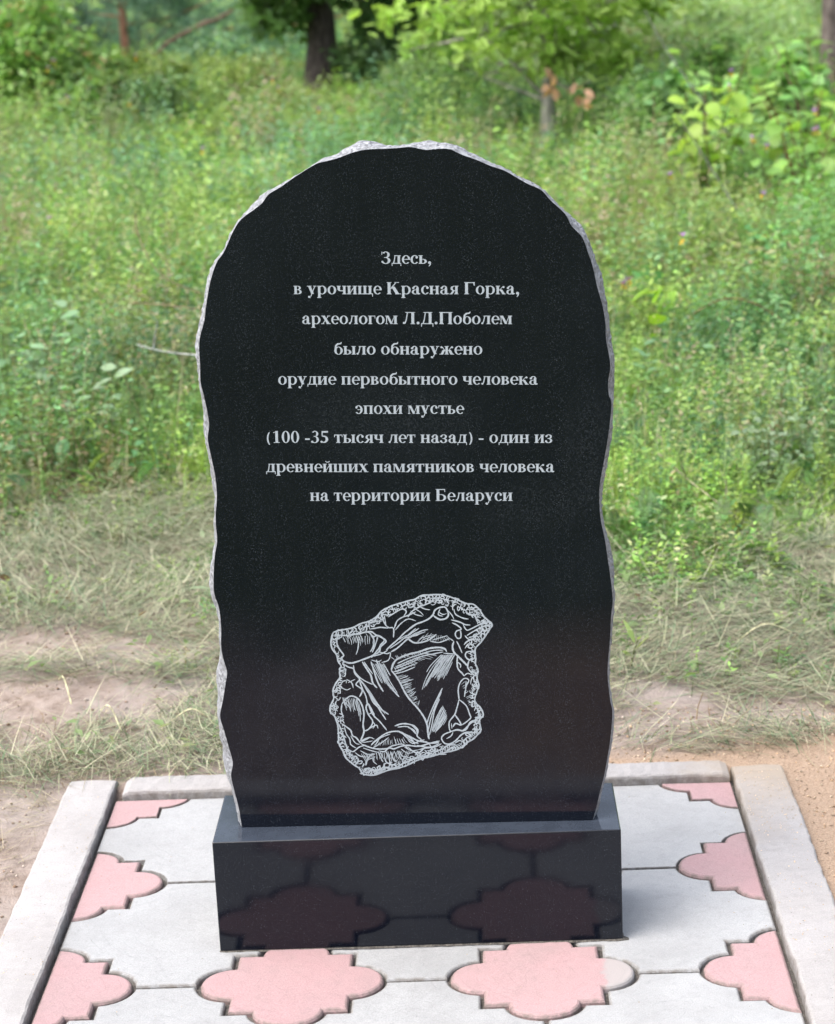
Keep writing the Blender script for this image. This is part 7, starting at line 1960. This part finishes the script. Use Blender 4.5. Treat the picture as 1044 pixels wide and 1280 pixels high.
# flowering cow-wheat: yellow lips under violet bracts
def wildflower(x, y, h, n_fl, label, violet=True):
    h = max(h*1.28, float(meadow_h(np.array([x]), np.array([y]))[0])*.9+.08)
    z = float(ground_z(x, y)); root = empty('wildflower', (x, y, z), label, 'wildflower', 'yellow and violet wildflowers in the meadow')
    sf, sp_, sb = Soup(), Soup(), Soup()
    for k in range(n_fl):
        a = rng.uniform(0, 6.283); o = rng.uniform(0, .06)*(n_fl > 1)
        P_ = np.array([(x, y, z), (x+o*.4*math.cos(a), y+o*.4*math.sin(a), z+h*.5), (x+o*math.cos(a), y+o*math.sin(a), z+h*rng.uniform(.85, 1.05))])
        ss = Soup(); tube(ss, P_, [.0022, .0018, .0012], (.12, .15, .05), 4); link('stem', ss.mesh('stem'), M_BARK, root)
        kk = 8; t = np.linspace(.2, .85, kk); Pk = np.stack([np.interp(t, (0, .5, 1), P_[:, i]) for i in range(3)], 1)
        az = np.arange(kk)*1.7+a; dd = np.stack([np.cos(az), np.sin(az), np.full(kk, .2)], 1)
        leaves(sf, Pk, dd, np.tile((0, 0, 1.), (kk, 1)), np.full(kk, .04), np.full(kk, .011), np.tile((.09, .16, .04), (kk, 1)))
        m = 7; az = rng.uniform(0, 6.283, m); Pt = P_[-1]+np.array([0, 0, -1.])*rng.uniform(0, .022, m)[:, None]
        dd = np.stack([np.cos(az), np.sin(az), rng.uniform(-.4, .2, m)], 1)
        leaves(sp_, Pt, dd, np.tile((0, 0, 1.), (m, 1)), np.full(m, .017), np.full(m, .010), np.tile((.75, .48, .05), (m, 1))*rng.uniform(.8, 1.1, (m, 1)), .4)
        if violet:
            m = 8; az = rng.uniform(0, 6.283, m); dd = np.stack([np.cos(az), np.sin(az), rng.uniform(.6, 1.6, m)], 1)
            leaves(sb, np.tile(P_[-1], (m, 1)), dd, np.tile((0, 0, 1.), (m, 1))+rng.normal(0, .3, (m, 3)), np.full(m, .02), np.full(m, .010), np.tile((.38, .22, .50), (m, 1))*rng.uniform(.8, 1.2, (m, 1)))
    tag(link('leaf_blades', sf.mesh('leaf_blades'), M_LEAF, root), kind='stuff'); tag(link('yellow_petals', sp_.mesh('yellow_petals'), M_PETAL, root), kind='stuff')
    if violet: tag(link('violet_bracts', sb.mesh('violet_bracts'), M_PETAL, root), kind='stuff')
for (x, y, h, k, v, lab) in (
    (.62, 4.2, .19, 2, True, 'yellow and violet wildflower close beside the right edge of the slab'),
    (.865, 4.6, .26, 1, True, 'small violet and yellow wildflower right of the big bright leaf'),
    (.93, 5.7, .34, 1, True, 'pink topped wildflower standing alone above the herbs right of the slab'),
    (-1.70, 6.2, .22, 1, True, 'single yellow wildflower low in the grass at the left edge of the clearing'),
    (-1.86, 5.0, .30, 1, False, 'plain yellow wildflower nearest the left border below the grassy rise'),
    (-2.07, 11.0, .30, 4, False, 'dense bright yellow wildflower clump in front of the dark hollow bush'),
    (-2.55, 11.4, .34, 2, True, 'pair of yellow violet wildflowers left of the bright yellow clump'),
    (-2.75, 12.0, .46, 2, True, 'taller violet wildflower in front of the bright left bush'),
    (-2.20, 12.3, .50, 1, True, 'pale violet wildflower above the dark hollow'),
    (-1.10, 10.6, .40, 2, True, 'violet wildflower in the grass left of the thick dark trunk'),
    (-.75, 9.8, .30, 1, True, 'violet wildflower sitting in the meadow left above the slab top'),
    (-1.20, 7.7, .34, 1, True, 'purple wildflower in the grass up left of the slab shoulder'),
    (1.62, 6.4, .42, 3, True, 'cluster of yellow wildflowers under the right sapling'),
    (1.36, 6.3, .40, 2, True, 'yellow violet wildflower left of the yellow cluster below the sapling'),
    (1.25, 7.2, .44, 1, True, 'violet wildflower between the two leaning grey sticks'),
    (1.45, 7.9, .48, 2, True, 'yellow and violet wildflower just under the sapling leaves'),
    (1.95, 7.5, .42, 2, False, 'yellow wildflower at the right border beneath the grey trunk'),
    (2.00, 9.2, .50, 1, True, 'far violet wildflower near the foot of the right grey trunk'),
    (1.72, 5.6, .30, 1, True, 'lone small violet wildflower low at the right border'),
    (1.25, 5.3, .28, 1, True, 'low orange yellow wildflower in the reddish patch right of the slab')):
    wildflower(x, y, h, k, lab, v)
GREYT = (.16, .16, .15); DARKT = (.07, .05, .045); BUFF = (.36, .30, .20)
twig('bare_twig', [(-0.957, 3.900, 0.587), (-0.949, 3.850, 0.537), (-0.895, 3.750, 0.448), (-0.822, 3.650, 0.406), (-0.713, 3.500, 0.390)], .0024, .0018, (.16, .13, .08), 'thin bare twig arching down to the left edge of the slab, topmost of three')
twig('bare_twig', [(-0.928, 3.500, 0.372), (-0.835, 3.450, 0.370), (-0.696, 3.350, 0.370)], .0022, .0016, (.20, .15, .10), 'thin nearly level brown twig below the arching twig left of the slab')
twig('bare_twig', [(-0.831, 2.950, 0.347), (-0.784, 2.900, 0.344), (-0.722, 2.850, 0.341), (-0.631, 2.750, 0.351)], .0018, .0020, (.34, .36, .35), 'pale silvery twig with a shrivelled leaf pointing at the left edge of the slab', side=[[(-0.780, 2.900, 0.342), (-0.772, 2.900, 0.380), (-0.762, 2.900, 0.425)]])
twig('dead_branch', [(1.42, 4.8, .20), (1.405, 4.8, .12), (1.40, 4.75, .05), (1.36, 4.65, .02)], .005, .007, DARKT, 'dark forked dead branch standing near the right border', 'branch', side=[[(1.40, 4.75, .06), (1.46, 4.75, .09), (1.53, 4.75, .14)], [(1.405, 4.8, .12), (1.39, 4.8, .16), (1.395, 4.8, .19)]])
twig('dead_branch', [(1.02, 6.3, .60), (1.10, 6.1, .46), (1.17, 5.9, .33), (1.24, 5.7, .20)], .0028, .0045, (.09, .105, .08), 'long thin grey stick leaning in the meadow right of the slab, nearer one of two', 'branch')
twig('dead_branch', [(1.05, 8.2, .95), (1.16, 7.9, .72), (1.30, 7.5, .50), (1.42, 7.2, .32)], .0035, .0055, (.09, .105, .085), 'long grey stick leaning behind the nearer stick and left of the large leaved sapling', 'branch')
twig('dead_branch', [(.80, 3.0, .06), (.88, 3.02, .09), (.96, 3.04, .13), (1.02, 3.06, .15)], .004, .003, (.40, .37, .33), 'short pale broken stick lying in the herbs right of the slab', 'branch')
twig('dead_branch', [(.56, 2.25, .16), (.62, 2.15, .12), (.70, 2.02, .075), (.78, 1.90, .03)], .0018, .0022, (.30, .27, .19), 'bent buff stalk lying across the mown edge right of the slab', 'stalk', side=[[(.62, 2.15, .12), (.60, 2.1, .18)], [(.70, 2.02, .075), (.70, 2.0, .15)]])
twig('dead_branch', [(.82, 3.85, .20), (.92, 3.9, .235), (1.02, 3.9, .22), (1.12, 3.85, .16)], .003, .002, (.17, .10, .06), 'thin reddish brown twig arching over the herbs right of the slab', 'twig')
twig('dead_branch', [(-3.10, 19.0, .10), (-2.9, 19, .30), (-2.6, 19, .45), (-2.3, 19, .56), (-2.05, 19, .72)], .032, .015, (.16, .11, .085), 'bare reddish branch leaning between the left pine trunk and the oak', 'branch', side=[[(-2.6, 19, .45), (-2.45, 19, .52), (-2.35, 19, .48)]])
twig('dry_stalk', [(.50, .84, .0), (.505, .85, .03), (.515, .85, .06)], .0015, .0008, (.30, .22, .14), 'short dark dry stalk sticking out of the sand behind the right kerb corner', 'stalk')
twig('dry_stalk', [(.52, .72, .004), (.56, .76, .03), (.60, .80, .05)], .0012, .0008, (.30, .24, .16), 'thin dry stalk leaning over the sand near the back right kerb corner', 'stalk')
for k_, (px_, py_, ln_) in enumerate(((-.58, .86, .10), (-.40, .88, .09), (-.70, 1.0, .12), (.62, 1.2, .12), (.80, 1.05, .14))):
    a_ = rnd.uniform(0, 3.1); z_ = float(ground_z(px_, py_))
    twig('straw', [(px_, py_, z_+.02), (px_+.5*ln_*math.cos(a_), py_+.5*ln_*math.sin(a_), z_+.055), (px_+ln_*math.cos(a_), py_+ln_*math.sin(a_), z_+.03)], .0016, .001, (.52, .50, .32),
         ('bent pale straw in the hay behind the back left kerb', 'pale straw in the hay close to the slab on its left', 'pale straw crossing the bare soil at left', 'pale straw on the mown strip right of the slab', 'long pale straw above the sand patch at right')[k_], 'straw')

LIGHTB = (.26, .36, .22)
leafy_plant('broadleaf_plant', (-1.13, 3.2), .36, 6, .060, .55, (.24, .36, .21), 'pale grey green plant with broad leaves in front of the mown hay at left', 'plant', 9, .45)
leafy_plant('broadleaf_plant', (-1.30, 3.35), .42, 6, .065, .50, (.22, .36, .19), 'pale broad leaved plant further left and behind, near the photo border', 'plant', 9, .5)
leafy_plant('broadleaf_plant', (-1.02, 3.0), .27, 5, .055, .55, (.26, .38, .23), 'low pale broad leaved plant between the taller pale plant and the slab', 'plant', 8, .5)
leafy_plant('broadleaf_plant', (-1.10, 2.85), .16, 3, .05, .35, (.20, .33, .12), 'small bright plant with long leaves at the edge of the hay', 'plant', 7, .6)
leafy_plant('broadleaf_plant', (.70, 4.0), .26, 3, .10, .58, (.22, .40, .035), 'bright green plant with two very large leaves beside the right edge of the slab', 'plant', 3, .4, jitter=.1, el=(.0, .9))
leafy_plant('broadleaf_plant', (.80, 4.6), .26, 4, .065, .6, (.09, .24, .07), 'mid green broad leaved plant behind the bright big leaves', 'plant', 9, .6)
leafy_plant('broadleaf_plant', (1.34, 5.0), .28, 5, .055, .55, (.10, .30, .10), 'fresh green clump of broad leaves at the right border', 'plant', 9, .8)
leafy_plant('broadleaf_plant', (.66, 3.4), .22, 3, .055, .5, (.16, .30, .16), 'blue green leaved plant touching the right edge of the slab', 'plant', 8, .6)
leafy_plant('broadleaf_plant', (.85, 2.35), .20, 6, .028, .55, (.20, .27, .17), 'grey green bushy weed on the mown edge right of the slab', 'plant', 14, .5)
leafy_plant('broadleaf_plant', (.72, 1.93), .11, 3, .022, .35, (.26, .34, .06), 'small yellow green sprig growing out of the mown edge', 'plant', 16, .15)
leafy_plant('broadleaf_plant', (.405, 1.16), .075, 1, .05, .25, (.28, .38, .13), 'single light green shoot on bare soil close to the right edge of the slab', 'plant', 4, .2, el=(.3, 1.1))
leafy_plant('broadleaf_plant', (-.48, 1.62), .05, 2, .05, .6, (.30, .42, .26), 'tiny pale leaves lying by the left edge of the slab', 'plant', 3, .6)
leafy_plant('sapling', (1.25, 7.15), .68, 8, .10, .85, (.29, .45, .08), 'sapling with large rounded yellow green leaves, left one of the two at right', 'sapling', 9, .32, stemcol=(.14, .10, .06), jitter=.22, el=(-.7, .3), r=.006)
leafy_plant('sapling', (1.68, 6.9), .68, 8, .095, .85, (.24, .41, .09), 'sapling with large round leaves on a reddish stem at the right border', 'sapling', 9, .30, stemcol=(.20, .08, .05), jitter=.25, el=(-.7, .3), r=.006)
leafy_plant('sapling', (1.50, 6.35), .50, 4, .075, .75, (.20, .38, .09), 'low sapling with mid green oval leaves in front of the two large leaved saplings', 'sapling', 10, .5, stemcol=(.14, .10, .06), jitter=.25, el=(-.5, .4), r=.005)
leafy_plant('sapling', (1.92, 7.9), .85, 8, .09, .75, (.17, .34, .10), 'tall dark green sapling behind the saplings, in front of the grey trunk', 'sapling', 11, .35, stemcol=(.14, .10, .06), jitter=.3, el=(-.6, .4), r=.006)
leafy_plant('sapling', (1.50, 8.8), .75, 8, .085, .7, (.22, .38, .11), 'bushy young sapling between the leaning sticks and the grey trunk', 'sapling', 11, .45, stemcol=(.14, .10, .06), jitter=.3, el=(-.6, .4), r=.006)
leafy_plant('sapling', (1.12, 8.3), .62, 3, .09, .6, (.17, .34, .14), 'darker leaved sapling standing left of the yellow green saplings', 'sapling', 8, .4, stemcol=(.14, .10, .06), jitter=.2, r=.005)

# ------------------------------------------------------------------ bushes and trees
def bush(name, c, r, n_leaf, leaf, lw, col, label, cat='bush', group=None, big=False, stems=5, jit=.3, clumps=40, tipcol=None, floor=.04, dark=None):
    c = np.array(c, float); r = np.array(r, float)
    gz = float(ground_z(c[0], c[1])); root = empty(name, (c[0], c[1], gz), label, cat, group)
    for k in range(stems):
        ss = Soup(); a = rng.uniform(0, 6.283); e = c+np.array([math.cos(a), math.sin(a), rng.uniform(.2, .9)])*r*rng.uniform(.4, .9)
        m = (np.array([c[0], c[1], gz])+e)/2+rng.normal(0, .06, 3)*r
        P_ = np.array([tuple(p) for p in catmull3([(c[0]+.05*math.cos(a), c[1]+.05*math.sin(a), gz), m, e], 4)])
        tube(ss, P_, np.linspace(.012+.01*r[2], .003, len(P_)), (.10, .08, .06), 5, .1)
        link('stem', ss.mesh('stem', True), M_BARK, root)
    sf = Soup()
    cc = rng.normal(0, 1, (clumps, 3)); cc = unit(cc)*rng.uniform(.35, 1, (clumps, 1))**.5
    cs = rng.uniform(.16, .34, clumps); ct = rng.uniform(.78, 1.25, clumps)
    k = rng.integers(0, clumps, n_leaf)
    P_ = cc[k]+rng.normal(0, 1, (n_leaf, 3))*cs[k][:, None]*.6
    P_ = c+P_*r; P_[:, 2] = np.where(P_[:, 2] < gz+floor, gz+floor+rng.random(n_leaf)*r[2]*.3, P_[:, 2])
    az = rng.uniform(0, 6.283, n_leaf); el = rng.normal(0, .5, n_leaf)
    d = np.stack([np.cos(az)*np.cos(el), np.sin(az)*np.cos(el), np.sin(el)], 1)
    nn = np.array([0, 0, 1.])+rng.normal(0, .55, (n_leaf, 3))
    sz = leaf*rng.uniform(.55, 1.2, n_leaf)
    C = np.array(col)*ct[k][:, None]*rng.uniform(1-jit, 1+jit, (n_leaf, 1))*rng.uniform(.9, 1.1, (n_leaf, 3))
    if tipcol is not None:
        m_ = rng.random(n_leaf) < .06; C[m_] = np.array(tipcol)*rng.uniform(.8, 1.2, (m_.sum(), 1))
    leaves(sf, P_, d, nn, sz, sz*lw, C, .2, big)
    tag(link('foliage', sf.mesh('foliage'), M_LEAF, root), kind='stuff')
    return root

def tree(name, x, y, rad, hgt, label, lean=(0, 0), bark=(.10, .085, .07), crown=None, low=None, cat='tree', group=None, needles=False, single=0):
    """trunk with limbs; the crown is clumps of leaves at the limb ends; low = extra hanging foliage (centre, radii, leaves, leaf size, colour)"""
    gz = float(ground_z(x, y)); root = empty(name, (x, y, gz), label, cat, group)
    st = Soup(); t = np.linspace(0, 1, 16)
    P_ = np.stack([x+lean[0]*t*hgt+np.cumsum(rng.normal(0, .018, 16))*hgt*.06, y+lean[1]*t*hgt, gz-.05+t*hgt], 1)
    fl = rad*(1-.75*t)*(1+.7*np.exp(-t*hgt*4))
    tube(st, P_, fl, bark, 12, .07)
    link('trunk', st.mesh('trunk', True), M_BARK, root)
    sf = Soup()
    ends = []
    nl = 14 if not needles else 22
    for k in range(nl):
        f = .28+.70*k/nl; b = np.array([np.interp(f, t, P_[:, i]) for i in range(3)])
        a = k*2.4+rng.uniform(-.3, .3); L = hgt*(.34-.22*f)*rng.uniform(.8, 1.15)
        up = .35 if not needles else .12
        e = b+np.array([math.cos(a)*L, math.sin(a)*L, L*up]); m = (b+e)/2+np.array([0, 0, L*.05])+rng.normal(0, L*.05, 3)
        Q = np.array([tuple(p) for p in catmull3([b, m, e], 4)])
        sl = Soup(); tube(sl, Q, np.linspace(rad*.32*(1-f*.5), .008, len(Q)), bark, 6, .08); link('limb', sl.mesh('limb', True), M_BARK, root)
        for q_ in np.linspace(.45, 1, 5): ends.append(b+(e-b)*q_+rng.normal(0, L*.2, 3))
    ends.append(P_[-1])
    ends = np.array(ends)
    if crown:
        nlf, leaf, lw, col = crown
        k = rng.integers(0, len(ends), nlf); P2 = ends[k]+rng.normal(0, hgt*.045, (nlf, 3))
        az = rng.uniform(0, 6.283, nlf); el = rng.normal(.1, .5, nlf); d = np.stack([np.cos(az)*np.cos(el), np.sin(az)*np.cos(el), np.sin(el)], 1)
        C = np.array(col)*rng.uniform(.7, 1.3, (nlf, 1)); sz = leaf*rng.uniform(.6, 1.2, nlf)
        leaves(sf, P2, d, np.array([0, 0, 1.])+rng.normal(0, .6, (nlf, 3)), sz, sz*lw, C, .2)
    for (c, r, nlf, leaf, lw, col, big) in (low or ()):
        c = np.array(c, float); r = np.array(r, float); cl = 30 if r[0] < .9 else 44
        cc = unit(rng.normal(0, 1, (cl, 3)))*rng.uniform(.2, 1, (cl, 1))**.5; ct = rng.uniform(.75, 1.25, cl)
        for q_ in range(7):
            Q = np.array([tuple(p) for p in catmull3([P_[min(15, 2+q_)], (P_[min(15, 2+q_)]+c+cc[q_]*r)/2+rng.normal(0, .06, 3), c+cc[q_]*r], 4)])
            sl = Soup(); tube(sl, Q, np.linspace(.014, .004, len(Q)), bark, 5, .1); link('bough', sl.mesh('bough', True), M_BARK, root)
        k = rng.integers(0, cl, nlf); P2 = c+(cc[k]+rng.normal(0, .13, (nlf, 3)))*r
        P2[:, 2] = np.maximum(P2[:, 2], gz+.06)
        az = rng.uniform(0, 6.283, nlf); el = rng.normal(0, .45, nlf); d = np.stack([np.cos(az)*np.cos(el), np.sin(az)*np.cos(el), np.sin(el)], 1)
        C = np.array(col)*ct[k][:, None]*rng.uniform(.75, 1.25, (nlf, 1)); sz = leaf*rng.uniform(.6, 1.2, nlf)
        nr_ = np.array([0, 0, 1.])+rng.normal(0, .5, (nlf, 3)); own = min(nlf, single)
        if own:                                     # the nearest big leaves one by one
            o_ = np.argsort(P2[:, 1]); P2, d, nr_, sz, C = P2[o_], d[o_], nr_[o_], sz[o_], C[o_]
            for i in range(own):
                s1 = Soup(); leaves(s1, P2[i:i+1], d[i:i+1], nr_[i:i+1], sz[i:i+1], sz[i:i+1]*lw, C[i:i+1], .2, big, big)
                link('leaf', s1.mesh('leaf'), M_LEAF, root)
            single -= own
        if nlf > own: leaves(sf, P2[own:], d[own:], nr_[own:], sz[own:], sz[own:]*lw, C[own:], .2, big, big)
    tag(link('crown', sf.mesh('crown'), M_LEAF, root), kind='stuff')
    return root

def pine(name, x, y, rad, hgt, label, low_z=.25, boughs=26, col=(.055, .115, .075), bark=(.26, .13, .08), lean=(0, 0), group=None, spread=.30):
    gz = float(ground_z(x, y)); root = empty(name, (x, y, gz), label, 'pine tree', group)
    st = Soup(); t = np.linspace(0, 1, 14)
    P_ = np.stack([x+lean[0]*t*hgt+np.cumsum(rng.normal(0, .012, 14))*hgt*.04, y+lean[1]*t*hgt, gz-.05+t*hgt], 1)
    tube(st, P_, rad*(1-.8*t), bark, 10, .08)
    link('trunk', st.mesh('trunk', True), M_BARK, root)
    sf = Soup()
    for k in range(boughs):
        z = low_z+(hgt-low_z)*(k/boughs)**1.15; f = z/hgt
        b = np.array([np.interp(f, t, P_[:, i]) for i in range(3)]); a = k*2.4+rng.uniform(-.4, .4)
        L = hgt*spread*(1-f*.85)*rng.uniform(.75, 1.15)
        e = b+np.array([math.cos(a)*L, math.sin(a)*L, L*rng.uniform(-.05, .3)]); m = (b+e)/2+np.array([0, 0, -L*.06])
        Q = np.array([tuple(p) for p in catmull3([b, m, e], 4)])
        sl = Soup(); tube(sl, Q, np.linspace(rad*.25, .006, len(Q)), bark, 5); link('limb', sl.mesh('limb', True), M_BARK, root)
        nt_ = int(26*(1-f*.5)); q_ = rng.uniform(.25, 1, nt_)
        C0 = b+(e-b)*q_[:, None]+rng.normal(0, 1, (nt_, 3))*np.array([.16, .16, .06])*L
        for c0 in C0:
            m_ = 16; d = rng.normal(0, 1, (m_, 3))+np.array([0, 0, .5]); s0 = rng.uniform(.09, .17)
            leaves(sf, np.tile(c0, (m_, 1))+rng.normal(0, .03, (m_, 3)), d, rng.normal(0, 1, (m_, 3)), np.full(m_, s0), np.full(m_, .017), np.array(col)*rng.uniform(.7, 1.35, (m_, 1)))
    tag(link('crown', sf.mesh('crown'), M_LEAF, root), kind='stuff')
    return root
bush('bush', (-3.22, 13.0, .52), (.48, .6, .62), 6000, .08, .55, (.22, .38, .11), 'bright leafy bush filling the upper left corner', clumps=60, tipcol=(.45, .30, .15))
bush('bush', (-2.72, 12.8, .36), (.36, .4, .36), 3200, .075, .55, (.18, .31, .09), 'lower leafy bush between the corner bush and the dark hollow', clumps=40, tipcol=(.42, .28, .15))
bush('bush', (-2.28, 12.9, .44), (.36, .4, .18), 2600, .06, .5, (.21, .30, .10), 'round olive green bush with a dark hollow under it', clumps=30, floor=.28)
bush('dead_fern', (-2.45, 12.95, .14), (.16, .2, .11), 500, .07, .2, (.17, .10, .06), 'brown withered fern under the olive bush', cat='fern', clumps=14, stems=3)
bush('bush', (-1.70, 13.6, .22), (.55, .5, .26), 4200, .055, .5, (.20, .28, .085), 'low soft green bush between the hollow bush and the oak', clumps=50)
bush('bush', (-.42, 15.0, .20), (.60, .5, .36), 4600, .08, .5, (.085, .16, .06), 'dark green bush right of the thick trunk, behind the slab top', clumps=50)
bush('bush', (.15, 12.6, .20), (.8, .5, .30), 4200, .06, .5, (.17, .27, .09), 'low olive bush directly behind the slab top', clumps=40)
bush('bush', (1.45, 13.6, .25), (.7, .6, .34), 3600, .055, .4, (.17, .20, .08), 'brownish green thicket between the young oak and the pale bushes', clumps=40)
bush('bush', (2.55, 12.6, .2), (.6, .5, .28), 2600, .06, .5, (.18, .26, .09), 'green bush behind the right grey trunk', clumps=30)
bush('bush', (2.5, 19.0, .05), (1.2, .9, .45), 5200, .09, .5, (.26, .38, .17), 'pale green far bush in the upper right', clumps=60)
bush('bush', (4.3, 22.5, .05), (1.2, 1.0, .50), 4200, .10, .5, (.28, .40, .19), 'pale hazy bush farthest to the right', clumps=50)
bush('bush', (1.3, 21.0, .1), (1.2, 1.0, .50), 4600, .09, .5, (.24, .36, .15), 'pale green far bush behind the young oak', clumps=50)
bush('bush', (-4.9, 16.5, .5), (1.0, .8, .7), 3600, .08, .5, (.15, .24, .09), 'dim green bush beyond the upper left corner', clumps=40)
bush('bush', (-2.2, 18.6, .05), (.8, .6, .34), 3200, .08, .5, (.15, .27, .15), 'blue green bush in the gap left of the oak trunk', clumps=40)
# the oak with the thick dark trunk: low boughs hang into the picture
bush('bush', (-2.05, 12.2, .22), (.30, .3, .22), 1600, .06, .5, (.09, .16, .06), 'small dark bush at the foot of the hollow olive bush', clumps=24)
bush('bush', (1.05, 12.8, .25), (.45, .4, .32), 2600, .06, .5, (.12, .21, .08), 'dark green bush right behind the young oak trunk', clumps=30)
bush('bush', (1.95, 9.4, .32), (.34, .3, .32), 1500, .085, .6, (.22, .40, .12), 'broad leaved fresh green bush just left of the foot of the grey trunk', clumps=26, big=True)
bush('bush', (1.30, 9.9, .26), (.32, .3, .28), 1300, .08, .6, (.15, .29, .10), 'broad leaved bush between the young oak and the grey trunk', clumps=26, big=True)
bush('bush', (1.85, 11.0, .25), (.40, .35, .32), 2400, .065, .55, (.20, .36, .11), 'fresh green bush left of the right grey trunk', clumps=30)
bush('young_pine', (-3.55, 20.5, .35), (.9, .7, .55), 5200, .09, .16, (.14, .27, .21), 'blue green young pine behind the slender reddish trunk', cat='pine tree', clumps=40, stems=3)
bush('young_pine', (-2.55, 21.5, .25), (.8, .7, .50), 4600, .09, .16, (.12, .24, .17), 'blue green young pine behind the leaning bare branch', cat='pine tree', clumps=40, stems=3)
bush('young_pine', (-1.85, 19.5, .10), (.5, .5, .42), 3200, .085, .16, (.13, .26, .16), 'blue green young pine filling the gap next to the oak', cat='pine tree', clumps=30, stems=3)
bush('young_pine', (-4.9, 23.5, .5), (1.1, .8, .7), 4200, .10, .16, (.11, .21, .17), 'blue green young pine behind the corner bush', cat='pine tree', clumps=40, stems=3)
tree('oak_tree', -1.07, 15.1, .115, 7.0, 'oak with a thick dark trunk and dark low hanging leaves', (.012, .0), (.085, .07, .065), (9000, .2, .6, (.10, .17, .05)),
     low=[((-.30, 15.3, .80), (.60, .5, .36), 2600, .115, .55, (.11, .23, .07), True), ((-1.40, 15.0, .78), (.30, .4, .28), 700, .115, .55, (.12, .24, .06), True), ((-1.0, 14.8, 1.15), (.9, .5, .34), 1700, .12, .55, (.10, .20, .05), True)])
# young oak with bright lobed leaves
tree('oak_sapling', .64, 10.7, .040, 2.6, 'young oak with bright yellow green leaves and a thin trunk above the slab', (0, 0), (.27, .26, .23), (900, .12, .55, (.20, .32, .05)),
     low=[((.50, 10.6, .88), (.85, .55, .42), 1150, .11, .62, (.36, .54, .12), True), ((.02, 11.3, .62), (.30, .3, .26), 330, .10, .62, (.30, .48, .14), True), ((.92, 10.5, .56), (.36, .3, .15), 230, .11, .62, (.36, .52, .14), True)], cat='sapling', single=300)
oak_ = [o for o in COL.objects if o.name == 'oak_sapling'][0]
for k_ in range(16):
    s1 = Soup(); c_ = (.66, 10.15, .42) if k_ % 2 else (.80, 10.15, .36)
    leaves(s1, np.array([c_])+rng.normal(0, .035, (1, 3)), rng.normal(0, 1, (1, 3)), np.array([[0, -.5, 1.]])+rng.normal(0, .5, (1, 3)), np.array([.08]), np.array([.045]), np.array([(.55, .33, .22)])*rng.uniform(.7, 1.2), .3, True)
    link('withered_leaf', s1.mesh('withered_leaf'), M_LEAF, oak_)['label'] = 'withered orange brown leaf'
tree('grey_trunk_tree', 2.39, 10.4, .07, 6.0, 'tree with a grey brown trunk at the right border', (-.01, 0), (.15, .125, .115), (5200, .16, .6, (.13, .21, .07)))
tree('thin_tree', 1.45, 16.2, .03, 3.2, 'thin grey stemmed young tree behind the brownish thicket', (0, 0), (.26, .24, .22), (900, .09, .5, (.12, .19, .06)))
pine('pine_tree', -3.42, 19.6, .048, 4.6, 'slender pine with a reddish trunk in the upper left', .55, 30, (.13, .24, .17), (.36, .19, .13), spread=.26)
pine('pine_tree', -2.4, 25.0, .08, 5.5, 'blue green pine behind the leaning branch', .15, 34, (.13, .24, .18), spread=.32)
pine('pine_tree', -4.7, 26.5, .08, 6.0, 'blue green pine farthest to the left', .15, 34, (.12, .23, .17), spread=.34)
pine('pine_tree', -5.2, 19.0, .07, 5.0, 'dark pine in the extreme upper left corner', .3, 30, (.06, .11, .085), spread=.30)
pine('pine_tree', .2, 26.0, .08, 5.5, 'pine hidden behind the oak crown', .2, 30, (.12, .22, .14), spread=.32)
tree('far_tree', 3.6, 31.0, .10, 6.5, 'far pale tree beyond the bright field', (0, 0), (.2, .17, .14), (3000, .2, .5, (.15, .24, .09)), low=[((3.6, 31, 1.0), (1.6, 1.0, .9), 2200, .16, .5, (.19, .29, .12), False)])
tree('far_tree', -1.0, 31.0, .11, 7.5, 'far tree closing the gap left of the oak', (0, 0), (.2, .17, .14), (3000, .2, .5, (.11, .2, .10)), low=[((-1, 31, 1.0), (1.8, 1.0, 1.0), 2600, .16, .5, (.11, .21, .12), False)])
